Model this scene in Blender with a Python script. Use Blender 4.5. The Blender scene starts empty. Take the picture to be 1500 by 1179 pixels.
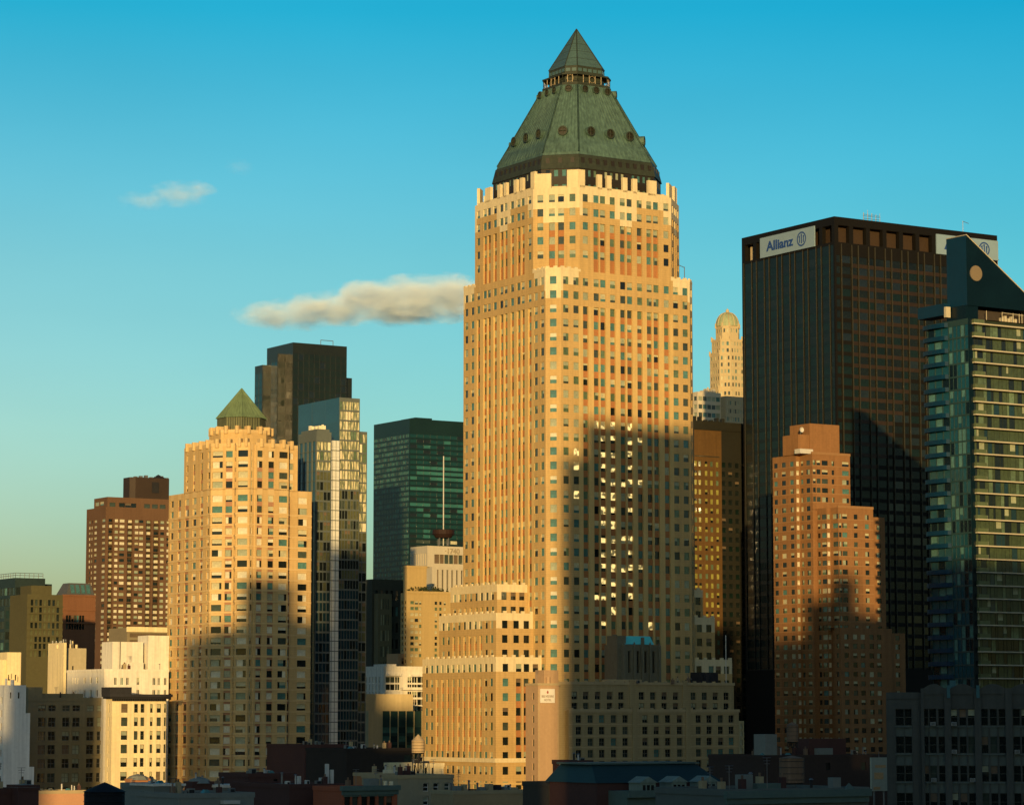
import bpy, math, random
from math import sin, cos, atan, atan2, radians, pi, hypot
from mathutils import Vector, Matrix
random.seed(7)
sc = bpy.context.scene
COL = sc.collection

# ---------------------------------------------------------------- camera
F = 4150.0
PITCH = atan(460.5 / F)
CAMZ = 43.0
cam = bpy.data.objects.new('camera', bpy.data.cameras.new('camera'))
COL.objects.link(cam)
cam.data.sensor_width = 36
cam.data.lens = F / 1500 * 36
cam.data.clip_start = 1
cam.data.clip_end = 40000
cam.location = (0, 0, CAMZ)
cam.rotation_euler = (pi / 2 + PITCH, 0, 0)
sc.camera = cam

# ---------------------------------------------------------------- light
SUN_EL = radians(4.0)
SUN_AZ = radians(1.15)         # sun stands behind the camera, turned this far to the left
sd = Vector((-sin(SUN_AZ) * cos(SUN_EL), -cos(SUN_AZ) * cos(SUN_EL), sin(SUN_EL)))
sun = bpy.data.objects.new('sun', bpy.data.lights.new('sun', 'SUN'))
COL.objects.link(sun)
sun.data.energy = 5.0
sun.data.angle = radians(0.42)
sun.data.color = (1.0, 0.66, 0.27)
sun.rotation_euler = sd.to_track_quat('Z', 'Y').to_euler()

w = bpy.data.worlds.new("World")
sc.world = w
w.use_nodes = True
nt = w.node_tree
sky = nt.nodes.new('ShaderNodeTexSky')
sky.sky_type = 'NISHITA'
sky.sun_disc = False
sky.sun_elevation = SUN_EL
sky.sun_rotation = atan2(sd.x, sd.y) % (2 * pi)
sky.altitude = 50
tc = nt.nodes.new('ShaderNodeTexCoord')
sep = nt.nodes.new('ShaderNodeSeparateXYZ')
nt.links.new(tc.outputs['Generated'], sep.inputs[0])
mr = nt.nodes.new('ShaderNodeMapRange')
mr.inputs['From Min'].default_value = 0.0
mr.inputs['From Max'].default_value = 0.5
nt.links.new(sep.outputs['Z'], mr.inputs['Value'])
ramp = nt.nodes.new('ShaderNodeValToRGB')
nt.links.new(mr.outputs[0], ramp.inputs[0])
SKYT = [(0.0, (1.0, 1.3, 1.9)), (0.07, (1.0, 1.5, 2.5)), (0.2, (0.95, 1.75, 2.45)), (0.31, (0.72, 1.7, 2.25)),
        (0.49, (0.10, 1.5, 2.15)), (1.0, (0.10, 0.62, 1.0))]
el = ramp.color_ramp.elements
el[0].position = SKYT[0][0]; el[1].position = 1.0
for p, c in SKYT[1:-1]:
    el.new(p)
for e, (p, c) in zip(el, SKYT):
    e.position = p
    e.color = (c[0] / 2.5 * 1.06, c[1] / 2.5 * 1.09, c[2] / 2.5 * 1.14, 1)
# the half of the sky that holds the low sun keeps its own warm colour
side = nt.nodes.new('ShaderNodeMapRange')
side.interpolation_type = 'SMOOTHSTEP'
side.inputs['From Min'].default_value = -0.15
side.inputs['From Max'].default_value = 0.75
nt.links.new(sep.outputs['Y'], side.inputs['Value'])
tint = nt.nodes.new('ShaderNodeMix')
tint.data_type = 'RGBA'
tint.inputs[6].default_value = (0.34, 0.52, 0.76, 1)
nt.links.new(side.outputs[0], tint.inputs[0])
# a little unevenness, and the sky deepens away to the right
xr = nt.nodes.new('ShaderNodeMapRange')
xr.inputs['From Min'].default_value = -0.2; xr.inputs['From Max'].default_value = 0.2
nt.links.new(sep.outputs['X'], xr.inputs['Value'])
xc = nt.nodes.new('ShaderNodeMix'); xc.data_type = 'RGBA'
xc.inputs[6].default_value = (1.16, 1.02, 1.0, 1); xc.inputs[7].default_value = (0.55, 0.93, 0.98, 1)
nt.links.new(xr.outputs[0], xc.inputs[0])
hz = nt.nodes.new('ShaderNodeTexNoise'); hz.inputs['Scale'].default_value = 5.0; hz.inputs['Detail'].default_value = 5
hm = nt.nodes.new('ShaderNodeMapping'); hm.inputs['Scale'].default_value = (1, 1, 3.5)
nt.links.new(tc.outputs['Generated'], hm.inputs[0]); nt.links.new(hm.outputs[0], hz.inputs['Vector'])
hr = nt.nodes.new('ShaderNodeMapRange'); hr.inputs['From Min'].default_value = 0.3; hr.inputs['From Max'].default_value = 0.7
hr.inputs['To Min'].default_value = 0.965; hr.inputs['To Max'].default_value = 1.035
nt.links.new(hz.outputs['Fac'], hr.inputs['Value'])
hs = nt.nodes.new('ShaderNodeVectorMath'); hs.operation = 'SCALE'
nt.links.new(xc.outputs[2], hs.inputs[0]); nt.links.new(hr.outputs[0], hs.inputs[3])
hx = nt.nodes.new('ShaderNodeVectorMath'); hx.operation = 'MULTIPLY'
nt.links.new(ramp.outputs[0], hx.inputs[0]); nt.links.new(hs.outputs[0], hx.inputs[1])
nt.links.new(hx.outputs[0], tint.inputs[7])
mix = nt.nodes.new('ShaderNodeMix')
mix.data_type = 'RGBA'
mix.blend_type = 'MULTIPLY'
mix.inputs[0].default_value = 1.0
nt.links.new(sky.outputs[0], mix.inputs[6])
nt.links.new(tint.outputs[2], mix.inputs[7])
sc2 = nt.nodes.new('ShaderNodeVectorMath')
sc2.operation = 'SCALE'
sc2.inputs[3].default_value = 2.5
nt.links.new(mix.outputs[2], sc2.inputs[0])
nt.links.new(sc2.outputs[0], nt.nodes['Background'].inputs[0])
nt.nodes['Background'].inputs[1].default_value = 0.1
sc.view_settings.view_transform = 'Standard'
sc.view_settings.look = 'None'
sc.view_settings.exposure = 0.0
sc.view_settings.gamma = 1.0
sc.cycles.max_bounces = 5
sc.cycles.volume_bounces = 4
sc.cycles.transparent_max_bounces = 8

# ---------------------------------------------------------------- street-grid maths
CT, ST = cos(PITCH), sin(PITCH)
GA = atan2(6650, 4175)
RV = Vector((sin(GA), cos(GA)))         # direction the right-hand faces run
LV = Vector((-cos(GA), sin(GA)))        # direction the left-hand faces run
GROT = atan2(RV.y, RV.x)

def zof(X, Y, py):
    b = (589.5 - py) / F
    return CAMZ + Y * (b * CT + ST) / (CT - b * ST)

def rayx(px, py, Y):
    a = (px - 750) / F; b = (589.5 - py) / F
    return a * Y / (CT - b * ST)

def sol(O, D, z, px):
    k = (px - 750) / F; h = (z - CAMZ) * ST
    return (k * (O[1] * CT + h) - O[0]) / (D[0] - k * D[1] * CT)

# ---------------------------------------------------------------- materials
MATS = {}
def mat(name, col, rough=0.8, var=0.12, scale=0.25, spec=0.3, metal=0.0, streak=0.0, bump=0.0, emit=None, brick=False, line=None, coat=0.0, ior=1.45):
    if name in MATS:
        return MATS[name]
    m = bpy.data.materials.new(name)
    m.use_nodes = True
    n = m.node_tree; N = n.nodes; L = n.links
    bs = N['Principled BSDF']
    bs.inputs['Roughness'].default_value = rough
    bs.inputs['Metallic'].default_value = metal
    bs.inputs['Specular IOR Level'].default_value = spec
    bs.inputs['IOR'].default_value = ior
    bs.inputs['Coat Weight'].default_value = coat
    t = N.new('ShaderNodeTexCoord')
    last = None
    def mul(fac_socket, lo, hi):
        nonlocal last
        r = N.new('ShaderNodeMapRange')
        r.inputs['From Min'].default_value = 0.25; r.inputs['From Max'].default_value = 0.75
        r.inputs['To Min'].default_value = lo; r.inputs['To Max'].default_value = hi
        L.new(fac_socket, r.inputs['Value'])
        v = N.new('ShaderNodeVectorMath'); v.operation = 'SCALE'
        if last is None:
            v.inputs[0].default_value = col
        else:
            L.new(last, v.inputs[0])
        L.new(r.outputs[0], v.inputs[3])
        last = v.outputs[0]
    if var > 0:
        a = N.new('ShaderNodeTexNoise'); a.inputs['Scale'].default_value = scale * 0.25; a.inputs['Detail'].default_value = 4
        L.new(t.outputs['Object'], a.inputs['Vector']); mul(a.outputs['Fac'], 1 - var, 1 + var)
        b = N.new('ShaderNodeTexNoise'); b.inputs['Scale'].default_value = scale * 4; b.inputs['Detail'].default_value = 3
        L.new(t.outputs['Object'], b.inputs['Vector']); mul(b.outputs['Fac'], 1 - var * 0.7, 1 + var * 0.7)
    if streak > 0:
        mp = N.new('ShaderNodeMapping'); mp.inputs['Scale'].default_value = (1.2, 1.2, 0.05)
        L.new(t.outputs['Object'], mp.inputs[0])
        c = N.new('ShaderNodeTexNoise'); c.inputs['Scale'].default_value = 1.0; c.inputs['Detail'].default_value = 4
        L.new(mp.outputs[0], c.inputs['Vector']); mul(c.outputs['Fac'], 1 - streak, 1 + streak * 0.6)
    if line:                       # course / joint lines every `line` metres of height
        mp = N.new('ShaderNodeSeparateXYZ'); L.new(t.outputs['Object'], mp.inputs[0])
        q = N.new('ShaderNodeMath'); q.operation = 'MODULO'; L.new(mp.outputs['Z'], q.inputs[0]); q.inputs[1].default_value = line
        g = N.new('ShaderNodeMath'); g.operation = 'GREATER_THAN'; L.new(q.outputs[0], g.inputs[0]); g.inputs[1].default_value = line * 0.12
        mul(g.outputs[0], 0.86, 1.0)
    if last is None:
        bs.inputs['Base Color'].default_value = (*col, 1)
    else:
        L.new(last, bs.inputs['Base Color'])
    if bump > 0:
        d = N.new('ShaderNodeTexNoise'); d.inputs['Scale'].default_value = 0.35; d.inputs['Detail'].default_value = 2
        L.new(t.outputs['Object'], d.inputs['Vector'])
        bp = N.new('ShaderNodeBump'); bp.inputs['Strength'].default_value = bump; bp.inputs['Distance'].default_value = 0.3
        L.new(d.outputs['Fac'], bp.inputs['Height']); L.new(bp.outputs[0], bs.inputs['Normal'])
    if emit:
        bs.inputs['Emission Color'].default_value = (*emit[:3], 1); bs.inputs['Emission Strength'].default_value = emit[3]
    MATS[name] = m
    return m

def glass(name, col, rough=0.06, spec=0.5, var=0.35, ior=1.5, bump=0.04):
    return mat(name, col, rough, var, 0.4, spec, ior=ior, bump=bump)

G_DARK = glass('window_glass_dark', (0.010, 0.014, 0.012))
G_MID = glass('window_glass_grey', (0.045, 0.06, 0.045))
G_TEAL = glass('window_glass_teal', (0.07, 0.17, 0.15))
G_GREEN = glass('window_glass_green', (0.10, 0.15, 0.085))
BL_CREAM = mat('window_blind_cream', (0.46, 0.43, 0.26), 0.5, 0.25, 0.5, coat=0.3)
BL_PALE = mat('window_blind_pale', (0.62, 0.58, 0.42), 0.5, 0.2, 0.5, coat=0.3)
BL_SHEER = mat('window_blind_sheer', (0.30, 0.33, 0.22), 0.4, 0.25, 0.5, coat=0.4)
BL_BROWN = mat('window_blind_brown', (0.14, 0.10, 0.06), 0.5, 0.25, 0.5, coat=0.3)
GLINT_GLOW = mat('window_glint_glow', (0.3, 0.24, 0.12), 0.5, 0, emit=(1.0, 0.74, 0.26, 1.0))
_n = GLINT_GLOW.node_tree                 # the glow imitates thrown-back sun, broken up by noise
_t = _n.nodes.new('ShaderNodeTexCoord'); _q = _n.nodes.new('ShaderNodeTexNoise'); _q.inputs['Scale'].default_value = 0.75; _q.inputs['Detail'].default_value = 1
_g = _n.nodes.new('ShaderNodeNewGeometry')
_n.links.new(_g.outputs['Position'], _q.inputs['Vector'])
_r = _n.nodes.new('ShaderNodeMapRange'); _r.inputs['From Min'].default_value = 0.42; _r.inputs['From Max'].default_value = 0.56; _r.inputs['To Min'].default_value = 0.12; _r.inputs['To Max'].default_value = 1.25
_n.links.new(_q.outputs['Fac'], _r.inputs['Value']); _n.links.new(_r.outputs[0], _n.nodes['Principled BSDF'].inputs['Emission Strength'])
ROOFG = mat('roof_gravel', (0.10, 0.09, 0.08), 0.9, 0.25, 0.4)
ROOFD = mat('roof_dark', (0.03, 0.03, 0.032), 0.9, 0.25, 0.4)
METAL = mat('steel_grey', (0.20, 0.20, 0.19), 0.5, 0.1, 1, metal=0.6)
PIPE = mat('painted_white_metal', (0.55, 0.53, 0.47), 0.6, 0.1, 1)
DARKM = mat('blackened_steel', (0.02, 0.02, 0.02), 0.6, 0.1, 1)

# palettes: (weight, lower glass, upper blind, share of the pane the blind covers)
P_OFFICE = [(2, G_DARK, None, 0), (6, G_MID, None, 0), (6, G_TEAL, None, 0), (6, G_GREEN, None, 0), (3, G_GREEN, BL_SHEER, 0.5), (4, G_MID, BL_SHEER, 0.7),
            (2, G_MID, BL_CREAM, 0.45), (3, G_TEAL, BL_CREAM, 0.65), (5, G_DARK, BL_SHEER, 1.0), (1, G_DARK, BL_CREAM, 0.25), (2, G_MID, BL_SHEER, 0.4, G_GREEN, 0.45)]
P_HOME = [(5, G_TEAL, None, 0), (4, G_TEAL, BL_SHEER, 0.5, G_DARK, 0.3), (4, BL_SHEER, None, 0, G_DARK, 0.2), (4, G_DARK, BL_PALE, 1.0, G_DARK, 0.35), (4, G_DARK, None, 0, BL_PALE, 0.4), (3, BL_CREAM, None, 0, G_DARK, 0.25), (3, G_MID, BL_CREAM, 0.5, BL_CREAM, 0.3), (5, G_DARK, None, 0), (3, G_MID, None, 0), (3, G_DARK, BL_PALE, 0.5), (5, G_DARK, BL_PALE, 1.0), (5, G_DARK, BL_CREAM, 1.0), (3, G_DARK, BL_CREAM, 0.7), (3, G_TEAL, BL_SHEER, 1.0)]
P_DARK = [(8, G_DARK, None, 0), (4, G_MID, None, 0), (2, G_DARK, BL_BROWN, 0.5), (1, G_DARK, BL_SHEER, 0.6), (1, G_TEAL, None, 0)]
P_BRIGHT = [(2, G_DARK, BL_PALE, 1.0), (2, G_DARK, BL_CREAM, 1.0), (2, G_MID, BL_SHEER, 1.0), (2, G_DARK, BL_PALE, 0.6), (2, G_MID, None, 0)]

SPLIT = {'rooftop_plant', 'flue', 'bulkhead', 'vent_pipe', 'post', 'buttress', 'skylight', 'printed_patch', 'support', 'sill', 'davit', 'downpipe_head'}
# ---------------------------------------------------------------- mesh builder
class MB:
    def __init__(s):
        s.v = []; s.f = []; s.m = []; s.mats = []; s.cuts = []
    def mi(s, m):
        for i, x in enumerate(s.mats):
            if x is m: return i
        s.mats.append(m); return len(s.mats) - 1
    def face(s, pts, m):
        b = len(s.v); s.v.extend([tuple(p) for p in pts]); s.f.append(tuple(range(b, b + len(pts)))); s.m.append(s.mi(m))
    def box(s, x0, x1, y0, y1, z0, z1, m, top=None):
        if x0 > x1: x0, x1 = x1, x0
        if y0 > y1: y0, y1 = y1, y0
        s.prism([(x0, y0), (x1, y0), (x1, y1), (x0, y1)], z0, z1, m, top)
    def prism(s, poly, z0, z1, m, top=None, bottom=True):
        s.cuts.append(len(s.f))
        n = len(poly)
        for i in range(n):
            a, b = poly[i], poly[(i + 1) % n]
            s.face([(a[0], a[1], z0), (b[0], b[1], z0), (b[0], b[1], z1), (a[0], a[1], z1)], m)
        s.face([(p[0], p[1], z1) for p in poly], top or m)
        if bottom: s.face([(p[0], p[1], z0) for p in reversed(poly)], m)
    def loft(s, p0, z0, p1, z1, m):
        n = len(p0)
        for i in range(n):
            j = (i + 1) % n
            s.face([(*p0[i], z0), (*p0[j], z0), (*p1[j], z1), (*p1[i], z1)], m)
    def cone(s, poly, z0, apex, m):
        n = len(poly)
        for i in range(n):
            s.face([(*poly[i], z0), (*poly[(i + 1) % n], z0), apex], m)
    def bar(s, a, b, r, m, n=6):
        s.cuts.append(len(s.f))
        a = Vector(a); b = Vector(b); d = (b - a)
        q = d.to_track_quat('Z', 'Y')
        ring = [q @ Vector((r * cos(2 * pi * i / n), r * sin(2 * pi * i / n), 0)) for i in range(n)]
        for i in range(n):
            j = (i + 1) % n
            s.face([a + ring[i], a + ring[j], b + ring[j], b + ring[i]], m)
        s.face([b + p for p in ring], m); s.face([a + p for p in reversed(ring)], m)
    def cyl(s, x, y, r, z0, z1, m, n=16, r1=None, top=None):
        s.cuts.append(len(s.f))
        r1 = r if r1 is None else r1
        p0 = [(x + r * cos(2 * pi * i / n), y + r * sin(2 * pi * i / n)) for i in range(n)]
        p1 = [(x + r1 * cos(2 * pi * i / n), y + r1 * sin(2 * pi * i / n)) for i in range(n)]
        s.loft(p0, z0, p1, z1, m); s.face([(*p, z1) for p in p1], top or m)
    def build(s, name, parent=None, loc=None, smooth=False, split=False):
        if (split or name in SPLIT) and len(s.cuts) > 1:
            cuts = s.cuts + [len(s.f)]
            out = None
            for a, b in zip(cuts, cuts[1:]):
                q = MB()
                for k in range(a, b): q.face([s.v[i] for i in s.f[k]], s.mats[s.m[k]])
                if q.f: out = q.build(name, parent)
            return out
        me = bpy.data.meshes.new(name)
        me.from_pydata(s.v, [], s.f)
        for m in s.mats: me.materials.append(m)
        me.polygons.foreach_set('material_index', s.m)
        if smooth: me.polygons.foreach_set('use_smooth', [True] * len(s.f))
        me.update()
        o = bpy.data.objects.new(name, me); COL.objects.link(o)
        if parent: o.parent = parent
        if loc: o.location = loc
        return o

def tag(o, label=None, cat=None, group=None, kind=None):
    if label: o['label'] = label
    if cat: o['category'] = cat
    if group: o['group'] = group
    if kind: o['kind'] = kind
    return o

def unit(p0, p1):
    d = (p1[0] - p0[0], p1[1] - p0[1]); l = hypot(*d); return (d[0] / l, d[1] / l), l

def spans(L, cols):
    """cols (centre, width) -> breakpoints and flags"""
    us = [0.0]; fl = []
    for c, wd in cols:
        a, b = c - wd / 2, c + wd / 2
        if a <= us[-1] + 0.02: a = us[-1] + 0.02
        if b >= L - 0.02: b = L - 0.02
        if b <= a: continue
        us += [a, b]; fl += [None, len(fl) // 2]
    us.append(L); fl.append(None)
    return us, fl

class Building:
    def __init__(s, name, label, cat, px, py, Y, group=None, rot=GROT):
        s.X = rayx(px, py, Y); s.Y = Y
        s.rot = rot
        s.root = bpy.data.objects.new(name, None); COL.objects.link(s.root)
        s.root.location = (s.X, Y, 0); s.root.rotation_euler = (0, 0, rot)
        s.ux = Vector((cos(rot), sin(rot))); s.uy = Vector((-sin(rot), cos(rot)))
        tag(s.root, label, cat, group)
        s.wins = []
        s.pal = P_OFFICE
        s.rnd = random.Random(hash_str(label))
        s.frame = None
        s.wm = MB(); s.rm = MB()
    def w(s, x, y):
        return (s.X + s.ux.x * x + s.uy.x * y, s.Y + s.ux.y * x + s.uy.y * y)
    def z(s, py, x=0, y=0):
        X, Y = s.w(x, y); return zof(X, Y, py)
    def x(s, px, py, y=0):
        O = s.w(0, y); return sol(O, s.ux, s.z(py, 0, y), px)
    def y(s, px, py, x=0):
        O = s.w(x, 0); return sol(O, s.uy, s.z(py, x, 0), px)
    def facade(s, mb, p0, p1, z0, z1, cols, rows, cb, pal=None, pick=None, winz=None):
        """relief wall from p0 to p1 (left to right as seen from outside); cb(i,k,u,z)->(depth, material)"""
        (dx, dy), L = unit(p0, p1)
        nx, ny = dy, -dx
        us, uf = spans(L, cols)
        rr = sorted(rows); zr = [(zc - z0, h) for zc, h in rr]
        zs, zf = spans(z1 - z0, zr)
        nk = len(zr)
        def P(u, z, d):
            return (p0[0] + dx * u - nx * d, p0[1] + dy * u - ny * d, z0 + z)
        nu, nz = len(us) - 1, len(zs) - 1
        dep = [[0.0] * nz for _ in range(nu)]; mt = [[None] * nz for _ in range(nu)]
        for i in range(nu):
            for k in range(nz):
                uc = (us[i] + us[i + 1]) / 2; zc = z0 + (zs[k] + zs[k + 1]) / 2
                kk = None if zf[k] is None else nk - 1 - zf[k]
                d, m = cb(uf[i], kk, uc, zc)
                dep[i][k] = d; mt[i][k] = m
                if uf[i] is not None and kk is not None and not isinstance(m, bpy.types.Material):
                    v = (pick(uf[i], kk, uc, zc) if pick else None) or s.choose(pal or s.pal)
                    c = P(uc, (zs[k] + zs[k + 1]) / 2, d)
                    s.wins.append((c, us[i + 1] - us[i], zs[k + 1] - zs[k], atan2(dy, dx), v))
                else:
                    mb.face([P(us[i], zs[k], d), P(us[i + 1], zs[k], d), P(us[i + 1], zs[k + 1], d), P(us[i], zs[k + 1], d)], m)
        for i in range(nu):
            for k in range(nz):
                d = dep[i][k]
                # right neighbour
                e = dep[i + 1][k] if i + 1 < nu else 0.0
                if abs(e - d) > 1e-4:
                    m = mt[i][k] if d < e else (mt[i + 1][k] if i + 1 < nu else mt[i][k])
                    if not isinstance(m, bpy.types.Material): m = m or mt[0][0]
                    if not isinstance(m, bpy.types.Material): m = ROOFG
                    mb.face([P(us[i + 1], zs[k], d), P(us[i + 1], zs[k], e), P(us[i + 1], zs[k + 1], e), P(us[i + 1], zs[k + 1], d)], m)
                if i == 0 and d > 1e-4:
                    m = mt[0][k] if isinstance(mt[0][k], bpy.types.Material) else ROOFG
                    mb.face([P(us[0], zs[k], 0), P(us[0], zs[k], d), P(us[0], zs[k + 1], d), P(us[0], zs[k + 1], 0)], m)
                e = dep[i][k + 1] if k + 1 < nz else 0.0
                if abs(e - d) > 1e-4:
                    m = mt[i][k] if d < e else (mt[i][k + 1] if k + 1 < nz else mt[i][k])
                    if not isinstance(m, bpy.types.Material):
                        m = next((q for q in (mt[0][k],) if isinstance(q, bpy.types.Material)), ROOFG)
                    mb.face([P(us[i], zs[k + 1], d), P(us[i + 1], zs[k + 1], d), P(us[i + 1], zs[k + 1], e), P(us[i], zs[k + 1], e)], m)
    def choose(s, pal):
        t = s.rnd.uniform(0, sum(p[0] for p in pal)); 
        for p in pal:
            t -= p[0]
            if t <= 0: return p[1:]
        return pal[-1][1:]
    def finish(s, limit=100, name='window'):
        if s.wm.f: s.wm.build('wall', s.root)
        if s.rm.f: s.rm.build('roof', s.root)
        ws = s.wins
        order = sorted(range(len(ws)), key=lambda i: -(ws[i][1] * ws[i][2]) / max(1.0, (s.w(ws[i][0][0], ws[i][0][1])[1])))
        for n, i in enumerate(order[:limit]):
            c, wd, h, ang, v = ws[i]
            key = (round(wd, 2), round(h, 2), tuple(id(q) if q else 0 for q in v[:2]), round(v[2], 2), id(s.frame), id(v[3]) if len(v) > 3 else 0)
            if key not in PANES:
                mb = MB(); pane(mb, (0, 0, 0), wd + 0.01, h + 0.01, (1, 0), v, s.frame)
                me_o = mb.build(name); PANES[key] = me_o.data
                bpy.data.objects.remove(me_o)
            o = bpy.data.objects.new(name, PANES[key]); COL.objects.link(o); o.parent = s.root
            o.location = c; o.rotation_euler = (s.rnd.gauss(0, 0.006), 0, ang + s.rnd.gauss(0, 0.006))
        if len(order) > limit:
            mb = MB()
            for i in order[limit:]:
                c, wd, h, ang, v = ws[i]
                a = ang + s.rnd.gauss(0, 0.005)
                pane(mb, c, wd + 0.01, h + 0.01, (cos(a), sin(a)), v, s.frame)
            o = mb.build(name, s.root); o['kind'] = 'stuff'
            o['label'] = 'the many remaining windows of this facade'
        s.wins = []

PANES = {}
def hash_str(t):
    h = 0
    for ch in t: h = (h * 131 + ord(ch)) % 1000003
    return h

def pane(mb, c, wd, h, d, v, frame=None):
    lo, up, fr = v[:3]
    nx, ny = d[1], -d[0]
    def P(u, z, e=0.0): return (c[0] + d[0] * u + nx * e, c[1] + d[1] * u + ny * e, c[2] + z)
    a, b = -wd / 2, wd / 2; z0, z1 = -h / 2, h / 2
    zm = z1 - h * fr if up else z1
    if zm > z0 + 0.02: mb.face([P(a, z0), P(b, z0), P(b, zm), P(a, zm)], lo)
    if up: mb.face([P(a, zm), P(b, zm), P(b, z1), P(a, z1)], up)
    if len(v) > 3:
        q = wd * v[4]; s0 = a if (int(c[0] * 7 + c[2] * 3) % 2) else b - q
        mb.face([P(s0, z0, 0.03), P(s0 + q, z0, 0.03), P(s0 + q, z1, 0.03), P(s0, z1, 0.03)], v[3])
    if frame:
        fm, t, nv, nh = frame      # material, bar width, vertical and horizontal bars
        def bar(u0, u1, q0, q1):
            e = 0.06
            mb.face([P(u0, q0, e), P(u1, q0, e), P(u1, q1, e), P(u0, q1, e)], fm)
            mb.face([P(u0, q0, 0), P(u0, q0, e), P(u0, q1, e), P(u0, q1, 0)], fm)
            mb.face([P(u1, q0, e), P(u1, q0, 0), P(u1, q1, 0), P(u1, q1, e)], fm)
        bar(a, a + t, z0, z1); bar(b - t, b, z0, z1); bar(a + t, b - t, z0, z0 + t); bar(a + t, b - t, z1 - t, z1)
        for i in range(nv):
            u = a + (b - a) * (i + 1) / (nv + 1); bar(u - t / 2, u + t / 2, z0 + t, z1 - t)
        for i in range(nh):
            q = z0 + (z1 - z0) * (i + 1) / (nh + 1); bar(a + t, b - t, q - t / 2, q + t / 2)

def even(L, n, frac=0.5, m0=None, m1=None):
    m0 = 0 if m0 is None else m0; m1 = m0 if m1 is None else m1
    p = (L - m0 - m1) / n
    return [(m0 + p * (i + 0.5), p * frac) for i in range(n)]

def rows_from(ztop, off, pitch, h, zmin, n=None):
    r = []; z = ztop - off
    while z - h / 2 > zmin + 0.3 and (n is None or len(r) < n):
        r.append((z, h)); z -= pitch
    return r

def simple_cb(wall, wd=0.3, span=None, sd_=0.15, stripes=None):
    def cb(i, k, u, z):
        if i is not None and k is not None: return wd, None
        if i is not None and span is not None and (stripes is None or i in stripes): return sd_, span
        return 0.0, wall
    return cb

def boxb(b, mb, x0, x1, y0, y1, z0, z1, wall, roof=ROOFG, R=None, L=None, parapet=None):
    """box block with optional relief facades. R / L = dict(cols, rows, cb, pal, pick)"""
    if R: b.facade(mb, (x0, y0), (x1, y0), z0, z1, R['cols'], R['rows'], R.get('cb') or simple_cb(wall), R.get('pal'), R.get('pick'))
    else: mb.face([(x0, y0, z0), (x1, y0, z0), (x1, y0, z1), (x0, y0, z1)], wall)
    if L: b.facade(mb, (x0, y1), (x0, y0), z0, z1, L['cols'], L['rows'], L.get('cb') or simple_cb(wall), L.get('pal'), L.get('pick'))
    else: mb.face([(x0, y1, z0), (x0, y0, z0), (x0, y0, z1), (x0, y1, z1)], wall)
    mb.face([(x1, y0, z0), (x1, y1, z0), (x1, y1, z1), (x1, y0, z1)], wall)
    mb.face([(x1, y1, z0), (x0, y1, z0), (x0, y1, z1), (x1, y1, z1)], wall)
    b.rm.face([(x0, y0, z1), (x1, y0, z1), (x1, y1, z1), (x0, y1, z1)], roof)
    if parapet:
        ph, pm, pt = parapet
        e = 0.12
        mb.box(x0 - e, x1 + e, y0 - e, y0 + pt, z1 - 0.4, z1 + ph, pm)
        mb.box(x0 - e, x0 + pt, y0 + pt, y1 + e, z1 - 0.4, z1 + ph, pm)
        mb.box(x1 - pt, x1 + e, y0 + pt, y1 + e, z1 - 0.4, z1 + ph, pm)
        mb.box(x0 + pt, x1 - pt, y1 - pt, y1 + e, z1 - 0.4, z1 + ph, pm)
# ================================================================ the copper-roofed skyscraper in the middle
STONE = mat('cream_cast_stone', (0.70, 0.585, 0.35), 0.85, 0.08, 0.3, streak=0.13)
TANB = mat('tan_brick', (0.51, 0.345, 0.140), 0.85, 0.09, 0.3, streak=0.13, line=0.65)
TANP = mat('tan_brick_piers', (0.575, 0.405, 0.162), 0.85, 0.08, 0.3, streak=0.13)
ORANGE = mat('orange_brick_spandrel', (0.38, 0.165, 0.06), 0.85, 0.12, 0.4, line=0.65)
COPPER = mat('green_copper', (0.075, 0.135, 0.105), 0.55, 0.2, 0.2, spec=0.4, streak=0.38)
COPPER_D = mat('dark_weathered_copper', (0.032, 0.040, 0.026), 0.6, 0.2, 0.3, streak=0.2)
CROWN_DARK = mat('dark_bronze_crown', (0.022, 0.018, 0.012), 0.5, 0.2, 0.3, spec=0.4)
CROWN_GLASS = mat('crown_glass_panels', (0.06, 0.11, 0.10), 0.35, 0.18, 0.5, spec=0.5, line=1.6)

def octagon(W, c, e=0.0):
    """octagonal ring of a W x W square with corners cut by c, grown outward by e"""
    a0, a1 = -e, W + e
    q = c + e * 0.586
    return [(a0, a1 - q), (a0, a0 + q), (a0 + q, a0), (a1 - q, a0), (a1, a0 + q), (a1, a1 - q), (a1 - q, a1), (a0 + q, a1)]

def octs(cx, cy, half, cut):
    return [(cx - half, cy + half - cut), (cx - half, cy - half + cut), (cx - half + cut, cy - half), (cx + half - cut, cy - half),
            (cx + half, cy - half + cut), (cx + half, cy + half - cut), (cx + half - cut, cy + half), (cx - half + cut, cy + half)]

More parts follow.
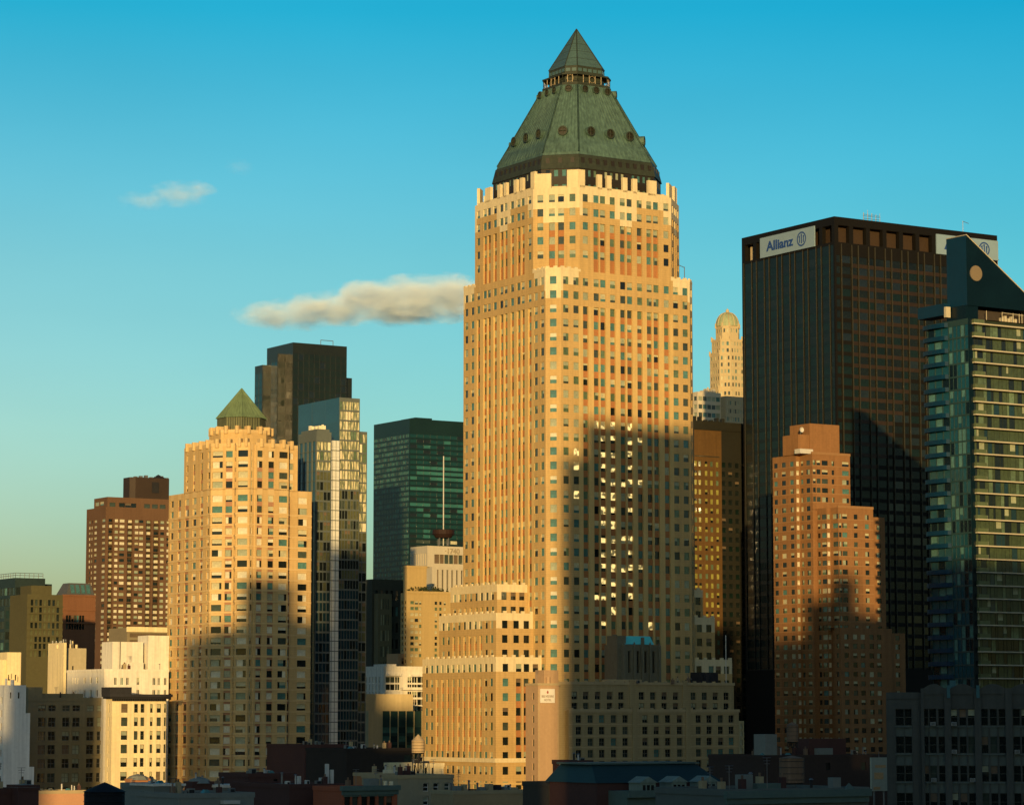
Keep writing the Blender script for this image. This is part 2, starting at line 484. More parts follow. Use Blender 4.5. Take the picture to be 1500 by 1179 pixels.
def main_tower():
    b = Building('copper_roofed_skyscraper', 'tallest tower, tan brick with orange stripes under a green copper pyramid roof', 'skyscraper', 808, 500, 800)
    mb = b.wm
    W = 51.7
    FH = (b.z(289.6, 4, 4) - b.z(914, 1.6, 1.6)) / 30
    ZR = b.z(289.6, 4, 4)                       # centre of the top window row
    ZT = b.z(274.5, 4, 4)                       # cream parapet of the upper shaft
    ZS = b.z(393.5, 1, 1)                       # shoulder
    ZW = [b.z(857, -10, 13), b.z(899, -12, 10), b.z(963.5, -15, 5.5)]
    CS = [4.9, 8.4, 11.7, 15.4, 17.7, 21.1, 24.65, 27.05, 30.6, 34.0, 36.4, 40.1, 43.4, 46.8]
    rows = [(ZR - FH * k, 2.2) for k in range(50)]
    WW = 1.85
    # ---- upper shaft (octagon) : rows 0..7
    c2 = 9.7
    uo = octagon(W, c2)
    def up_cb(chamfer, L):
        def cb(i, k, u, z):
            hole = i is not None and k is not None
            mid = abs(u - L / 2)
            t = ZT - z
            if chamfer:
                lim = 10.3 if mid < L * 0.22 else (7.0 if mid < L * 0.30 else 5.7)
                stripe = i in (1, 2)
            else:
                lim = 9.9 if mid < 2.3 else (8.2 if mid < 3.0 else (7.2 if mid > L / 2 - 1.9 else 4.9))
                if 5 < mid < 6.5 or 9 < mid < 10.4: lim = 3.9
                stripe = i is not None and 1 <= i <= 8
            m = STONE if t < lim else TANB
            zone = ZR - FH * 1.6 > z > ZR - FH * 4.75
            if chamfer: zone = z < ZR - FH * 1.6
            if stripe and zone:
                return (0.62, None) if hole else (0.5, ORANGE)
            if hole: return 0.25, None
            return 0.0, m
        return cb
    ucols = [(c - c2, WW) for c in CS[2:12]]
    edges = []
    n = 8
    for e in range(n):
        p0, p1 = uo[e], uo[(e + 1) % n]
        (_, L) = unit(p0, p1)
        ch = e % 2 == 1
        if e in (7, 0, 1, 2, 3):     # the faces one can see, or see a step to the side
            cols = [(L * f, 1.75) for f in (0.155, 0.405, 0.60, 0.845)] if ch else ucols
            b.facade(mb, p0, p1, ZS, ZT, cols, [r for r in rows if ZS + 1.2 < r[0] < ZT], up_cb(ch, L))
        else:
            mb.face([(*p0, ZS), (*p1, ZS), (*p1, ZT), (*p0, ZT)], TANB)
    b.rm.face([(*p, ZT) for p in uo], ROOFG)
    # notched parapet with raised piers
    for e in range(n):
        p0, p1 = uo[e], uo[(e + 1) % n]
        (dx, dy), L = unit(p0, p1); nx, ny = dy, -dx
        ch = e % 2 == 1
        def pier(u0, u1, h, d=0.9, z0=ZT - 0.3, out=-0.6):
            q = lambda u, o: (p0[0] + dx * u + nx * o, p0[1] + dy * u + ny * o)
            mb.prism([q(u0, out), q(u1, out), q(u1, out - d), q(u0, out - d)], z0, z0 + h, STONE)
        if ch:
            pier(0.1, L * 0.38, 4.8); pier(L * 0.72, L - 0.1, 5.6)
            pier(L * 0.39, L * 0.71, 0.9)
        else:
            C = L / 2
            for s0, s1, h in ((0.1, 2.3, 5.6), (C - 9.5, C - 7.9, 4.8), (C - 6.2, C - 4.6, 4.8), (C - 0.6, C + 1.0, 4.8), (C + 2.9, C + 4.5, 4.8), (C + 8.4, C + 11.4, 4.9)):
                if e == 0: s0, s1 = L - s1, L - s0
                pier(s0, s1, h)
                if e == 0 and s1 > L - 1: continue
            pier(0.4, L - 0.4, 1.0, 0.5)
    # ---- lower shaft
    c1 = 3.2
    lo = octagon(W, c1)
    def lo_cb(face):
        def cb(i, k, u, z):
            hole = i is not None and k is not None
            L = W - 2 * c1
            t = ZS - z
            if face == 'c': 
                m = STONE if t < 8.0 else TANB
                return (0.25, None) if hole else (0.0, m)
            e = min(u, L - u)
            lim = 7.0 if e < 0.9 else (5.0 if e < 3.0 else (4.1 if e < 5.4 else 0))
            m = STONE if t < lim else TANB
            if i is not None and 2 <= i <= 11 and z < ZR - FH * 7.55:
                return (0.62, None) if hole else (0.5, ORANGE)
            if hole: return 0.25, None
            if i is None and 8.4 < u + c1 < 43.4 and z < ZR - FH * 7.55: m = TANP
            return 0.0, m
        return cb
    lcols = [(c - c1, WW) for c in CS]
    rnd = random.Random(5)
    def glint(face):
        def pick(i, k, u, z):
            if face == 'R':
                # glowing panes stand in for low sun thrown back by other glass
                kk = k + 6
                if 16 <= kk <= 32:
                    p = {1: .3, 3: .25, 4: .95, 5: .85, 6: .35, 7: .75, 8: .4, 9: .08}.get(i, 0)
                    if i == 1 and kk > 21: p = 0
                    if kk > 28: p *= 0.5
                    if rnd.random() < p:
                        return rnd.choice([(GLINT_GLOW, G_MID, 0.35), (GLINT_GLOW, None, 0), (G_MID, GLINT_GLOW, 0.55), (GLINT_GLOW, BL_CREAM, 0.5), (BL_CREAM, GLINT_GLOW, 0.6), (G_DARK, GLINT_GLOW, 0.75)])
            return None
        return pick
    zbot = 0
    lrows = [r for r in rows if zbot + 3 < r[0] < ZS - 1]
    for e in range(n):
        p0, p1 = lo[e], lo[(e + 1) % n]
        (_, L) = unit(p0, p1)
        if e == 0: b.facade(mb, p0, p1, 0, ZS, lcols, lrows, lo_cb('L'))
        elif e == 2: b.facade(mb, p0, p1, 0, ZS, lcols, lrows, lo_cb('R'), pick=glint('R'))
        elif e == 1: b.facade(mb, p0, p1, 0, ZS, [(L * 0.5, 1.9)], lrows, lo_cb('c'), pal=[(5, G_TEAL, None, 0), (3, G_TEAL, BL_PALE, .5), (1, G_MID, BL_SHEER, 1)])
        elif e == 3: b.facade(mb, p0, p1, 0, ZS, [(L * 0.5, 1.9)], lrows, lo_cb('c'))
        else: mb.face([(*p0, 0), (*p1, 0), (*p1, ZS), (*p0, ZS)], TANB)
    b.rm.face([(*p, ZS) for p in lo], ROOFG)
    # shoulder parapet with small merlons
    for e in (0, 1, 2, 3, 7):
        p0, p1 = lo[e], lo[(e + 1) % n]
        (dx, dy), L = unit(p0, p1); nx, ny = dy, -dx
        q = lambda u, o: (p0[0] + dx * u + nx * o, p0[1] + dy * u + ny * o)
        segs = [(0.05, L - 0.05)] if e % 2 else [(0.05, c2 - c1 + 0.3), (L - (c2 - c1) - 0.3, L - 0.05)]
        for u0, u1 in segs:
            u = u0
            k = 0
            while u < u1 - 0.2:
                v = min(u + 1.15, u1)
                h = 0.9 if k % 2 == 0 else 0.45
                mb.prism([q(u, 0.06), q(v, 0.06), q(v, -0.5), q(u, -0.5)], ZS - 0.3, ZS + h, STONE)
                u = v; k += 1
    # ---- stepped wings on both flanks
    WY = [(13.0, W - 13.0), (10.0, W - 10.0), (5.5, W - 5.5)]
    WP = [10.2, 12.3, 15.2]
    for i, (zt, (y0, y1), p) in enumerate(zip(ZW, WY, WP)):
        nxt = ZW[i + 1] if i < 2 else 0
        zb = nxt - 0.5 if i < 2 else 0
        def wcb(stripe_from, zt=zt, L=y1 - y0, face='L'):
            def cb(ii, k, u, z):
                hole = ii is not None and k is not None
                t = zt - z
                lim = 3.6 if (int(u / 1.3) % 2 == 0) else 2.7
                m = STONE if t < lim else TANB
                if stripe_from is not None and ii is not None and t > 6.6 and z > 33 and stripe_from <= ii < (len_ - stripe_from if face == 'L' else 99):
                    return (0.62, None) if hole else (0.5, ORANGE)
                if hole: return 0.25, None
                return 0.0, m
            return cb
        wr = [r for r in rows if zb + 1.2 < r[0] < zt - 1.2]
        LL = y1 - y0
        ncol = {0: 8, 1: 10, 2: 13}[i]
        colsL = even(LL, ncol, 0.5, 0.9)
        len_ = ncol
        b.facade(mb, (-p, y1), (-p, y0), zb, zt, [(c, 1.5) for c, _ in colsL], wr, wcb(2))
        colsR = {0: [(2.4, 1.8), (5.5, 1.8), (8.4, 1.8)], 1: [(2.9, 1.9), (6.7, 1.9), (10.1, 1.9)], 2: [(3.2, 1.9), (7.6, 1.9), (10.2, 1.9), (13.2, 1.9)]}[i]
        b.facade(mb, (-p, y0), (0, y0), zb, zt, colsR, wr, wcb(1 if i == 2 else None, face='R'), pal=P_DARK)
        mb.face([(0, y1, zb), (-p, y1, zb), (-p, y1, zt), (0, y1, zt)], TANB)
        b.rm.face([(-p, y0, zt), (0, y0, zt), (0, y1, zt), (-p, y1, zt)], ROOFG)
        # mirrored wing on the far flank
        b.facade(mb, (W, y0), (W + p, y0), zb, zt, colsR, wr, wcb(None, face='R'), pal=P_DARK)
        mb.face([(W + p, y0, zb), (W + p, y1, zb), (W + p, y1, zt), (W + p, y0, zt)], TANB)
        b.rm.face([(W, y0, zt), (W + p, y0, zt), (W + p, y1, zt), (W, y1, zt)], ROOFG)
        # merlons
        def merl(p0, p1):
            (dx, dy), L = unit(p0, p1); nx, ny = dy, -dx
            q = lambda u, o: (p0[0] + dx * u + nx * o, p0[1] + dy * u + ny * o)
            k = 0; u = 0.02
            while u < L - 0.1:
                v = min(u + (1.1 if k % 2 else 1.9), L - 0.02)
                mb.prism([q(u, 0.05), q(v, 0.05), q(v, -0.45), q(u, -0.45)], zt - 0.3, zt + (0.95 if k % 2 else 0.35), STONE)
                u = v; k += 1
        merl((-p, y1), (-p, y0)); merl((-p + 0.5, y0), (-0.02, y0)); merl((W + 0.05, y0), (W + p, y0))
    # base storey band on the wing
    mb.box(-WP[2] - 0.5, 0, 5.1, W - 5.5, 30.4, 31.6, STONE)
    mb.box(-WP[2] - 0.35, 0, 5.2, W - 5.5, 24.2, 24.8, TANP)
    # ---- dark crown storey behind the piers
    cx = cy = W / 2
    ZC = b.z(243, 6, 6)
    co = octs(cx, cy, W / 2 - 4.6, 7.95)
    crm = MB()
    for e in range(n):
        p0, p1 = co[e], co[(e + 1) % n]
        _, L = unit(p0, p1)
        cols = even(L, 4 if e % 2 else 13, 0.5, 0.8)
        cols = [c for j, c in enumerate(cols) if e % 2 or j not in (3, 8)]
        if e in (7, 0, 1, 2, 3):
            b.facade(crm, p0, p1, ZT - 0.5, ZC, cols, [(ZT + 1.3, 1.6), (ZT + 5.4, 1.9)], simple_cb(CROWN_DARK, 0.2),
                     pal=[(4, G_TEAL, None, 0), (3, G_GREEN, None, 0), (2, BL_SHEER, None, 0), (1, G_DARK, None, 0)])
        else: crm.face([(*p0, ZT - 0.5), (*p1, ZT - 0.5), (*p1, ZC), (*p0, ZC)], CROWN_DARK)
    # ledges of the crown widening below the copper eave
    e0 = octs(cx, cy, W / 2 - 4.3, 8.0)
    crm.loft(e0, ZC - 0.2, octs(cx, cy, W / 2 - 5.2, 7.7), ZC + 4.0, COPPER_D)
    crm.loft(octs(cx, cy, W / 2 - 5.2, 7.7), ZC + 4.0, octs(cx, cy, W / 2 - 5.6, 7.6), ZC + 4.3, COPPER_D)
    # open gallery: small dark openings under the eave
    for e in range(n):
        p0, p1 = octs(cx, cy, W / 2 - 4.9, 7.8)[e], octs(cx, cy, W / 2 - 4.9, 7.8)[(e + 1) % n]
        (dx, dy), L = unit(p0, p1); nx, ny = dy, -dx
        k = 3 if e % 2 else 10
        for j in range(k):
            u = L * (j + 0.5) / k
            q = lambda uu, o: (p0[0] + dx * uu + nx * o, p0[1] + dy * uu + ny * o)
            crm.prism([q(u - 0.55, 0.25), q(u + 0.55, 0.25), q(u + 0.55, -0.4), q(u - 0.55, -0.4)], ZC + 1.5, ZC + 3.1, CROWN_DARK)
    crm.build('crown_storey', b.root)
    # ---- copper roof
    zk = lambda py: zof(*b.w(cx, cy), py)
    roof = MB()
    O = lambda h: octs(cx, cy, h, h * 0.375)
    def half(pxw, z):   # half width of the octagon from its width in the picture
        return pxw / (51.7 * 5.98) * 51.7 / 2 * 1.0
    levels = [(250, 235, COPPER_D), (246, 233, COPPER), (231, 217, COPPER), (222, 204, COPPER), (136, 103, COPPER)]
    HW = lambda pw: pw / 298.0 * W / 2
    L0 = [(zk(py - 1), HW(pw)) for py, pw, _ in levels]
    for (za, ha), (zb_, hb), lv in zip(L0, L0[1:], levels[1:]):
        roof.loft(O(ha), za, O(hb), zb_, lv[2])
    roof.loft(O(L0[0][1] - 2.5), L0[0][0] - 0.1, O(L0[0][1]), L0[0][0], COPPER_D)
    # standing seams
    zb0, hb0 = L0[3]; zt0, ht0 = L0[4]
    lowp, upp = O(hb0), O(ht0)
    zm0, hm0 = L0[1]
    midp = O(hm0)
    for e in range(n):
        a0, a1 = lowp[e], lowp[(e + 1) % n]; t0_, t1_ = upp[e], upp[(e + 1) % n]; m0_, m1_ = midp[e], midp[(e + 1) % n]
        k = 8 if e % 2 else 17
        for j in range(k + 1):
            f = j / k
            A_ = (a0[0] + (a1[0] - a0[0]) * f, a0[1] + (a1[1] - a0[1]) * f, zb0)
            B_ = (t0_[0] + (t1_[0] - t0_[0]) * f, t0_[1] + (t1_[1] - t0_[1]) * f, zt0)
            C_ = (m0_[0] + (m1_[0] - m0_[0]) * f, m0_[1] + (m1_[1] - m0_[1]) * f, zm0)
            r = 0.3 if j in (0, k) else 0.15
            roof.bar(A_, B_, r, COPPER, 4); roof.bar(C_, A_, r, COPPER, 4)
    roof.build('roof', b.root)
    # round dormers
    def dormer_ring(py, count, r, name='dormer'):
        z = zk(py)
        f = (z - zb0) / (zt0 - zb0)
        h = hb0 + (ht0 - hb0) * f
        ring = O(h)
        for e in (7, 0, 1, 2, 3):
            p0, p1 = ring[e], ring[(e + 1) % n]
            (dx, dy), L = unit(p0, p1); nx, ny = dy, -dx
            k = 1 if e % 2 else count
            for j in range(k):
                u = L * (j + 0.5) / k if k == 1 else L * (0.17 + 0.66 * j / (k - 1))
                cxx, cyy = p0[0] + dx * u, p0[1] + dy * u
                d = MB()
                N_ = 14
                out, back = 1.0 * r, -1.6 * r
                for ri, ro, z_, mm in ((1.0, 1.0, 0, COPPER_D),):
                    rg = [(dx * cos(2 * pi * t / N_) * r, dy * cos(2 * pi * t / N_) * r, sin(2 * pi * t / N_) * r) for t in range(N_)]
                    ri_ = 0.74
                    for t in range(N_):
                        s_ = (t + 1) % N_
                        A1 = lambda q, o, sc_=1.0: (cxx + q[0] * sc_ + nx * o, cyy + q[1] * sc_ + ny * o, z + q[2] * sc_)
                        d.face([A1(rg[t], out), A1(rg[s_], out), A1(rg[s_], back), A1(rg[t], back)], COPPER)
                        d.face([A1(rg[t], out), A1(rg[s_], out), A1(rg[s_], out, ri_), A1(rg[t], out, ri_)], COPPER_D)
                        d.face([A1(rg[t], out, ri_), A1(rg[s_], out, ri_), A1(rg[s_], out - 0.5, ri_), A1(rg[t], out - 0.5, ri_)], COPPER_D)
                    d.face([A1(q, out - 0.5, ri_) for q in rg], CROWN_DARK)
                    a = A1((0, 0, -r * 0.74), out - 0.3); c = A1((0, 0, r * 0.74), out - 0.3)
                    d.bar(a, c, 0.09 * r, COPPER_D, 4)
                    d.bar(A1((-dx * r * .74, -dy * r * .74, 0), out - 0.3), A1((dx * r * .74, dy * r * .74, 0), out - 0.3), 0.09 * r, COPPER_D, 4)
                d.build(name, b.root)
    dormer_ring(211.5, 3, 1.45)
    dormer_ring(142, 3, 1.1)
    # ---- lantern gallery
    lan = MB()
    zl0, zl1 = zk(133.5), zk(117.5)
    hl = HW(101)
    lan.loft(O(hl * 0.98), zl0 - 0.8, O(hl * 1.0), zl0, COPPER_D)
    inner = O(hl * 0.80)
    lan.prism(inner, zl0, zl1, COPPER_D)
    ring = O(hl); ring2 = O(hl * 0.965)
    def slab(za, zb_, ho, hi_, m):
        lan.loft(O(ho), za, O(ho), zb_, m); lan.loft(O(ho), zb_, O(hi_), zb_, m); lan.loft(O(hi_), za, O(ho), za, m); lan.loft(O(hi_), zb_, O(hi_), za, m)
    slab(zl0, zl0 + 0.5, hl, hl * 0.8, COPPER_D)
    slab(zl1 - 0.45, zl1, hl, hl * 0.80, COPPER_D)
    BRONZE = mat('pale_bronze_posts', (0.30, 0.24, 0.14), 0.5, 0.1, 1)
    for e in range(n):
        p0, p1 = ring2[e], ring2[(e + 1) % n]
        k = 3 if e % 2 else 5
        for j in range(k + 1):
            f = j / k
            xx, yy = p0[0] + (p1[0] - p0[0]) * f, p0[1] + (p1[1] - p0[1]) * f
            lan.bar((xx, yy, zl0 + 0.5), (xx, yy, zl1 - 0.45), 0.14, BRONZE if j not in (0, k) else COPPER_D, 4)
        if True:
            q0 = (p0[0], p0[1], zl0 + 1.4); q1 = (p1[0], p1[1], zl0 + 1.4)
            lan.bar(q0, q1, 0.07, COPPER_D, 4)
        # round-headed frames in the middle of each side
        mx, my = (p0[0] + p1[0]) / 2, (p0[1] + p1[1]) / 2
        (dx, dy), L = unit(p0, p1)
        rr = min(1.1, (zl1 - zl0) * 0.3)
        zc_ = (zl0 + zl1) / 2 + 0.1
        for t in range(12):
            a0_, a1_ = 2 * pi * t / 12, 2 * pi * (t + 1) / 12
            lan.bar((mx + dx * rr * cos(a0_), my + dy * rr * cos(a0_), zc_ + rr * sin(a0_)), (mx + dx * rr * cos(a1_), my + dy * rr * cos(a1_), zc_ + rr * sin(a1_)), 0.08, BRONZE, 4)
    lan.build('lantern_gallery', b.root)
    cap = MB()
    hc = HW(81.5)
    zc0, zc1, za = zk(117.5), zk(105), zk(43)
    cap.prism(O(hc), zc0, zc1, COPPER_D)
    for e in range(n):
        p0, p1 = O(hc)[e], O(hc)[(e + 1) % n]
        (dx, dy), L = unit(p0, p1); nx, ny = dy, -dx
        k = 2 if e % 2 else 5
        for j in range(k):
            u = L * (j + 0.5) / k; hw_ = L / k * 0.36
            q = lambda uu, o: (p0[0] + dx * uu + nx * o, p0[1] + dy * uu + ny * o)
            cap.prism([q(u - hw_, 0.12), q(u + hw_, 0.12), q(u + hw_, -0.1), q(u - hw_, -0.1)], zc0 + 0.9, zc0 + 1.9, CROWN_GLASS)
    cap.build('lantern_drum', b.root)
    sp = MB()
    base = O(HW(82.5))
    sp.cone(base, zc1, (cx, cy, za), CROWN_GLASS)
    for p in base: sp.bar((*p, zc1), (cx, cy, za), 0.16, COPPER_D, 4)
    for f in (0.2, 0.4, 0.6):
        hh = HW(82.5) * (1 - f); zz = zc1 + (za - zc1) * f
        for e in range(n): sp.bar((*O(hh)[e], zz), (*O(hh)[(e + 1) % n], zz), 0.05, COPPER_D, 4)
    sp.build('spire', b.root)
    # little davit on the right shoulder and mast on the wing
    m = MB()
    m.bar((W - 4, 1.5, ZS), (W - 4, 1.5, ZS + 4.5), 0.12, METAL); m.bar((W - 4, 1.5, ZS + 4.3), (W - 6.2, 1.5, ZS + 4.9), 0.1, METAL)
    m.build('davit', b.root)
    b.finish()
    return b
MT = main_tower()
HOTB = mat('hotel_stone_trim', (0.42, 0.33, 0.18), 0.85, 0.08, 0.3)
RBK = mat('red_brick', (0.36, 0.10, 0.045), 0.88, 0.1, 0.5, line=0.4)
DRB = mat('dark_red_brick', (0.085, 0.04, 0.032), 0.88, 0.1, 0.5)
GRW = mat('grey_render', (0.20, 0.22, 0.19), 0.88, 0.1, 0.4)
GRN = mat('grey_green_cornice', (0.10, 0.15, 0.125), 0.8, 0.1, 0.4)
TANK = mat('tank_cedar', (0.20, 0.13, 0.08), 0.9, 0.15, 0.6, streak=0.3)
def clutter(b, xr, depth, Z, n=None):
    r = b.rnd
    if xr < 3: return
    for j in range(n or max(3, int(xr / 1.5))):
        k = r.random(); x = r.uniform(0.8, xr - 1.2); y = r.uniform(1.0, max(1.4, depth * 0.5))
        m = MB()
        if k < 0.35:
            w_, h = r.uniform(0.5, 1.1), r.uniform(0.5, 1.1)
            m.box(x, x + w_, y, y + 0.8, Z + 0.15, Z + 0.15 + h, r.choice((METAL, GRW, PIPE))); m.box(x + 0.1, x + w_ - 0.1, y - 0.03, y, Z + 0.25, Z + h, DARKM); m.build('air_handler', b.root)
            continue
        if k < 0.6:
            h = r.uniform(0.8, 2.0); m.cyl(x, y, r.uniform(0.1, 0.22), Z, Z + h, r.choice((METAL, DARKM, PIPE)), 8); m.cuts = []; m.cyl(x, y, 0.3, Z + h, Z + h + 0.18, METAL, 8, r1=0.12); m.cuts = []; m.build('vent_pipe', b.root)
        elif k < 0.8:
            h = r.uniform(1.0, 1.9); m.box(x, x + 0.7, y, y + 0.7, Z, Z + h, r.choice((DRB, HOTB, TANK))); m.build('chimney', b.root)
            m = MB(); m.cyl(x + 0.35, y + 0.35, 0.16, Z + h, Z + h + 0.45, TANK, 8); m.build('chimney_pot', b.root)
        elif k < 0.9:
            h = r.uniform(2.0, 4.0); m.bar((x, y, Z), (x, y, Z + h), 0.045, METAL, 4); m.cuts = []
            for q in range(3): m.bar((x - 0.6 + q * .1, y, Z + h - q * 0.35), (x + 0.6 - q * .1, y, Z + h - q * 0.35), 0.03, METAL, 4)
            m.cuts = []; m.build('aerial', b.root)
        else:
            m.loft([(x, y), (x + 1.2, y), (x + 1.2, y + 1.6), (x, y + 1.6)], Z + 0.1, [(x + .3, y + .6), (x + .9, y + .6), (x + .9, y + 1.0), (x + .3, y + 1.0)], Z + 0.75, G_TEAL); m.build('roof_light', b.root)


# ================================================================ octagonal apartment tower with the small green pyramid
PEACH = mat('peach_brick', (0.58, 0.395, 0.165), 0.85, 0.08, 0.3, streak=0.13, line=0.5)
PEACH_B = mat('peach_concrete_bands', (0.61, 0.435, 0.20), 0.85, 0.06, 0.3, streak=0.06)
RUST = mat('rust_brick_panels', (0.38, 0.20, 0.11), 0.85, 0.12, 0.4)
COPPER_L = mat('light_green_copper', (0.15, 0.215, 0.105), 0.55, 0.12, 0.15, streak=0.2)

def octagon_tower():
    b = Building('apartment_tower', 'peach octagonal apartment tower with toothed crown and small green pyramid roof', 'apartment tower', 330, 750, 760)
    b.pal = P_HOME
    mb = b.wm
    FH = 15.8 / (4150 / 760) * 1.0
    c = 9.0
    YL = b.y(247.5, 720)
    XR = b.x(423, 700)
    ZL = b.z(716, 4, 5)
    ZU = b.z(652, 4, 5)
    zr = lambda zy: b.z(560 + zy / 3.93, 4, 5)
    R0 = zr(413)
    FH = (zr(413) - zr(1103)) / 11.0
    urows = [(zr(y), 1.75) for y in (413, 473, 533, 588)]
    lrows = [(zr(668) - FH * k, 1.75) for k in range(40)]
    lrows = [r for r in lrows if r[0] > 3]
    def cbf(rust, zt, band=2.6, lastd=0.4):
        def cb(i, k, u, z):
            if i is not None and k is not None: return 0.35, None
            if i is not None and i in rust and z < zt - band: return 0.15, RUST
            if i is None: return 0.0, PEACH
            return 0.0, PEACH_B
        return cb
    P0 = (0, c); P1 = (c, 0)
    L = c * 2 ** 0.5
    d = (1 / 2 ** 0.5, -1 / 2 ** 0.5); nn = (-1 / 2 ** 0.5, -1 / 2 ** 0.5)
    Q = lambda u, o=0: (P0[0] + d[0] * u + nn[0] * o, P0[1] + d[1] * u + nn[1] * o)
    def level(z0, z1, rows, yl, xr, colsL, rustL, wing):
        band = 3.2 if z1 == ZL else 4.0
        b.facade(mb, (0, yl), P0, z0, z1, colsL, rows, cbf(rustL, z1, band))
        u1, u2, u3, u4 = L * 0.53, L * 0.60, L * 0.90, L * 0.97
        b.facade(mb, P0, Q(u1), z0, z1, [(1.9, 2.9), (5.2, 1.9)], rows, cbf({1}, z1, band))
        b.facade(mb, Q(u1), Q(u2, 1.3), z0, z1, [(0.8, 1.0)], rows, cbf(set(), z1, band))
        b.facade(mb, Q(u2, 1.3), Q(u3, 1.3), z0, z1, [((u3 - u2) / 2, 2.8)], rows, cbf(set(), z1, band))
        b.facade(mb, Q(u3, 1.3), Q(u4), z0, z1, [(0.8, 0.6)], rows, cbf(set(), z1, band))
        mb.face([(*Q(u4), z0), (*P1, z0), (*P1, z1), (*Q(u4), z1)], PEACH)
        LR = xr - c
        b.facade(mb, P1, (xr, 0), z0, z1, [(LR * 0.13, 1.6), (LR * 0.47, 1.75), (LR * 0.84, 2.6)], rows, cbf({0, 1}, z1, band))
        # notch and wing
        mb.face([(xr, 0, z0), (xr, 2.2, z0), (xr, 2.2, z1), (xr, 0, z1)], PEACH)
        b.facade(mb, (xr, 2.2), (xr + wing, 2.2), z0, z1, ([(0.9, 1.5), (wing * 0.67, 2.8)] if wing > 5 else [(wing * 0.5, 1.3)]), rows, cbf({0} if wing > 5 else set(), z1, band))
        mb.face([(xr + wing, 2.2, z0), (xr + wing, yl, z0), (xr + wing, yl, z1), (xr + wing, 2.2, z1)], PEACH)
        mb.face([(xr + wing, yl, z0), (0, yl, z0), (0, yl, z1), (xr + wing, yl, z1)], PEACH)
        b.rm.face([(*P0, z1), (*Q(u1), z1), (*Q(u2, 1.3), z1), (*Q(u3, 1.3), z1), (*Q(u4), z1), (*P1, z1), (xr, 0, z1), (xr, 2.2, z1), (xr + wing, 2.2, z1), (xr + wing, yl, z1), (0, yl, z1)], ROOFG)
    wing = b.x(456, 800, 2.2) - XR
    # projecting floor bands that follow the bays
    def bands(zs, xr, wing, yl):
        path = [(0, yl), P0, Q(L * 0.53), Q(L * 0.60, 1.3), Q(L * 0.90, 1.3), Q(L * 0.97), P1, (xr, 0)]
        fb = MB()
        for z in zs:
            for a, c in zip(path, path[1:]):
                (dx, dy), l_ = unit(a, c); nx, ny = dy, -dx
                q = lambda u, o: (a[0] + dx * u + nx * o, a[1] + dy * u + ny * o)
                fb.prism([q(0, 0.0), q(0.0, 0.16), q(l_, 0.16), q(l_, 0.0)][::-1], z - 0.22, z + 0.22, PEACH_B)
            fb.box(xr, xr + wing, 2.04, 2.2, z - 0.22, z + 0.22, PEACH_B)
        fb.build('floor_bands', b.root)
    bands([z - 1.25 for z, h in lrows if z < ZL - 3], XR, wing, YL)
    LL = YL - c
    level(0, ZL, [r for r in lrows if r[0] < ZL - 2], YL, XR, [(LL * 0.08, 2.0), (LL * 0.26, 1.8), (LL * 0.44, 2.4), (LL * 0.62, 2.4), (LL * 0.79, 1.8), (LL * 0.94, 1.4)], {1, 2, 4}, wing)
    YU = b.y(269.5, 690)
    wu = b.x(436, 680, 2.2) - XR
    LU = YU - c
    level(ZL - 0.2, ZU, urows, YU, XR, [(LU * 0.12, 1.2), (LU * 0.38, 1.3), (LU * 0.66, 1.4), (LU * 0.92, 1.5)], {1, 2}, wu)
    # teeth
    def teeth(p0, p1, k, z, h, wd=1.5, dpt=1.5, end=True):
        wd *= 0.72; h *= 0.85
        (dx, dy), L_ = unit(p0, p1); nx, ny = dy, -dx
        q = lambda u, o: (p0[0] + dx * u + nx * o, p0[1] + dy * u + ny * o)
        for j in range(k):
            u = L_ * (j + 0.5) / k
            # rounded pier: half octagon in plan, running down over the wall
            pl = [q(u - wd / 2, 0.05), q(u - wd / 2, 0.35), q(u - wd / 4, 0.65), q(u + wd / 4, 0.65), q(u + wd / 2, 0.35), q(u + wd / 2, 0.05), q(u + wd / 2, -dpt), q(u - wd / 2, -dpt)]
            mb.prism(pl, z - 0.6, z + h, PEACH_B)
        b.wm.prism([q(0, 0.04), q(L_, 0.04), q(L_, -0.4), q(0, -0.4)], z - 0.3, z + h * 0.35, PEACH_B)
    teeth((0, YU), P0, 4, ZU, 2.0); teeth(P0, Q(L * 0.53), 2, ZU, 2.0); teeth(Q(L * 0.6, 1.3), Q(L * 0.9, 1.3), 2, ZU, 2.0, 1.1)
    teeth(P1, (XR, 0), 3, ZU, 2.0); teeth((XR, 2.2), (XR + wu, 2.2), 1, ZU, 2.0)
    # ring behind
    cx, cy = 14.0, 18.9
    zr1 = zof(*b.w(cx, cy), 636); zr0 = ZU - 0.2
    def O(h): return octs(cx, cy, h, h * 0.55)
    k_ = 4150 / 790.0
    hr = (403 - 302) / k_ / 2 / 1.19
    ro = O(hr)
    mb.prism(ro, zr0, zr1, PEACH, ROOFG)
    for e in range(8): teeth(ro[e], ro[(e + 1) % 8], 2, zr1, 1.8, 1.5)
    # drum and pyramid
    hd = (390 - 314.5) / k_ / 2 / 1.19
    z0, z1, za = zr1 - 0.5, zof(*b.w(cx, cy), 613), zof(*b.w(cx, cy), 569)
    dm = MB(); dm.prism(O(hd), z0, z1 - 0.2, mat('drum_copper', (0.14, 0.15, 0.075), 0.6, 0.12, 0.3, streak=0.3))
    for e in range(8):
        p0, p1 = O(hd)[e], O(hd)[(e + 1) % 8]
        for j in range(7):
            f = j / 7
            x, y = p0[0] + (p1[0] - p0[0]) * f, p0[1] + (p1[1] - p0[1]) * f
            dm.bar((x, y, z0), (x, y, z1), 0.12, COPPER_D, 4)
    dm.build('roof_drum', b.root)
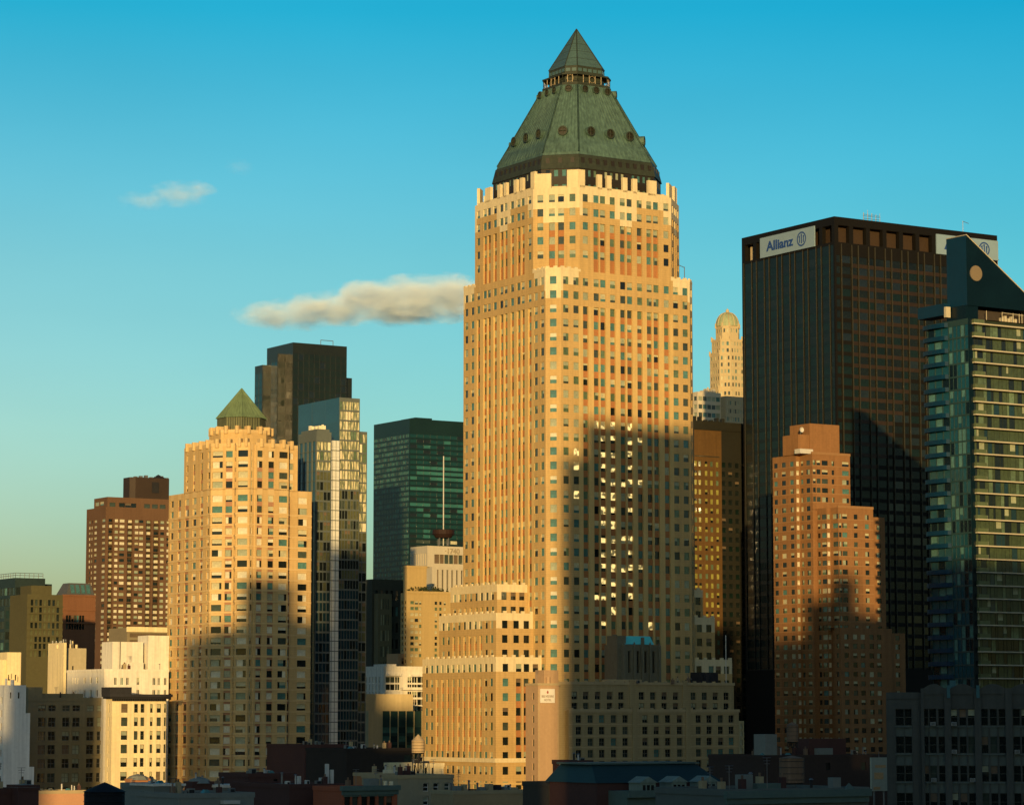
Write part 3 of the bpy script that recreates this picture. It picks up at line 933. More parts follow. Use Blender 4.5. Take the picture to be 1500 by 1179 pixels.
    rf = MB(); rf.cone(O(hd + 0.4), z1 - 0.2, (cx, cy, za), COPPER_L); rf.face([(*p, z1 - 0.2) for p in O(hd + 0.4)], COPPER_L)
    for e in range(8):
        p0, p1 = O(hd + 0.4)[e], O(hd + 0.4)[(e + 1) % 8]
        for j in range(5):
            f = j / 5
            x, y = p0[0] + (p1[0] - p0[0]) * f, p0[1] + (p1[1] - p0[1]) * f
            rf.bar((x, y, z1 - 0.2), (cx, cy, za), 0.16 if j == 0 else 0.10, COPPER_L, 4)
    rf.build('pyramid_roof', b.root)
    b.finish()
octagon_tower()

# ================================================================ brown brick apartment tower far left
BROWN = mat('brown_brick', (0.135, 0.075, 0.04), 0.85, 0.1, 0.3, streak=0.1, line=0.6)
BROWN_D = mat('dark_brown_recess', (0.055, 0.04, 0.025), 0.85, 0.2, 0.3)
BROWN_P = mat('bronze_penthouse', (0.04, 0.027, 0.018), 0.6, 0.15, 0.3)
def brown_tower():
    b = Building('apartment_tower', 'brown brick apartment tower with dark balcony strips and boxy bronze penthouse', 'apartment tower', 155, 745, 1480)
    b.pal = [(5, G_DARK, BL_PALE, 1.0), (3, G_DARK, BL_CREAM, 0.8), (2, G_MID, BL_SHEER, 1.0), (2, G_TEAL, BL_SHEER, 0.8), (2, G_DARK, None, 0)]
    mb = b.wm
    YL = b.y(127, 745); XR = b.x(262, 745); ZT = b.z(742)
    zq = lambda zy: b.z(660 + zy / 3.93)
    fh = (zq(400) - zq(955)) / 17
    rows = [(zq(400) - fh * k, 1.5) for k in range(44)]
    rows = [r for r in rows if r[0] > 3]
    X = lambda zx: b.x(100 + zx / 3.93, 850); Y = lambda zx: b.y(100 + zx / 3.93, 850)
    wcols = [(240, 24), (272, 18), (305, 26), (352, 28), (389, 20), (416, 22), (459, 28), (503, 30), (537, 20), (575, 24), (612, 24)]
    cr = [(X(c), w_ / 3.93 / 2.38) for c, w_ in wcols]
    rec = {0, 3, 6, 7}
    def cb(i, k, u, z):
        if i is not None and k is not None:
            return (1.5, None) if i in rec else (0.25, None)
        if i in rec and z < ZT - 5: return 1.3, BROWN_D
        return 0.0, BROWN
    boxb(b, mb, 0, XR, 0, YL, 0, ZT, BROWN, R=dict(cols=cr, rows=rows, cb=cb),
         L=dict(cols=sorted([(YL - Y(c), w_ / 3.93 / 1.49) for c, w_ in [(118, 12), (131, 9), (152, 20), (198, 24)]]), rows=rows))
    # balcony slabs in the dark strips
    bal = MB()
    for i in rec:
        u, wd = cr[i]
        for z, h in rows: bal.box(u - wd * 0.62, u + wd * 0.62, -0.35, 1.2, z - h / 2 - 0.5, z - h / 2 - 0.15, BROWN)
    o = bal.build('balconies', b.root); o['kind'] = 'stuff'
    Z2 = b.z(728, 3, 3)
    y2 = b.y(134, 735)
    boxb(b, mb, 1.5, XR - 1, 1.5, y2, ZT, Z2, BROWN, R=dict(cols=[(X(z_) - 1.5, 3.4) for z_ in (255, 310, 345, 375, 455, 500, 545)], rows=[(Z2 - 4, 2.2)], pal=P_DARK), L=dict(cols=[(4, 5), (10, 5)], rows=[(Z2 - 3, 2)], pal=P_OFFICE))
    Z3 = b.z(699, 15, 8)
    pm = MB()
    xa = b.x(192, 715, 4.0); xb = b.x(247.5, 715, 4.0)
    pm.prism([(xa, 12), (xa - 0.0, 6), (xa + 2.5, 4), (xb, 4), (xb + 1, 6), (xb + 1, 14), (xa, 14)], Z2, Z3, BROWN_P)
    pm.box(xa + 12, xb - 6, 3.7, 4, Z3 - 8, Z3 - 2.2, DARKM)
    for j in range(7): pm.box(xa + 3 + j * 3, xa + 4.6 + j * 3, 6, 8, Z3, Z3 + 0.6 + (j % 3) * 0.4, METAL)
    pm.cone([(xb - 8, 5), (xb - 1, 5), (xb - 1, 9), (xb - 8, 9)], Z3, (xb - 5, 7, Z3 + 2.2), DARKM)
    pm.build('penthouse', b.root)
    b.finish()
brown_tower()

# ================================================================ dark stepped glass tower (left of the middle)
DG1 = glass('dark_tower_glass', (0.010, 0.017, 0.012), 0.16, 0.35, 0.2, bump=0.015)
DGL = glass('dark_tower_sky_tinted_glass', (0.004, 0.035, 0.055), 0.12, 0.5, 0.2, bump=0.01)  # sky reflection of the left faces put into this blue base
DG2 = mat('dark_tower_spandrel', (0.014, 0.017, 0.011), 0.25, 0.2, 0.2, spec=0.5)
def dark_stepped():
    b = Building('office_tower', 'black stepped glass tower rising behind the small green pyramid', 'office tower', 429, 520, 1500)
    b.pal = [(6, DG1, None, 0), (1, G_DARK, None, 0)]
    mb = b.wm
    X1 = b.x(508, 520); Y1 = 8.2
    Z = b.z(501.5)
    def glassface(L):
        return dict(cols=even(L, max(1, int(L / 3.2)), 0.92, 0.2), rows=rows_from(Z, 7.5, 4.0, 3.3, 60), cb=simple_cb(DG2, 0.08))
    boxb(b, mb, 0, X1, 0, Y1 + 22, 60, Z, DG2, ROOFD, R=glassface(X1), L=glassface(Y1 + 22))
    X2 = b.x(515.5, 560, 5)
    boxb(b, mb, X1, X2, 5, 25, 60, b.z(553, X1, 5), DG2, ROOFD)
    for p, y0, dy, py in ((4.9, 8.2, 8.0, 518), (9.8, 16.2, 8.9, 534.5)):
        Zt = b.z(py, -p, y0)
        boxb(b, mb, -p, 0, y0, y0 + dy, 60, Zt, DG2, ROOFD, R=dict(cols=[(p / 2, p - 0.6)], rows=rows_from(Zt, 6, 4, 3.3, 60), cb=simple_cb(DG2, 0.08)),
             L=dict(cols=even(dy, 2, 0.92, 0.2), rows=rows_from(Zt, 6, 4, 3.3, 60), cb=simple_cb(DG2, 0.08), pal=[(1, DGL, None, 0)]))
        boxb(b, mb, 0, X1 * 0.5, y0 + 0.1, y0 + dy, 60, Zt, DG2, ROOFD)
    mb.box(0, X1, 0, Y1 + 22, 0, 60, DG2)
    m = MB()
    xa, xb = b.x(475, 503), b.x(493, 503)
    m.bar((xa, 4, Z), (xa, 4, Z + 3), 0.18, METAL); m.bar((xb, 4, Z), (xb, 4, Z + 3), 0.18, METAL); m.bar((xa, 4, Z + 3), (xb, 4, Z + 3), 0.18, METAL)
    m.build('roof_rail', b.root)
    b.finish()
dark_stepped()

# ================================================================ glass apartment cluster with sun glints
BLUEG = glass('blue_glass_wall', (0.02, 0.075, 0.12), 0.10, 0.5, 0.15, bump=0.03)
SLABM = mat('grey_teal_slab_edge', (0.11, 0.13, 0.115), 0.6, 0.1, 0.3)
CREAMP = mat('cream_panels', (0.66, 0.66, 0.58), 0.6, 0.05, 0.3, line=2.83)
OLIVEG = glass('olive_glass', (0.10, 0.105, 0.05), 0.15, 0.5, 0.3)
DTEAL = glass('deep_teal_glass', (0.012, 0.035, 0.045), 0.08, 0.5, 0.3)
GOLDP = mat('pale_gold_glint', (0.85, 0.76, 0.50), 0.35, 0.15, 0.6, coat=0.6)  # sun glints put into a pale gold base colour
def glass_cluster():
    b = Building('glass_apartment_tower', 'slim blue glass apartment tower with a cream strip and glittering windows', 'apartment tower', 463.5, 650, 795)
    mb = b.wm
    ZA = b.z(632); ZS_ = b.z(643)
    GLN = mat('glint_streaked_glass', (1, 1, 1), 0.2, 0, coat=0.6)  # streaky noise colour paints sun glints into the panes
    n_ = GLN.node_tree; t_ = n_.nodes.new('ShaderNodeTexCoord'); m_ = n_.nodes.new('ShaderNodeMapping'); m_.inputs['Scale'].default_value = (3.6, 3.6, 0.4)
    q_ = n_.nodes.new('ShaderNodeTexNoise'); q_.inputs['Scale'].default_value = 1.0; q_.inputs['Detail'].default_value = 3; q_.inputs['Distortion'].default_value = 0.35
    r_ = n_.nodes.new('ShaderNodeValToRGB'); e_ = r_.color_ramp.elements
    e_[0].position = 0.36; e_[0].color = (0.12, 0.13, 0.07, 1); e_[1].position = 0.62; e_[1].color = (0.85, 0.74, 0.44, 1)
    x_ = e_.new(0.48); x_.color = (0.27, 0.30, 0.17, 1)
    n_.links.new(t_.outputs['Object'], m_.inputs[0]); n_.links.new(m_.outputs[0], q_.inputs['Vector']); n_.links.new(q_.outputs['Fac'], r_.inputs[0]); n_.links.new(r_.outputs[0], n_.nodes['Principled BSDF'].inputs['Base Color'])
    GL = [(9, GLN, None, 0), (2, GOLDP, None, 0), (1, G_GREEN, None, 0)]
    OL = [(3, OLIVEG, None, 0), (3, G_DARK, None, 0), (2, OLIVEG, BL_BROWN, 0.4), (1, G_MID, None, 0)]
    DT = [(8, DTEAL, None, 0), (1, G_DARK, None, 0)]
    def fade(z_glint, z_olive):  # upper panes get painted glints, middle ones an olive reflection colour
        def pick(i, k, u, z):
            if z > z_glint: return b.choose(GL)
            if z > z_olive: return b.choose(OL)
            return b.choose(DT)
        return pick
    xf = b.x(485, 700); yb = 13.5
    zt = b.z(808)
    zg = b.z(690)
    fh = 2.83
    # front block
    yA = b.y(437, 650)
    boxb(b, mb, 0, xf, 0, yA, 0, ZA, SLABM, ROOFD,
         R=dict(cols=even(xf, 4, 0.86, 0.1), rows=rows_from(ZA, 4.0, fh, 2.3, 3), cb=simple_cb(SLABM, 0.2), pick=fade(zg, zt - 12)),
         L=dict(cols=even(yA, 4, 0.72, 0.3), rows=rows_from(ZA, 4.0, fh, 2.7, 3), cb=simple_cb(SLABM, 0.25), pick=lambda i, k, u, z: (BLUEG, None, 0)))
    mb.box(0.4, xf - 0.4, 0.4, yA - 1, ZA, ZA + 0.8, SLABM, ROOFD)
    # cream strip
    x2 = b.x(497, 700, 1.2)
    b.wm.box(xf, x2, 1.2, 14, 0, ZS_, CREAMP)
    for j in range(1, 44): mb.box(xf + 0.02, x2 + 0.03, 1.14, 1.2, ZS_ - j * fh - 0.12, ZS_ - j * fh + 0.12, SLABM)
    for xx in (xf + (x2 - xf) * 0.33, xf + (x2 - xf) * 0.66): mb.box(xx - 0.05, xx + 0.05, 1.12, 1.2, 0, ZS_, SLABM)
    # tall slab
    x3, y3 = x2 + 1.0, 3.2
    x3 = b.x(497, 620, y3)
    x4 = b.x(527, 620, y3)
    y4 = b.y(437, 600, x3)
    Zt = b.z(582, x3, y3)
    zgl, zol = b.z(716), b.z(866)
    boxb(b, mb, x3, x4, y3, y4, 0, Zt, SLABM, ROOFD,
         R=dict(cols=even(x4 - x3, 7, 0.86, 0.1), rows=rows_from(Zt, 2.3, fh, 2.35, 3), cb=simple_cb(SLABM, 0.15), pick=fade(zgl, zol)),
         L=dict(cols=even(y4 - y3, 3, 0.985, 0.05), rows=rows_from(Zt, 3.2, 6 * fh / 5 * 2, fh * 2.2, 3), cb=simple_cb(BLUEG, 0.05, ), pick=lambda i, k, u, z: (BLUEG, None, 0)))
    # right hand strip
    xa = b.x(527.5, 700, 4.2); xb = b.x(537.5, 700, 4.2)
    Z5 = b.z(632, xa, 4.2)
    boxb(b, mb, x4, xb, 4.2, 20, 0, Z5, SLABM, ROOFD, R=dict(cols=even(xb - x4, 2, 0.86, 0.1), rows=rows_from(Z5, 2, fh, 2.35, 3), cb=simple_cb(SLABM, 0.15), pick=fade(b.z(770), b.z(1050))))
    # rooftop plant in the pale gold glint colour
    pl = MB(); r = random.Random(3)
    for j in range(9):
        x = r.uniform(0.4, xf - 0.8); y = r.uniform(1, 9); s_ = r.uniform(0.5, 1.1)
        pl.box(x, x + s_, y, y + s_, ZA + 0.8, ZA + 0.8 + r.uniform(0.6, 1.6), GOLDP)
    pl.build('rooftop_plant', b.root)
    b.frame = None
    b.finish()
glass_cluster()

# ================================================================ green glass office tower
GG = glass('green_curtain_glass', (0.006, 0.038, 0.034), 0.10, 0.5, 0.25, bump=0.04)
GGL = glass('green_curtain_light', (0.03, 0.13, 0.11), 0.15, 0.5, 0.25)
GGS = mat('green_spandrel', (0.006, 0.020, 0.017), 0.3, 0.2, 0.2, spec=0.5)
def green_tower():
    b = Building('office_tower', 'broad dark green glass office tower with horizontal bands behind the thin mast', 'office tower', 600, 620, 2000)
    YL = b.y(547.5, 640); XR = b.x(700, 620); Z = b.z(613)
    rows = rows_from(Z, 12, 3.75, 2.3, 60)
    def pick(i, k, u, z):
        r = b.rnd.random()
        if k in (6, 7, 8, 10, 13): return (GGL, None, 0) if r < 0.8 else (GG, None, 0)
        if 20 <= k <= 24 and r < 0.35: return (G_MID, None, 0) if r > 0.1 else (BL_CREAM, None, 0)
        return (GGL, None, 0) if r < 0.10 else ((G_DARK, None, 0) if r > 0.85 else (GG, None, 0))
    def pickL(i, k, u, z):
        r = b.rnd.random()
        return (GGL, None, 0) if r < 0.45 else (GG, None, 0)
    boxb(b, b.wm, 0, XR, 0, YL, 60, Z, GGS, ROOFD, R=dict(cols=even(XR, 10, 0.97, 0.5), rows=rows, cb=simple_cb(GGS, 0.15), pick=pick),
         L=dict(cols=even(YL, 22, 0.8, 0.5), rows=rows, cb=simple_cb(GGS, 0.15), pick=pickL))
    b.wm.box(0, XR, 0, YL, 0, 60, GGS)
    m = MB(); m.box(8, 22, 6, 26, Z, Z + 1.8, GGS); m.build('penthouse', b.root)
    b.finish(60)
green_tower()

# ================================================================ buildings between the towers
PALE_ST = mat('pale_limestone', (0.52, 0.47, 0.35), 0.85, 0.06, 0.3, streak=0.1)
GOLD_ST = mat('golden_limestone', (0.47, 0.34, 0.14), 0.85, 0.07, 0.3, streak=0.1)
OLIVE_W = mat('olive_grey_brick', (0.13, 0.125, 0.07), 0.9, 0.1, 0.3, streak=0.1)
WHITE_W = mat('white_painted_wall', (0.78, 0.73, 0.60), 0.85, 0.09, 0.3, streak=0.22)
CREAM_W = mat('cream_painted_wall', (0.78, 0.65, 0.37), 0.85, 0.09, 0.3, streak=0.2)

def text_part(b, body, size, loc, rotz, m, name='lettering', ext=0.05, align='CENTER', width=None, bold=0.0):
    cu = bpy.data.curves.new(name, 'FONT'); cu.body = body; cu.size = size; cu.extrude = ext; cu.align_x = align; cu.offset = bold; cu.align_y = 'CENTER'
    cu.materials.append(m)
    o = bpy.data.objects.new(name, cu); COL.objects.link(o); o.parent = b.root if isinstance(b, Building) else b
    o.location = loc; o.rotation_euler = (pi / 2, 0, rotz)
    bpy.context.view_layer.update()
    me = bpy.data.meshes.new_from_object(o.evaluated_get(bpy.context.evaluated_depsgraph_get()))
    xs = [v.co.x for v in me.vertices]; wd = max(xs) - min(xs)
    if width: 
        for v in me.vertices: v.co.x *= width / wd
    bpy.data.objects.remove(o)
    q = bpy.data.objects.new(name, me); COL.objects.link(q); q.parent = b.root if isinstance(b, Building) else b
    q.location = loc; q.rotation_euler = (pi / 2, 0, rotz)
    return q

def b1740():
    b = Building('office_building', 'pale striped building bearing the number 1740 above square windows', 'office building', 626, 800, 1060)
    Z = b.z(799); YL = b.y(601, 820); XR = b.x(700, 830)
    zb = b.z(830); z2 = b.z(865, -4, 4)
    k = 3.33
    def cbs(i, kk, u, z):
        if i is not None and kk is not None: return 0.7, None
        return 0.0, PALE_ST
    dk = [(5, G_DARK, None, 0), (2, BL_BROWN, None, 0)]
    X = lambda px: b.x(px, 820)
    boxb(b, b.wm, 0, XR, 0, YL, zb, Z, PALE_ST, ROOFG,
         R=dict(cols=[(X(430 + zx / 3.93), 2.4) for zx in (827, 853, 880, 907, 934, 960, 987)], rows=[(b.z(818), 3.4)], cb=cbs, pal=[(1, BL_BROWN, None, 0), (2, G_MID, None, 0)]),
         L=dict(cols=even(YL, 7, 0.42, 0.4), rows=[((Z + zb) / 2 - 1.0, (Z - zb) - 3.5)], cb=cbs, pal=dk))
    xr = XR + 3
    boxb(b, b.wm, 1.2, xr, -1.5, YL, 0, zb, PALE_ST, ROOFG, R=dict(cols=even(xr - 1.2, 10, 0.36, 1.5), rows=[(zb - 8, 14.0), (zb - 26, 16), (zb - 44, 16)], cb=cbs, pal=dk))
    text_part(b, '\u00b71740', 2.9, (X(430 + 912 / 3.93), -0.25, b.z(430 * 0 + 806.3)), 0, mat('raised_numerals', (0.36, 0.31, 0.21), 0.7, 0), 'numerals', 0.2)
    b.finish()
    # mast with a dark red drum standing on its roof
    r = Building('mast', 'thin white mast on a dark red drum, standing on the roof beside the tall tower', 'mast', 649.5, 790, 1070)
    m = MB(); z0 = zof(r.X, r.Y, 799); z1 = zof(r.X, r.Y, 668)
    m.bar((0, 0, z0), (0, 0, z1), 0.22, PIPE, 8); m.build('pole', r.root)
    d = MB(); zd = zof(r.X, r.Y, 784)
    RED = mat('dark_red_drum', (0.028, 0.013, 0.009), 0.7, 0.2, 1)
    d.cyl(0, 0, 3.0, zd - 1.0, zd + 0.3, RED, 20, 3.9); d.cyl(0, 0, 4.2, zd + 0.3, zd + 2.0, RED, 20)
    d.build('drum', r.root)
    s_ = MB()
    for a in range(4): s_.bar((2.4 * cos(a * pi / 2 + .4), 2.4 * sin(a * pi / 2 + .4), z0), (2.4 * cos(a * pi / 2 + .4), 2.4 * sin(a * pi / 2 + .4), zd), 0.25, METAL)
    s_.build('support', r.root)
b1740()

def gold_building():
    b = Building('office_building', 'golden stone building with a blank block on top and plants on its terrace', 'office building', 596, 850, 1000)
    Z1 = b.z(831, 0, 0); Z2 = b.z(868, 0, 0)
    xr = b.x(628, 850); yl = b.y(587, 850)
    boxb(b, b.wm, 1, xr, 1.5, yl, Z2, Z1, GOLD_ST, ROOFG)
    b.wm.box(0.8, xr + 0.2, 1.3, yl, Z1, Z1 + 0.8, GOLD_ST)
    x2 = b.x(662, 900)
    X = lambda zx: b.x(430 + zx / 3.93, 920)
    rows = rows_from(Z2, 5.8, 7.3 / 3.61 * 1.0 * 3.9 / 1.95 * 1.0, 2.3, 3)
    rows = rows_from(Z2, 3.4, 2.06, 1.15, 3)
    cols = [(X(683), 1.5), (X(708), 1.5), (X(730), 1.0), (X(820), 1.1), (X(846), 1.0), (X(871), 1.0)]
    boxb(b, b.wm, 0, x2, 0, yl, 0, Z2, GOLD_ST, ROOFG, R=dict(cols=cols, rows=rows, pal=[(3, G_GREEN, None, 0), (3, BL_CREAM, None, 0), (2, G_DARK, None, 0), (1, G_MID, BL_CREAM, 0.5)], cb=simple_cb(GOLD_ST, 0.3)),
         L=dict(cols=even(yl, 2, 0.5), rows=rows, pal=P_DARK))
    b.wm.box(-0.2, x2 + 0.2, -0.25, 0.3, Z2 - 0.2, Z2 + 0.7, GOLD_ST)
    pm = MB(); r = random.Random(4); LEAF = mat('terrace_leaves', (0.035, 0.045, 0.015), 0.9, 0.3, 2)
    for j in range(46):
        x = r.uniform(1, x2 - 0.5) if j % 3 else r.uniform(x2 * 0.55, x2 * 0.75); y = r.uniform(0.3, 1.2); s_ = r.uniform(0.5, 1.2)
        for t in range(9):
            c = Vector((x + r.uniform(-s_, s_), y + r.uniform(-.4, .4), Z2 + 0.6 + r.uniform(0, 1.6 * s_)))
            a = Vector((r.uniform(-1, 1), r.uniform(-1, 1), r.uniform(-1, 1))).normalized() * 0.45; c2 = Vector((r.uniform(-1, 1), r.uniform(-1, 1), r.uniform(-1, 1))).normalized() * 0.45
            pm.face([c, c + a, c + a + c2, c + c2], LEAF)
    o = pm.build('terrace_planting', b.root); o['kind'] = 'stuff'
    b.finish()
    # darker building to its left
    b = Building('office_building', 'dark olive building in shade just right of the slim blue glass tower', 'office building', 545, 860, 1100)
    Z = b.z(848); xr = b.x(603, 860); yl = b.y(536, 860)
    DK = mat('shade_darkened_wall', (0.045, 0.05, 0.035), 0.85, 0.15, 0.2)  # the building's shade is put into this dark base colour
    boxb(b, b.wm, 0, xr, 0, yl, 0, Z, DK, ROOFD, R=dict(cols=even(xr, 7, 0.5, 1), rows=rows_from(Z, 6, 6.3, 3.6, 3), pal=P_DARK))
    z2 = b.z(869, 0, -3)
    x2 = b.x(574, 880, -3)
    boxb(b, b.wm, 1, x2, -3, 0, 0, z2, OLIVE_W, ROOFD, R=dict(cols=even(x2 - 1, 4, 0.45, 1), rows=rows_from(z2, 4, 6.1, 4.0, z2 - 40), cb=simple_cb(OLIVE_W, 0.2), pal=[(2, G_MID, None, 0), (1, BL_SHEER, None, 0)]))
    b.finish()
gold_building()

def white_terraces():
    b = Building('apartment_house', 'white stepped apartment house with terraces left of the tall tan tower', 'apartment house', 562, 1000, 900)
    Z = b.z(979); xr = b.x(632, 990); yl = b.y(530, 990)
    X = lambda zx: b.x(430 + zx / 4.933, 1000)
    zr = lambda zy: b.z(940 + zy / 4.933)
    b.frame = (WHITE_W, 0.12, 1, 0)
    cols = [(X(700), 3.4), (X(748), 2.2), (X(840), 1.6), (X(873), 2.2), (X(922), 3.6), (X(985), 3)]
    boxb(b, b.wm, 0, xr, 0, yl, 0, Z, WHITE_W, ROOFG, R=dict(cols=cols, rows=[(zr(y), 2.0) for y in (272, 326, 378, 434, 486, 540)], pal=P_DARK), L=dict(cols=even(yl, 5, 0.45, 2), rows=[(zr(y), 2.0) for y in (272, 326, 378)], pal=P_DARK), parapet=(0.8, WHITE_W, 0.4))
    for (xa, xc, zt, dz) in ((670, 760, 228, 7), (840, 950, 232, 5)):
        b.wm.box(X(xa), X(xc), -1.6, -0.05, zr(zt + 16), zr(zt), WHITE_W)
    for (xa, xc, zy) in ((770, 960, 330), (640, 770, 360)):
        b.wm.box(X(xa), X(xc), -1.8, -0.05, zr(zy + 16), zr(zy - 4), WHITE_W)
    Zp = b.z(972, 4, 4)
    boxb(b, b.wm, X(690), X(765), 2, 10, Z, zr(158), WHITE_W, ROOFG)
    boxb(b, b.wm, X(800), X(960), 3, 10, Z, zr(178), WHITE_W, ROOFG)
    b.finish()
    b = Building('hall_building', 'plain beige flat-fronted building with dark teal ribbon windows below', 'building', 536, 1040, 850)
    Z = b.z(1016); xm = b.x(605, 1040); xr = b.x(626, 1040)
    BEI = mat('beige_render', (0.58, 0.46, 0.25), 0.85, 0.06, 0.2, streak=0.1)
    z2 = b.z(1041)
    boxb(b, b.wm, 0, xm, 0, 22, 0, Z, BEI, ROOFG)
    xa = b.x(556, 1080)
    b.pal = [(3, DTEAL, None, 0), (2, G_TEAL, None, 0)]
    boxb(b, b.wm, 0.0, xr, -1.6, 0, 0, z2, BEI, ROOFG, R=dict(cols=[(xa + (xr - xa) * (j + 0.5) / 6, (xr - xa) / 6 - 0.25) for j in range(6)], rows=[(b.z(y), 1.7) for y in (1069, 1082, 1095, 1107, 1119)], cb=simple_cb(BEI, 0.3, mat('teal_spandrel', (0.02, 0.05, 0.05), 0.4, 0.2), 0.2)))
    b.finish()
    b = Building('penthouse_block', 'small tan rooftop block with two dark windows beneath the golden stone building', 'building', 583, 960, 1000)
    Z = b.z(957); xr = b.x(601, 960); x2 = b.x(618, 960)
    TN = mat('tan_render', (0.40, 0.25, 0.12), 0.85, 0.08, 0.2)
    boxb(b, b.wm, 0, xr, 0, 8, 0, Z, TN, ROOFG, R=dict(cols=[(xr * .4, 1.2), (xr * .72, 1.2)], rows=[(Z - 2.6, 2.2)], pal=P_DARK))
    boxb(b, b.wm, xr, x2, -2, 8, 0, b.z(962), GOLD_ST, ROOFG)
    b.finish()
white_terraces()

# ================================================================ far left group
def far_left():
    TG = glass('teal_dark_glass', (0.012, 0.03, 0.032), 0.12, 0.5, 0.3)
    TS = mat('teal_dark_spandrel', (0.02, 0.035, 0.033), 0.5, 0.2, 0.2)
    b = Building('office_building', 'dark teal glass office block with a roof rail at the far left', 'office building', 22, 860, 1080)
    b.pal = [(5, TG, None, 0), (1, G_TEAL, None, 0), (2, G_DARK, None, 0)]
    Z = b.z(846); xr = b.x(66, 860); 
    boxb(b, b.wm, 0, xr, 0, 30, 0, Z, TS, ROOFD, R=dict(cols=even(xr, 4, 0.85, 0.3), rows=rows_from(Z, 5, 4, 2.8, 3), cb=simple_cb(TS, 0.3)), L=dict(cols=even(30, 8, 0.85, 0.3), rows=rows_from(Z, 5, 4, 2.8, 3), cb=simple_cb(TS, 0.3)))
    x2 = b.x(76, 860, 4)
    boxb(b, b.wm, xr, x2, 4, 20, 0, b.z(855, xr, 4), TS, ROOFD)
    z3 = b.z(889, -6, 2)
    boxb(b, b.wm, -6.5, 3, -6, 40, 0, z3, TS, ROOFD, R=dict(cols=even(9.5, 3, 0.85, 0.3), rows=rows_from(z3, 3, 4, 2.8, 3), cb=simple_cb(TS, 0.2)), L=dict(cols=even(46, 12, 0.9, 0.3), rows=rows_from(z3, 3, 4, 2.8, 3), cb=simple_cb(TS, 0.2)))
    m = MB()
    for j in range(12):
        y = 1 + j * 2.4; m.bar((0.5, y, Z), (0.5, y, Z + 1.9), 0.1, METAL, 4)
    for j in range(7):
        x = 0.5 + j * (xr - 1) / 6; m.bar((x, 1, Z), (x, 1, Z + 1.9), 0.1, METAL, 4)
    for h in (1.0, 1.9): m.bar((0.5, 1, Z + h), (0.5, 28, Z + h), 0.1, METAL, 4); m.bar((0.5, 1, Z + h), (xr - 0.5, 1, Z + h), 0.1, METAL, 4)
    m.build('roof_rail', b.root)
    b.finish()
    OG = mat('olive_bands', (0.085, 0.078, 0.034), 0.8, 0.12, 0.2)
    b = Building('office_building', 'olive banded office block with stepped roof at the far left', 'office building', 40, 880, 1000)
    b.pal = [(4, OLIVEG, None, 0), (3, G_DARK, None, 0), (1, G_MID, None, 0)]
    Z = b.z(870); xr = b.x(92, 880)
    rr = [(b.z(820 + y / 3.283), 2.6) for y in (207, 238, 277, 315, 347, 380, 413, 446)]
    boxb(b, b.wm, 0, xr, 0, 16, 0, Z, OG, ROOFD, R=dict(cols=even(xr, 7, 0.6, 1), rows=rr, cb=simple_cb(OG, 0.25)))
    zz = b.z(849, 1, 4)
    boxb(b, b.wm, b.x(46, 855, 4), b.x(76, 855, 4), 4, 14, Z, b.z(857, 1, 4), OG, ROOFD)
    for y in (222, 255, 296, 331, 364, 397, 430): b.wm.box(-0.2, xr + 0.1, -0.3, 0, b.z(820 + (y + 4) / 3.283), b.z(820 + (y - 4) / 3.283), OG)
    z5 = b.z(968, 0, -3)
    b.finish()
    RB = mat('red_brown_brick', (0.19, 0.085, 0.04), 0.85, 0.1, 0.3, streak=0.1)
    b = Building('brick_building', 'red brown brick building with a slanted skylight roof at far left', 'building', 92, 880, 1250)
    Z = b.z(871); xr = b.x(140, 880)
    def hood(zb): b.wm.box(-0.3, xr, -0.45, 0, zb, zb + 0.8, RB)
    X = lambda zx: b.x(zx / 3.283, 920)
    boxb(b, b.wm, 0, xr, 0, 14, 0, Z, RB, ROOFD, R=dict(cols=[(X(c), 1.1) for c in (322, 335, 348, 361, 373, 386, 399)], rows=[(b.z(820 + y / 3.283), 3.2) for y in (282, 315)], pal=P_DARK))
    hood(b.z(894)); hood(b.z(913)); hood(Z - 0.6)
    mr_ = MB(); za = b.z(853, 3, 3)
    SK = mat('slate_roof', (0.10, 0.10, 0.085), 0.6, 0.15, 0.3)
    xs0, xs1 = 2.0, xr
    y0, y1 = 1.0, 6.0
    mr_.face([(xs0, y0, Z), (xs1, y0, Z), (xs1, y1, za), (xs0 + 3.5, y1, za)], SK)
    mr_.face([(xs0, 13, Z), (xs0, y0, Z), (xs0 + 3.5, y1, za), (xs0 + 3.5, 13, za)], SK); mr_.face([(xs0 + 3.5, y1, za), (xs1, y1, za), (xs1, 13, za), (xs0 + 3.5, 13, za)], SK)
    mr_.build('mansard_roof', b.root)
    sk = MB()
    for j in range(4):
        f = 0.26 + j * 0.17
        xa = xs0 + 2.6 + j * 2.5
        P = lambda x, t: (x, y0 + (y1 - y0) * t - 0.15, Z + (za - Z) * t + 0.1)
        sk.cuts.append(len(sk.f)); sk.face([P(xa, 0.15), P(xa + 1.8, 0.15), P(xa + 2.6, 0.85), P(xa + 0.9, 0.85)], G_TEAL)
    sk.build('skylight', b.root)
    b.finish()
far_left()

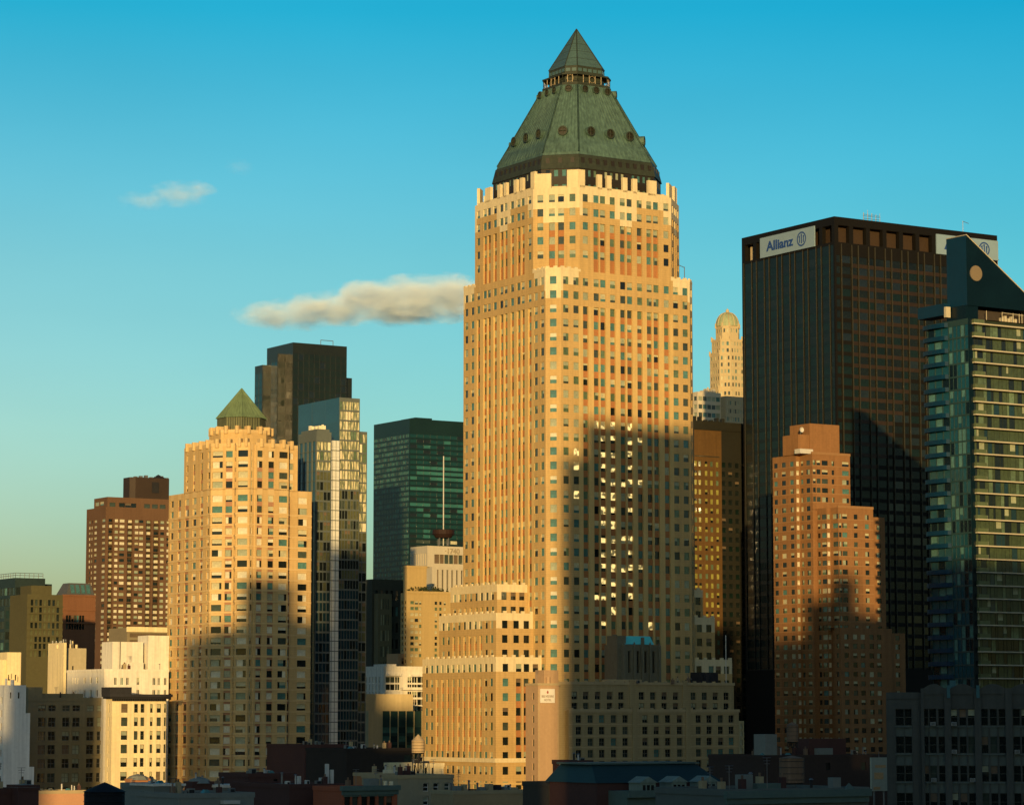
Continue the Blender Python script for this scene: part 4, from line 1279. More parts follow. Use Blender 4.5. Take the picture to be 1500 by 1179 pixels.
def lower_left():
    # cream stub at the left edge
    b = Building('penthouse_block', 'cream rooftop block with chimneys at the left edge', 'building', 8, 970, 800)
    Z = b.z(955, 2, 0); xr = b.x(30.5, 980)
    boxb(b, b.wm, 0.5, xr, 0, 8, 0, Z, CREAM_W, ROOFG, R=dict(cols=[(xr - 4.0, 0.6), (xr - 2, 0.5)], rows=[(b.z(992), 1.6)], pal=P_DARK))
    boxb(b, b.wm, -6, 0.5, 0.8, 8, 0, b.z(966), CREAM_W, ROOFG)
    m = MB(); m.cyl(1.4, -0.3, 0.35, b.z(994), b.z(986), CREAM_W, 10); m.cyl(3.3, -0.5, 0.25, b.z(998), b.z(990), CREAM_W, 10); m.build('flue', b.root)
    b.finish()
    # twin cream stair towers
    b = Building('rooftop_tower', 'cream twin stair towers with flues right of the olive office block', 'building', 93, 980, 820)
    Za = b.z(941); xa = b.x(95, 980); yl = b.y(70, 980); xr = b.x(126, 980, 3)
    boxb(b, b.wm, 0, xa + 0.4, 0, yl, 0, Za, CREAM_W, ROOFG)
    xd = mat('cream_grey_wall', (0.46, 0.40, 0.26), 0.85, 0.08, 0.3, streak=0.12)
    Zb = b.z(949, 3, 3)
    boxb(b, b.wm, xa + 0.4, xr, 3, yl, 0, Zb, xd, ROOFG, R=dict(cols=[(0.9, 0.9), (3.4, 0.5)], rows=[(b.z(978), 1.3), (b.z(995), 1.3)], pal=P_DARK))
    m = MB(); r = random.Random(9)
    for j in range(9):
        x = r.uniform(0, xr); y = r.uniform(3.2, 6); m.cyl(x, y, r.uniform(0.2, 0.45), Zb - 0.1, Zb + r.uniform(0.8, 2.6), CREAM_W if j % 2 else METAL, 8)
    for j in range(4): m.cyl(0.5, yl * (j + 0.6) / 4.4, 0.3, Za, Za + r.uniform(0.4, 1.1), METAL, 8)
    m.build('flue', b.root)
    b.finish()
    # banded building behind the white bulkheads
    b = Building('office_building', 'low building with a cream parapet band behind the two white bulkheads', 'building', 186, 930, 900)
    Z = b.z(919); xr = b.x(256, 920)
    BB = mat('grey_brown_bands', (0.24, 0.20, 0.12), 0.85, 0.1, 0.3)
    boxb(b, b.wm, 0, xr, 0, 14, 0, Z, BB, ROOFG, R=dict(cols=[(xr / 2, xr - 2)], rows=[(b.z(930), 1.3), (b.z(940), 1.3), (b.z(950), 1.3)], pal=[(1, BL_BROWN, None, 0)]))
    b.wm.box(-0.2, xr + 0.2, -0.3, 0, b.z(925), Z + 0.3, CREAM_W)
    b.finish()
    # white building with bulkheads
    b = Building('white_building', 'long white building with two tall blank white bulkheads on its roof', 'building', 152.5, 990, 775)
    Z = b.z(981); xr = b.x(247, 990); yl = b.y(98, 990)
    X = lambda zx: b.x(zx / 3.283, 1000); Y = lambda zx: b.y(zx / 3.283, 1000)
    zr = lambda zy: b.z(820 + zy / 3.283)
    b.pal = P_DARK
    b.frame = (WHITE_W, 0.1, 1, 0)
    boxb(b, b.wm, 0, xr, 0, yl, 0, Z, WHITE_W, ROOFG,
         R=dict(cols=[(X(c), w_) for c, w_ in ((556, .9), (587, .9), (614, .9), (665, .9), (742, 1), (765, .8), (796, .9))], rows=[(zr(582), 2.1), (zr(640), 2.1)]),
         L=dict(cols=sorted([(yl - Y(c), w_) for c, w_ in ((350, .7), (362, .7), (374, .7), (407, 1.5), (437, 1.5), (467, 1.5))]), rows=[(zr(577), 1.7), (zr(640), 1.9)]), parapet=(0.3, WHITE_W, 0.35))
    clutter(b, xr, 8, Z, 7)
    for (xa, xc, zt, y0) in ((540, 688, 392, 4.0), (713, 812, 362, 3.0)):
        m = MB(); za = b.z(820 + zt / 3.283, X(xa), y0)
        m.box(b.x(xa / 3.283, 960, y0), b.x(xc / 3.283, 960, y0), y0, y0 + 7, Z - 0.3, za, WHITE_W, ROOFG)
        if xa == 540: 
            xq = b.x(576 / 3.283, 960, y0); m.bar((xq, y0 - 0.2, Z), (xq, y0 - 0.2, za), 0.1, DARKM, 4)
            x6 = b.x(608 / 3.283, 975, 1.8); x7 = b.x(690 / 3.283, 975, 1.8)
            m.box(x6, x7, 1.8, y0 - 0.05, Z - 0.3, b.z(970, x6, 1.8), WHITE_W, ROOFG)
        m.build('bulkhead', b.root)
    b.finish()
    # white party wall
    b = Building('white_building', 'windowless white party wall half lit at the lower left', 'building', 6, 1020, 742)
    Z = b.z(1003); x1 = b.x(38, 1020); x2 = b.x(44, 1060); x3 = b.x(50, 1130)
    LW = mat('cool_white_wall', (0.74, 0.74, 0.70), 0.85, 0.08, 0.3, streak=0.2)
    boxb(b, b.wm, 0, x1, 0, 14, 0, Z, LW, ROOFG, R=dict(cols=[(x1 * .3, .35), (x1 * .67, .5)], rows=[(b.z(1018), 1.6)], pal=P_DARK), L=dict(cols=even(14, 4, 0.3), rows=rows_from(Z, 4, 3.4, 1.8, 3), pal=P_DARK))
    boxb(b, b.wm, x1, x2, 0.02, 14, 0, b.z(1044), LW, ROOFG); boxb(b, b.wm, x2, x3, 0.04, 14, 0, b.z(1123), LW, ROOFG)
    m = MB(); m.cyl(x1 * 0.5, 2, 0.5, Z, Z + 1.4, LW, 10); m.cyl(x1 * 0.28, 3, 0.3, Z, Z + 1.8, LW, 10); m.build('flue', b.root)
    b.finish()
    # olive shaded building
    b = Building('office_building', 'olive brick building in full shade with paired sash windows', 'office building', 41, 1040, 765)
    OLB = mat('olive_brick', (0.25, 0.21, 0.115), 0.88, 0.08, 0.3, streak=0.12)
    b.pal = [(5, G_DARK, None, 0), (2, G_MID, None, 0), (2, G_DARK, BL_SHEER, 0.5), (1, G_DARK, BL_SHEER, 1.0), (1, BL_BROWN, None, 0)]
    b.frame = (mat('grey_sash', (0.16, 0.15, 0.12), 0.7, 0.1, 1), 0.12, 1, 1)
    Z = b.z(1024); xr = b.x(157, 1040)
    X = lambda zx: b.x(zx / 3.283, 1080)
    zr = lambda zy: b.z(820 + zy / 3.283)
    boxb(b, b.wm, 0, xr, 0, 16, 0, Z, OLB, ROOFG, R=dict(cols=[(X(c), 2.1) for c in (200, 248, 316, 365, 433, 483)], rows=[(zr(712), 1.6)] + [(zr(y), 2.5) for y in (779, 846, 912, 979, 1048, 1116)], cb=simple_cb(OLB, 0.4)), parapet=(0.5, OLB, 0.4))
    xp = b.x(63, 1010)
    boxb(b, b.wm, 0, xp, 0.3, 8, Z, b.z(1006), OLB, ROOFG)
    clutter(b, xr, 12, Z, 9)
    b.wm.box(-0.3, xr * 0.72, 1.5, 9, Z + 0.5, Z + 1.6, OLB)
    sb = MB()
    for y in (779, 846, 912, 979, 1048): sb.box(0.2, xr - 0.2, -0.14, 0, zr(y) - 1.55, zr(y) - 1.3, OLB)
    sb.build('sill_course', b.root)
    b.finish()
    # cream lit building
    b = Building('corner_building', 'bright cream corner building with a dark overhanging cornice', 'building', 164, 1040, 752)
    b.pal = [(4, G_DARK, None, 0), (3, G_MID, None, 0), (4, G_DARK, BL_CREAM, 0.5), (1, BL_BROWN, None, 0), (2, G_DARK, BL_SHEER, 0.5)]
    b.frame = (mat('dark_sash', (0.08, 0.07, 0.05), 0.7, 0.1, 1), 0.1, 0, 1)
    Z = b.z(1023); xr = b.x(246.5, 1040) - 0.6; yl = b.y(155, 1040)
    X = lambda zx: b.x(zx / 3.283, 1080)
    cols = [(X(597), 1.9), (X(653), 1.15), (X(684), 1.15), (X(727), .8), (X(763), 1.3), (X(795), 0.9)]
    rows = [(zr_, 2.3) for zr_ in [b.z(820 + y / 3.283) for y in (712, 777, 843, 908, 973, 1040, 1107, 1174)]]
    boxb(b, b.wm, 0, xr, 0, yl, 0, Z, CREAM_W, ROOFG, R=dict(cols=cols, rows=rows, cb=simple_cb(CREAM_W, 0.35)), L=dict(cols=[(yl * 0.5, 0.7)], rows=rows, pal=P_DARK))
    cm = MB(); e = 0.9
    cm.box(-e, xr + e, -e, yl, Z, Z + 0.5, DARKM); cm.box(-e - 0.4, xr + e + 0.3, -e - 0.5, yl, Z + 0.5, Z + 1.2, ROOFD)
    for j in range(24):
        u = j * xr / 24; cm.box(u, u + 0.35, -0.6, -0.01, Z - 0.6, Z, DARKM)
    cm.build('cornice', b.root)
    pc = MB(); pc.box(b.x(161, 1010, 1.5), b.x(193, 1010, 1.5), 1.5, 7, Z + 1.2, b.z(1006, 0, 1.5), ROOFD); pc.build('penthouse', b.root)
    qb = MB()
    for j in range(0, 9): qb.box(-0.12, xr + 0.05, -0.12, 0, rows[0][0] - 1.75 - j * 3.5, rows[0][0] - 1.55 - j * 3.5, CREAM_W)
    qb.build('string_course', b.root)
    b.finish()
lower_left()
# ================================================================ black slab with the insurer's signs
BLK = mat('black_anodised_frame', (0.009, 0.008, 0.006), 0.55, 0.12, 0.2, spec=0.15)
BLKL = mat('green_black_panels', (0.006, 0.011, 0.009), 0.3, 0.2, 0.2, spec=0.4)
BLKG = glass('black_bronze_glass', (0.008, 0.011, 0.008), 0.12, 0.3, 0.4, bump=0.06)
BLKG2 = glass('black_green_glass', (0.006, 0.014, 0.011), 0.14, 0.28, 0.3)
BROWNW = mat('brown_louvre_wall', (0.045, 0.028, 0.016), 0.7, 0.1, 0.3)
FIN = mat('silver_mullion', (0.05, 0.047, 0.032), 0.45, 0.1, 1, metal=0.2)
SIGNW = mat('sign_white_panel', (0.22, 0.32, 0.39), 0.6, 0.04, 1)
SIGNB = mat('sign_blue_letters', (0.02, 0.06, 0.22), 0.5, 0, 1)
def black_slab():
    b = Building('office_tower', 'black office slab with vertical silver fins and blue lettered white signs at its top', 'office tower', 1223, 400, 1000)
    Z = b.z(317); YL = b.y(1088, 500); XR = b.x(1464, 500)
    ZB = b.z(358)            # bottom of the crown openings
    fh = 4.0
    rows = rows_from(ZB, 5.0, fh, 2.6, 60)
    zz = lambda zx: 1060 + zx / 3.275
    finsR = [565, 615, 647, 695, 727, 775, 806, 855, 887, 935, 965, 1010, 1041]
    uR = [b.x(zz(c), 400) for c in finsR]
    p = (uR[-1] - uR[0]) / 6.0
    pat = [uR[0] % p, (uR[1]) % p]
    ur = []
    k = 0
    while True:
        for q in (uR[0] + k * p - p, uR[0] + k * p - p + (uR[1] - uR[0])):
            if 0.6 < q < XR - 0.6: ur.append(q)
        k += 1
        if uR[0] + k * p - p > XR: break
    ul = [YL - u for u in ur if u < YL - 0.6]
    ul = sorted(ul)
    def gaps(us, L):
        e = [0.5] + us + [L - 0.5]
        return [((a + c) / 2, c - a - 0.5) for a, c in zip(e, e[1:]) if c - a > 0.9]
    PB = [(7, BLKG, None, 0), (2, BLKG2, None, 0), (2, G_DARK, None, 0)]
    PL_ = [(4, BLKG2, None, 0), (3, BLKG, None, 0)]
    cb = simple_cb(BLK, 0.22)
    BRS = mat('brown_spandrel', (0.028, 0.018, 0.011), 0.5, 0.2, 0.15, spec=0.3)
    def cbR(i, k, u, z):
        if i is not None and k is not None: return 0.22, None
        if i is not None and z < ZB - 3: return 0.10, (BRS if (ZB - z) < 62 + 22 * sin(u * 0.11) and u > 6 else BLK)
        return 0.0, BLK
    def pickR(i, k, u, z):  # greener panes grouped in waves imitate patches of reflection
        a = sin(u * 0.09 + 1.3) + sin(z * 0.055 + u * 0.04)
        return (BLKG2, None, 0) if a > 0.6 and b.rnd.random() < 0.75 else None
    b.facade(b.wm, (0, 0), (XR, 0), 60, ZB, gaps(ur, XR), rows, cbR, PB, pick=pickR)
    b.facade(b.wm, (0, YL), (0, 0), 60, ZB, gaps(ul, YL), rows, simple_cb(BLK, 0.16, BLKL, 0.12), PL_)
    b.wm.box(0, XR, 0, YL, 0, 60, BLK)
    b.wm.face([(XR, 0, 60), (XR, YL, 60), (XR, YL, Z), (XR, 0, Z)], BLK); b.wm.face([(XR, YL, 60), (0, YL, 60), (0, YL, Z), (XR, YL, Z)], BLK)
    b.rm.face([(0, 0, Z), (XR, 0, Z), (XR, YL, Z), (0, YL, Z)], ROOFD)
    # crown frame with deep bays
    cr = MB()
    zt = b.z(329)
    cr.box(0, XR, 0, 1.6, zt, Z - 0.02, BLK); cr.box(0, 1.6, 1.6, YL, zt, Z - 0.02, BLK)
    cr.box(0, XR, 0.01, 1.6, ZB, ZB + 1.0, BLK); cr.box(0.01, 1.6, 1.6, YL, ZB, ZB + 1.0, BLK)
    bays = 10
    bw = XR / bays
    for j in range(bays + 1):
        x = min(max(j * bw, 0.9), XR - 0.9); cr.box(x - 0.9, x + 0.9, 0.02, 1.6, ZB + 1, zt, BLK)
    nb = max(5, round(YL / bw)); bl = YL / nb
    for j in range(nb + 1):
        y = min(max(j * bl, 0.9), YL - 0.9)
        if j: cr.box(0.02, 1.6, y - 0.9, y + 0.9, ZB + 1, zt, BLK)
    cr.build('crown_frame', b.root)
    bk = MB()
    bk.box(3.2, XR, 3.2, YL - 9, ZB, zt + 0.5, BROWNW)
    bk.build('louvre_wall', b.root)
    # fins
    fm = MB()
    for u in ur: fm.box(u - 0.13, u + 0.13, -0.35, -0.002, 60, ZB + 0.4, FIN)
    for u in ul: fm.box(-0.2, -0.002, (YL - u) - 0.11, (YL - u) + 0.11, 60, ZB + 0.4, FIN)
    o = fm.build('mullions', b.root)
    # signs
    def sign(face, pa, pb, yt, yb_):
        if face == 'L':
            ya, yb2 = b.y(pa, 360), b.y(pb, 350)
            L = ya - yb2; zb_, zt_ = b.z(yb_[1], 0, yb2), b.z(yt[1], 0, yb2)
            m = MB(); m.box(-0.5, -0.05, yb2, ya, zb_, zt_, SIGNW)
            s = m.build('sign', b.root); s['label'] = 'white sign with blue name and round emblem on the left face'
            at = lambda u, z: (-0.56, ya - u, z); rz = -pi / 2
        else:
            xa, xb = b.x(pa, 360), XR - 0.05
            L = xb - xa; zb_, zt_ = b.z(yb_[1], xa, 0), b.z(yt[1], xa, 0)
            m = MB(); m.box(xa, xb, -0.5, -0.05, zb_, zt_, SIGNW)
            s = m.build('sign', b.root); s['label'] = 'white sign with blue name and round emblem on the right face'
            at = lambda u, z: (xa + u, -0.56, z); rz = 0
        H = zt_ - zb_
        zc = (zt_ + zb_) / 2
        text_part(s, 'Allianz', H * 0.66, at(L * 0.37, zc - 0.02 * H), rz, SIGNB, 'lettering', 0.05, width=L * 0.50, bold=0.020 * H)
        em = MB()
        R_ = H * 0.36; cx_, cz_ = L * 0.77, zc
        du = Vector(at(1, 0)) - Vector(at(0, 0)); N_ = 32
        def P(u, z): return at(cx_ + u, cz_ + z)
        for i in range(N_):
            a, c = 2 * pi * i / N_, 2 * pi * (i + 1) / N_
            em.face([P(R_ * cos(a), R_ * sin(a)), P(R_ * cos(c), R_ * sin(c)), P(R_ * .80 * cos(c), R_ * .80 * sin(c)), P(R_ * .80 * cos(a), R_ * .80 * sin(a))], SIGNB)
        for u0, z0, z1 in ((-0.42, -0.5, 0.28), (0, -0.62, 0.5), (0.42, -0.5, 0.28)):
            em.face([P((u0 - .1) * R_, z0 * R_), P((u0 + .1) * R_, z0 * R_), P((u0 + .1) * R_, z1 * R_), P((u0 - .1) * R_, z1 * R_)], SIGNB)
            if u0 <= 0: em.face([P((u0 - .24) * R_, (z1 - .02) * R_), P((u0 + .1) * R_, z1 * R_), P((u0 + .1) * R_, (z1 + .2) * R_), P((u0 - .1) * R_, (z1 + .2) * R_)], SIGNB)
            else: em.face([P((u0 - .1) * R_, z1 * R_), P((u0 + .24) * R_, (z1 - .02) * R_), P((u0 + .1) * R_, (z1 + .2) * R_), P((u0 - .1) * R_, (z1 + .2) * R_)], SIGNB)
        em.build('emblem', s)
    sign('L', 1115, 1194.5, (0, 331), (0, 361))
    sign('R', 1371, 1465, (0, 343), (0, 372))
    # pale equipment visible in the far left bay
    q = MB(); q.box(2.2, 3.0, YL - 6.5, YL - 2.4, ZB + 0.8, zt - 0.6, mat('pale_louvre', (0.5, 0.4, 0.24), 0.7, 0.15, 2, line=1.2)); q.build('louvre', b.root)
    # antenna cluster
    a = MB(); x0 = b.x(1277, 320, 2.5)
    r = random.Random(11)
    for j in range(9):
        x = x0 + (j - 4) * 0.95; h = r.uniform(2.2, 4.4); a.bar((x, 2.5 + (j % 2), Z), (x, 2.5 + (j % 2), Z + h), 0.09, METAL, 4)
        if j % 2: a.bar((x - 0.8, 2.5, Z + h * 0.75), (x + 0.8, 2.5, Z + h * 0.75), 0.08, METAL, 4)
    a.bar((x0 - 4, 2.5, Z + 1.1), (x0 + 4, 2.5, Z + 1.1), 0.09, METAL, 4); a.bar((x0 - 4, 2.5, Z + 2.0), (x0 + 4, 2.5, Z + 2.0), 0.07, METAL, 4)
    a.build('antenna', b.root)
    d = MB(); x1 = b.x(1411, 340, 2)
    d.bar((x1, 2, Z), (x1, 2, Z + 4.4), 0.12, METAL, 4); d.bar((x1, 2, Z + 4.3), (x1 + 2.8, 2, Z + 3.7), 0.1, METAL, 4)
    d.bar((XR + 0.3, 0.3, Z - 20), (XR + 0.3, 0.3, Z - 9), 0.12, METAL, 4); d.bar((XR - 1.5, 0.3, Z - 9), (XR + 1.0, 0.3, Z - 9), 0.12, METAL, 4)
    d.build('davit', b.root)
    b.finish()
black_slab()

# ================================================================ domed tower and white offices in the gap
def domed():
    b = Building('domed_tower', 'distant beige tower with a ribbed green dome seen through the gap', 'skyscraper', 1058, 560, 1500)
    DS = mat('distant_beige_stone', (0.50, 0.40, 0.22), 0.85, 0.06, 0.2, streak=0.05)
    DC = mat('pale_dome_copper', (0.33, 0.37, 0.20), 0.6, 0.1, 0.2, streak=0.1)
    pal = [(3, G_MID, None, 0), (2, G_TEAL, None, 0), (2, BL_SHEER, None, 0), (2, BL_CREAM, None, 0)]
    W = b.x(1100, 560); D = b.y(1036, 560)
    cx, cy = W * 0.42, D * 0.42
    S_ = 4150 / 1510.0
    tiers = [(0, 572, 1.0), (572, 520, .97), (520, 499, .84), (499, 479, .60)]
    zt = lambda py: zof(*b.w(cx, cy), py)
    halfw = {0: 31, 1: 27.5, 2: 24.5, 3: 18.2}
    for i, (pb, pt, _) in enumerate(tiers):
        h = halfw[i] / S_ / 1.15
        z0 = 0 if pb == 0 else zt(pb); z1 = zt(pt)
        O = octs(cx, cy, h, h * 0.5)
        for e in range(8):
            p0, p1 = O[e], O[(e + 1) % 8]; _, L = unit(p0, p1)
            if e in (7, 0, 1, 2, 3):
                b.facade(b.wm, p0, p1, z0, z1, even(L, max(2, int(L / 1.9)), 0.5, 0.3), [r for r in rows_from(z1, 2.6, 3.6, 2.0, max(z0, 60))], simple_cb(DS, 0.25), pal)
            else: b.wm.face([(*p0, z0), (*p1, z0), (*p1, z1), (*p0, z1)], DS)
        b.rm.face([(*p, z1) for p in O], DS)
        for e in range(8):
            b.wm.bar((*O[e], z1 - 1), (*O[e], z1 + 1.6), 0.5, DS, 6)
    dm = MB(); r0 = 17.5 / S_; N_ = 24; K = 8; z0 = zt(479); H = zt(458) - z0
    prev = None
    for k in range(K + 1):
        a = k / K * pi / 2
        rr = r0 * cos(a) ** 0.85 if k < K else 0.2; z = z0 + H * sin(a)
        ring = [(cx + rr * cos(2 * pi * t / N_), cy + rr * sin(2 * pi * t / N_)) for t in range(N_)]
        if prev: dm.loft(prev[0], prev[1], ring, z, DC)
        if prev:
            for t in range(0, N_, 2): dm.bar((*prev[0][t], prev[1]), (*ring[t], z), 0.22, DS, 4)
        prev = (ring, z)
    dm.build('dome', b.root)
    fi = MB(); fi.cyl(cx, cy, 0.9, z0 + H - 0.3, z0 + H + 1.5, DS, 8); fi.bar((cx, cy, z0 + H), (cx, cy, zt(452)), 0.25, DS); fi.build('finial', b.root)
    b.finish(80)
    b = Building('office_building', 'low white banded office building beneath the distant domed tower', 'office building', 1022, 600, 1350)
    Z = b.z(573.5); W = b.x(1056, 590); D = 14
    WH = mat('white_bands', (0.56, 0.50, 0.36), 0.8, 0.05, 0.2)
    dk = mat('dull_beige', (0.42, 0.35, 0.21), 0.85, 0.06, 0.2)  # plain beige, darker than the white bands
    boxb(b, b.wm, 0, W, 0, D, 60, Z, WH, ROOFG, R=dict(cols=even(W, 5, 0.88, 0.4), rows=rows_from(Z, 3.2, 3.9, 2.1, 100), pal=[(3, G_MID, None, 0), (2, G_TEAL, None, 0), (2, BL_SHEER, None, 0)]), L=dict(cols=even(D, 4, 0.8, 0.4), rows=rows_from(Z, 3.2, 3.9, 2.1, 100)))
    b.wm.box(0, W, 0, D, 0, 60, WH)
    m = MB(); x = W * 0.3
    for j in range(4): m.box(x + j * 2.2, x + j * 2.2 + 1.3, 2, 4, Z, Z + 1 + j % 2, WH)
    m.build('rooftop_plant', b.root)
    W2 = b.x(1092, 600, -4)
    boxb(b, b.wm, W, W2, -4, 6, 60, b.z(580, W, -4), dk, ROOFG, R=dict(cols=even(W2 - W, 7, 0.5, 0.4), rows=rows_from(b.z(580, W, -4), 3.2, 3.9, 2.0, 100), pal=pal))
    b.finish(60)
domed()

# ================================================================ dark bronze tower between
def bronze_tower():
    b = Building('office_tower', 'dark bronze tower with rows of small golden windows between the tallest and the black slab', 'office tower', 1017, 700, 1050)
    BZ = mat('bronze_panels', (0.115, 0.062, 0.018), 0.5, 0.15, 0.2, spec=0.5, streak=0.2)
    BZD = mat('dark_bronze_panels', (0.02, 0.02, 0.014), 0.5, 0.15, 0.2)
    GO = mat('gold_reflecting_pane', (0.26, 0.25, 0.06), 0.3, 0.35, 0.6, coat=0.6)
    Z = b.z(617); xm = b.x(1054, 800); xr = b.x(1096, 800)
    pitch = b.z(700) - b.z(713.7)
    rows = [(b.z(678.5) - pitch * k, 1.9) for k in range(60)]
    rows = [r for r in rows if r[0] > 3]
    u = [b.x(660 + c / 3.685, 760) for c in (1325, 1348, 1382, 1411, 1442)]
    pal = [(4, GO, None, 0), (2, G_GREEN, None, 0), (2, GO, G_DARK, 0.5), (1, G_DARK, GO, 0.5)]
    pd = [(6, G_DARK, None, 0), (2, BLKG2, None, 0), (1, G_DARK, BL_BROWN, 0.5)]
    cols = [(x, 1.25) for x in u] + [(xm + 2.2 + 3.1 * j, 1.9) for j in range(6) if xm + 2.2 + 3.1 * j < xr - 1]
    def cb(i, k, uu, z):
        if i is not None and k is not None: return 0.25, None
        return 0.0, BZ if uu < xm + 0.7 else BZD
    def pick(i, k, uu, z): return b.choose(pal if i < 5 else pd)
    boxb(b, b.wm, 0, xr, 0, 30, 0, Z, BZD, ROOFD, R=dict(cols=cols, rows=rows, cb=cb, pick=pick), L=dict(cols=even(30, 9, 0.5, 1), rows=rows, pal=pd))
    tm = MB()
    tm.box(-0.4, xr, -0.5, 0.1, Z - 3.0, Z + 0.3, BZD); tm.box(-0.3, xm, -0.3, -0.01, b.z(668), b.z(668) + 0.35, FIN)
    tm.box(-0.2, xr, -0.4, -0.02, b.z(628), b.z(628) + 0.5, BZ)
    r = random.Random(2)
    for j in range(6): tm.box(1 + j * 2.6, 2 + j * 2.6, 1.2, 3, Z + 0.3, Z + 1 + r.random() * 1.2, BZD)
    tm.build('cornice', b.root)
    b.finish()
bronze_tower()

# ================================================================ brown brick stepped apartment building
BRK = mat('orange_brown_brick', (0.27, 0.135, 0.052), 0.88, 0.11, 0.3, streak=0.15, line=0.5)
BRKB = mat('brick_band', (0.30, 0.165, 0.07), 0.88, 0.08, 0.3)
def brick_steps():
    b = Building('brick_apartment_building', 'orange brick stepped apartment building before the black slab', 'apartment building', 1167, 800, 880)
    b.pal = [(4, G_GREEN, BL_SHEER, 0.5, G_DARK, 0.3), (3, G_DARK, BL_SHEER, 1.0, G_DARK, 0.35), (1, G_DARK, BL_CREAM, 1.0), (4, G_DARK, None, 0), (3, G_DARK, BL_CREAM, 0.5), (3, G_MID, None, 0), (2, G_TEAL, None, 0)]
    wh = [(4, BL_PALE, None, 0), (2, BL_PALE, BL_CREAM, 0.4), (1, BL_SHEER, None, 0)]
    mb = b.wm
    ZA = b.z(664, 2, -7); ZB_ = b.z(742, 4, -17)
    p = (b.z(680) - b.z(680 + 13.62))
    r0 = b.z(600 + 252 / 3.275, 2, -7)
    p = (r0 - b.z(600 + 1047 / 3.275, 2, -7)) / 18.0
    rows = [(r0 - p * k, 1.5) for k in range(60) if r0 - p * k > 3]
    yl = b.y(1133, 800)
    x1 = 1.5; y1 = b.y(1191, 800, x1)
    xA = b.x(1246, 750, y1)
    def cbw(i, k, u, z):
        if i is not None and k is not None: return 0.2, None
        return 0.0, BRK
    def seg(p0, p1, z0, z1, cols, pal=None, rws=None):
        b.facade(mb, p0, p1, z0, z1, cols, [r for r in (rws or rows) if z0 + 1 < r[0] < z1 - 1.2], cbw, pal)
    px2 = lambda zx: 1060 + zx / 3.275
    LL = yl
    seg((0, yl), (0, 0), 0, ZA, [(LL * 0.13, 1.9), (LL * 0.47, 2.2), (LL * 0.82, 1.9)])
    seg((0, 0), (x1, 0), 0, ZA, [(x1 * 0.5, 1.1)], wh)
    L1 = -y1
    seg((x1, 0), (x1, y1), 0, ZA, [(L1 * 0.18, 1.3), (L1 * 0.66, 2.0)])
    # upper block right face
    seg((x1, y1), (xA, y1), ZB_ - 0.5, ZA, [(0.85, 1.1), (2.5, 1.5), (5.0, 2.4), (8.2, 1.0), (xA - x1 - 1.8, 2.7)])
    mb.face([(xA, y1, 0), (xA, yl, 0), (xA, yl, ZA), (xA, y1, ZA)], BRK); mb.face([(xA, yl, 0), (0, yl, 0), (0, yl, ZA), (xA, yl, ZA)], BRK)
    b.rm.face([(0, yl, ZA), (0, 0, ZA), (x1, 0, ZA), (x1, y1, ZA), (xA, y1, ZA), (xA, yl, ZA)], ROOFG)
    # lower block
    x2 = x1 + 1.6; y2 = b.y(1212.7, 900, x2); x3 = x2 + 1.5; y3 = b.y(1229.5, 900, x3); xB = b.x(1281, 900, y3)
    seg((x1, y1), (x2, y1), 0, ZB_, [])
    seg((x2, y1), (x2, y2), 0, ZB_, [((y1 - y2) * 0.2, 1.4), ((y1 - y2) * 0.72, 2.4)])
    seg((x2, y2), (x3, y2), 0, ZB_, [(0.75, 1.1)], wh)
    seg((x3, y2), (x3, y3), 0, ZB_, [((y2 - y3) * 0.62, 2.6)])
    LB = xB - x3
    seg((x3, y3), (xB, y3), 0, ZB_, [(0.8, 1.0), (2.6, 2.0), (LB * 0.5, 1.5), (LB * 0.82, 1.6)])
    mb.face([(xB, y3, 0), (xB, y1, 0), (xB, y1, ZB_), (xB, y3, ZB_)], BRK)
    b.rm.face([(x1, y1, ZB_), (x2, y1, ZB_), (x2, y2, ZB_), (x3, y2, ZB_), (x3, y3, ZB_), (xB, y3, ZB_), (xB, y1, ZB_)], ROOFG)
    xC = b.x(1298, 900, y3 + 2); ZC_ = b.z(757, xB, y3 + 2)
    seg((xB, y3 + 2), (xC, y3 + 2), 0, ZC_, [((xC - xB) * 0.6, 1.6)])
    mb.face([(xC, y3 + 2, 0), (xC, y1, 0), (xC, y1, ZC_), (xC, y3 + 2, ZC_)], BRK)
    b.rm.face([(xB, y3 + 2, ZC_), (xC, y3 + 2, ZC_), (xC, y1, ZC_), (xB, y1, ZC_)], ROOFG)
    # lowest block to the right
    y4 = y3 - 3
    xa, xb, xc = b.x(1232, 950, y4), b.x(1307, 950, y4), b.x(1326, 950, y4 + 1)
    ZD = b.z(919, xa, y4); ZE = b.z(927, xb, y4)
    seg((xa, y4 + 3.2), (xa, y4), 0, ZD, [(1.6, 1.2)])
    seg((xa, y4), (xb, y4), 0, ZD, [(x, 1.7) for x in (2.2, 5.6, 8.6, 12.0, 15.0)])
    b.rm.face([(xa, y4, ZD), (xb, y4, ZD), (xb, y4 + 12, ZD), (xa, y4 + 12, ZD)], ROOFG)
    mb.face([(xb, y4, 0), (xb, y4 + 14, 0), (xb, y4 + 14, ZD), (xb, y4, ZD)], BRK)
    seg((xb, y4 + 1), (xc, y4 + 1), 0, ZE, [((xc - xb) * 0.5, 1.7)])
    mb.face([(xc, y4 + 1, 0), (xc, y4 + 14, 0), (xc, y4 + 14, ZE), (xc, y4 + 1, ZE)], BRK)
    b.rm.face([(xb, y4 + 1, ZE), (xc, y4 + 1, ZE), (xc, y4 + 14, ZE), (xb, y4 + 14, ZE)], ROOFG)
    # thin floor bands
    bm = MB()
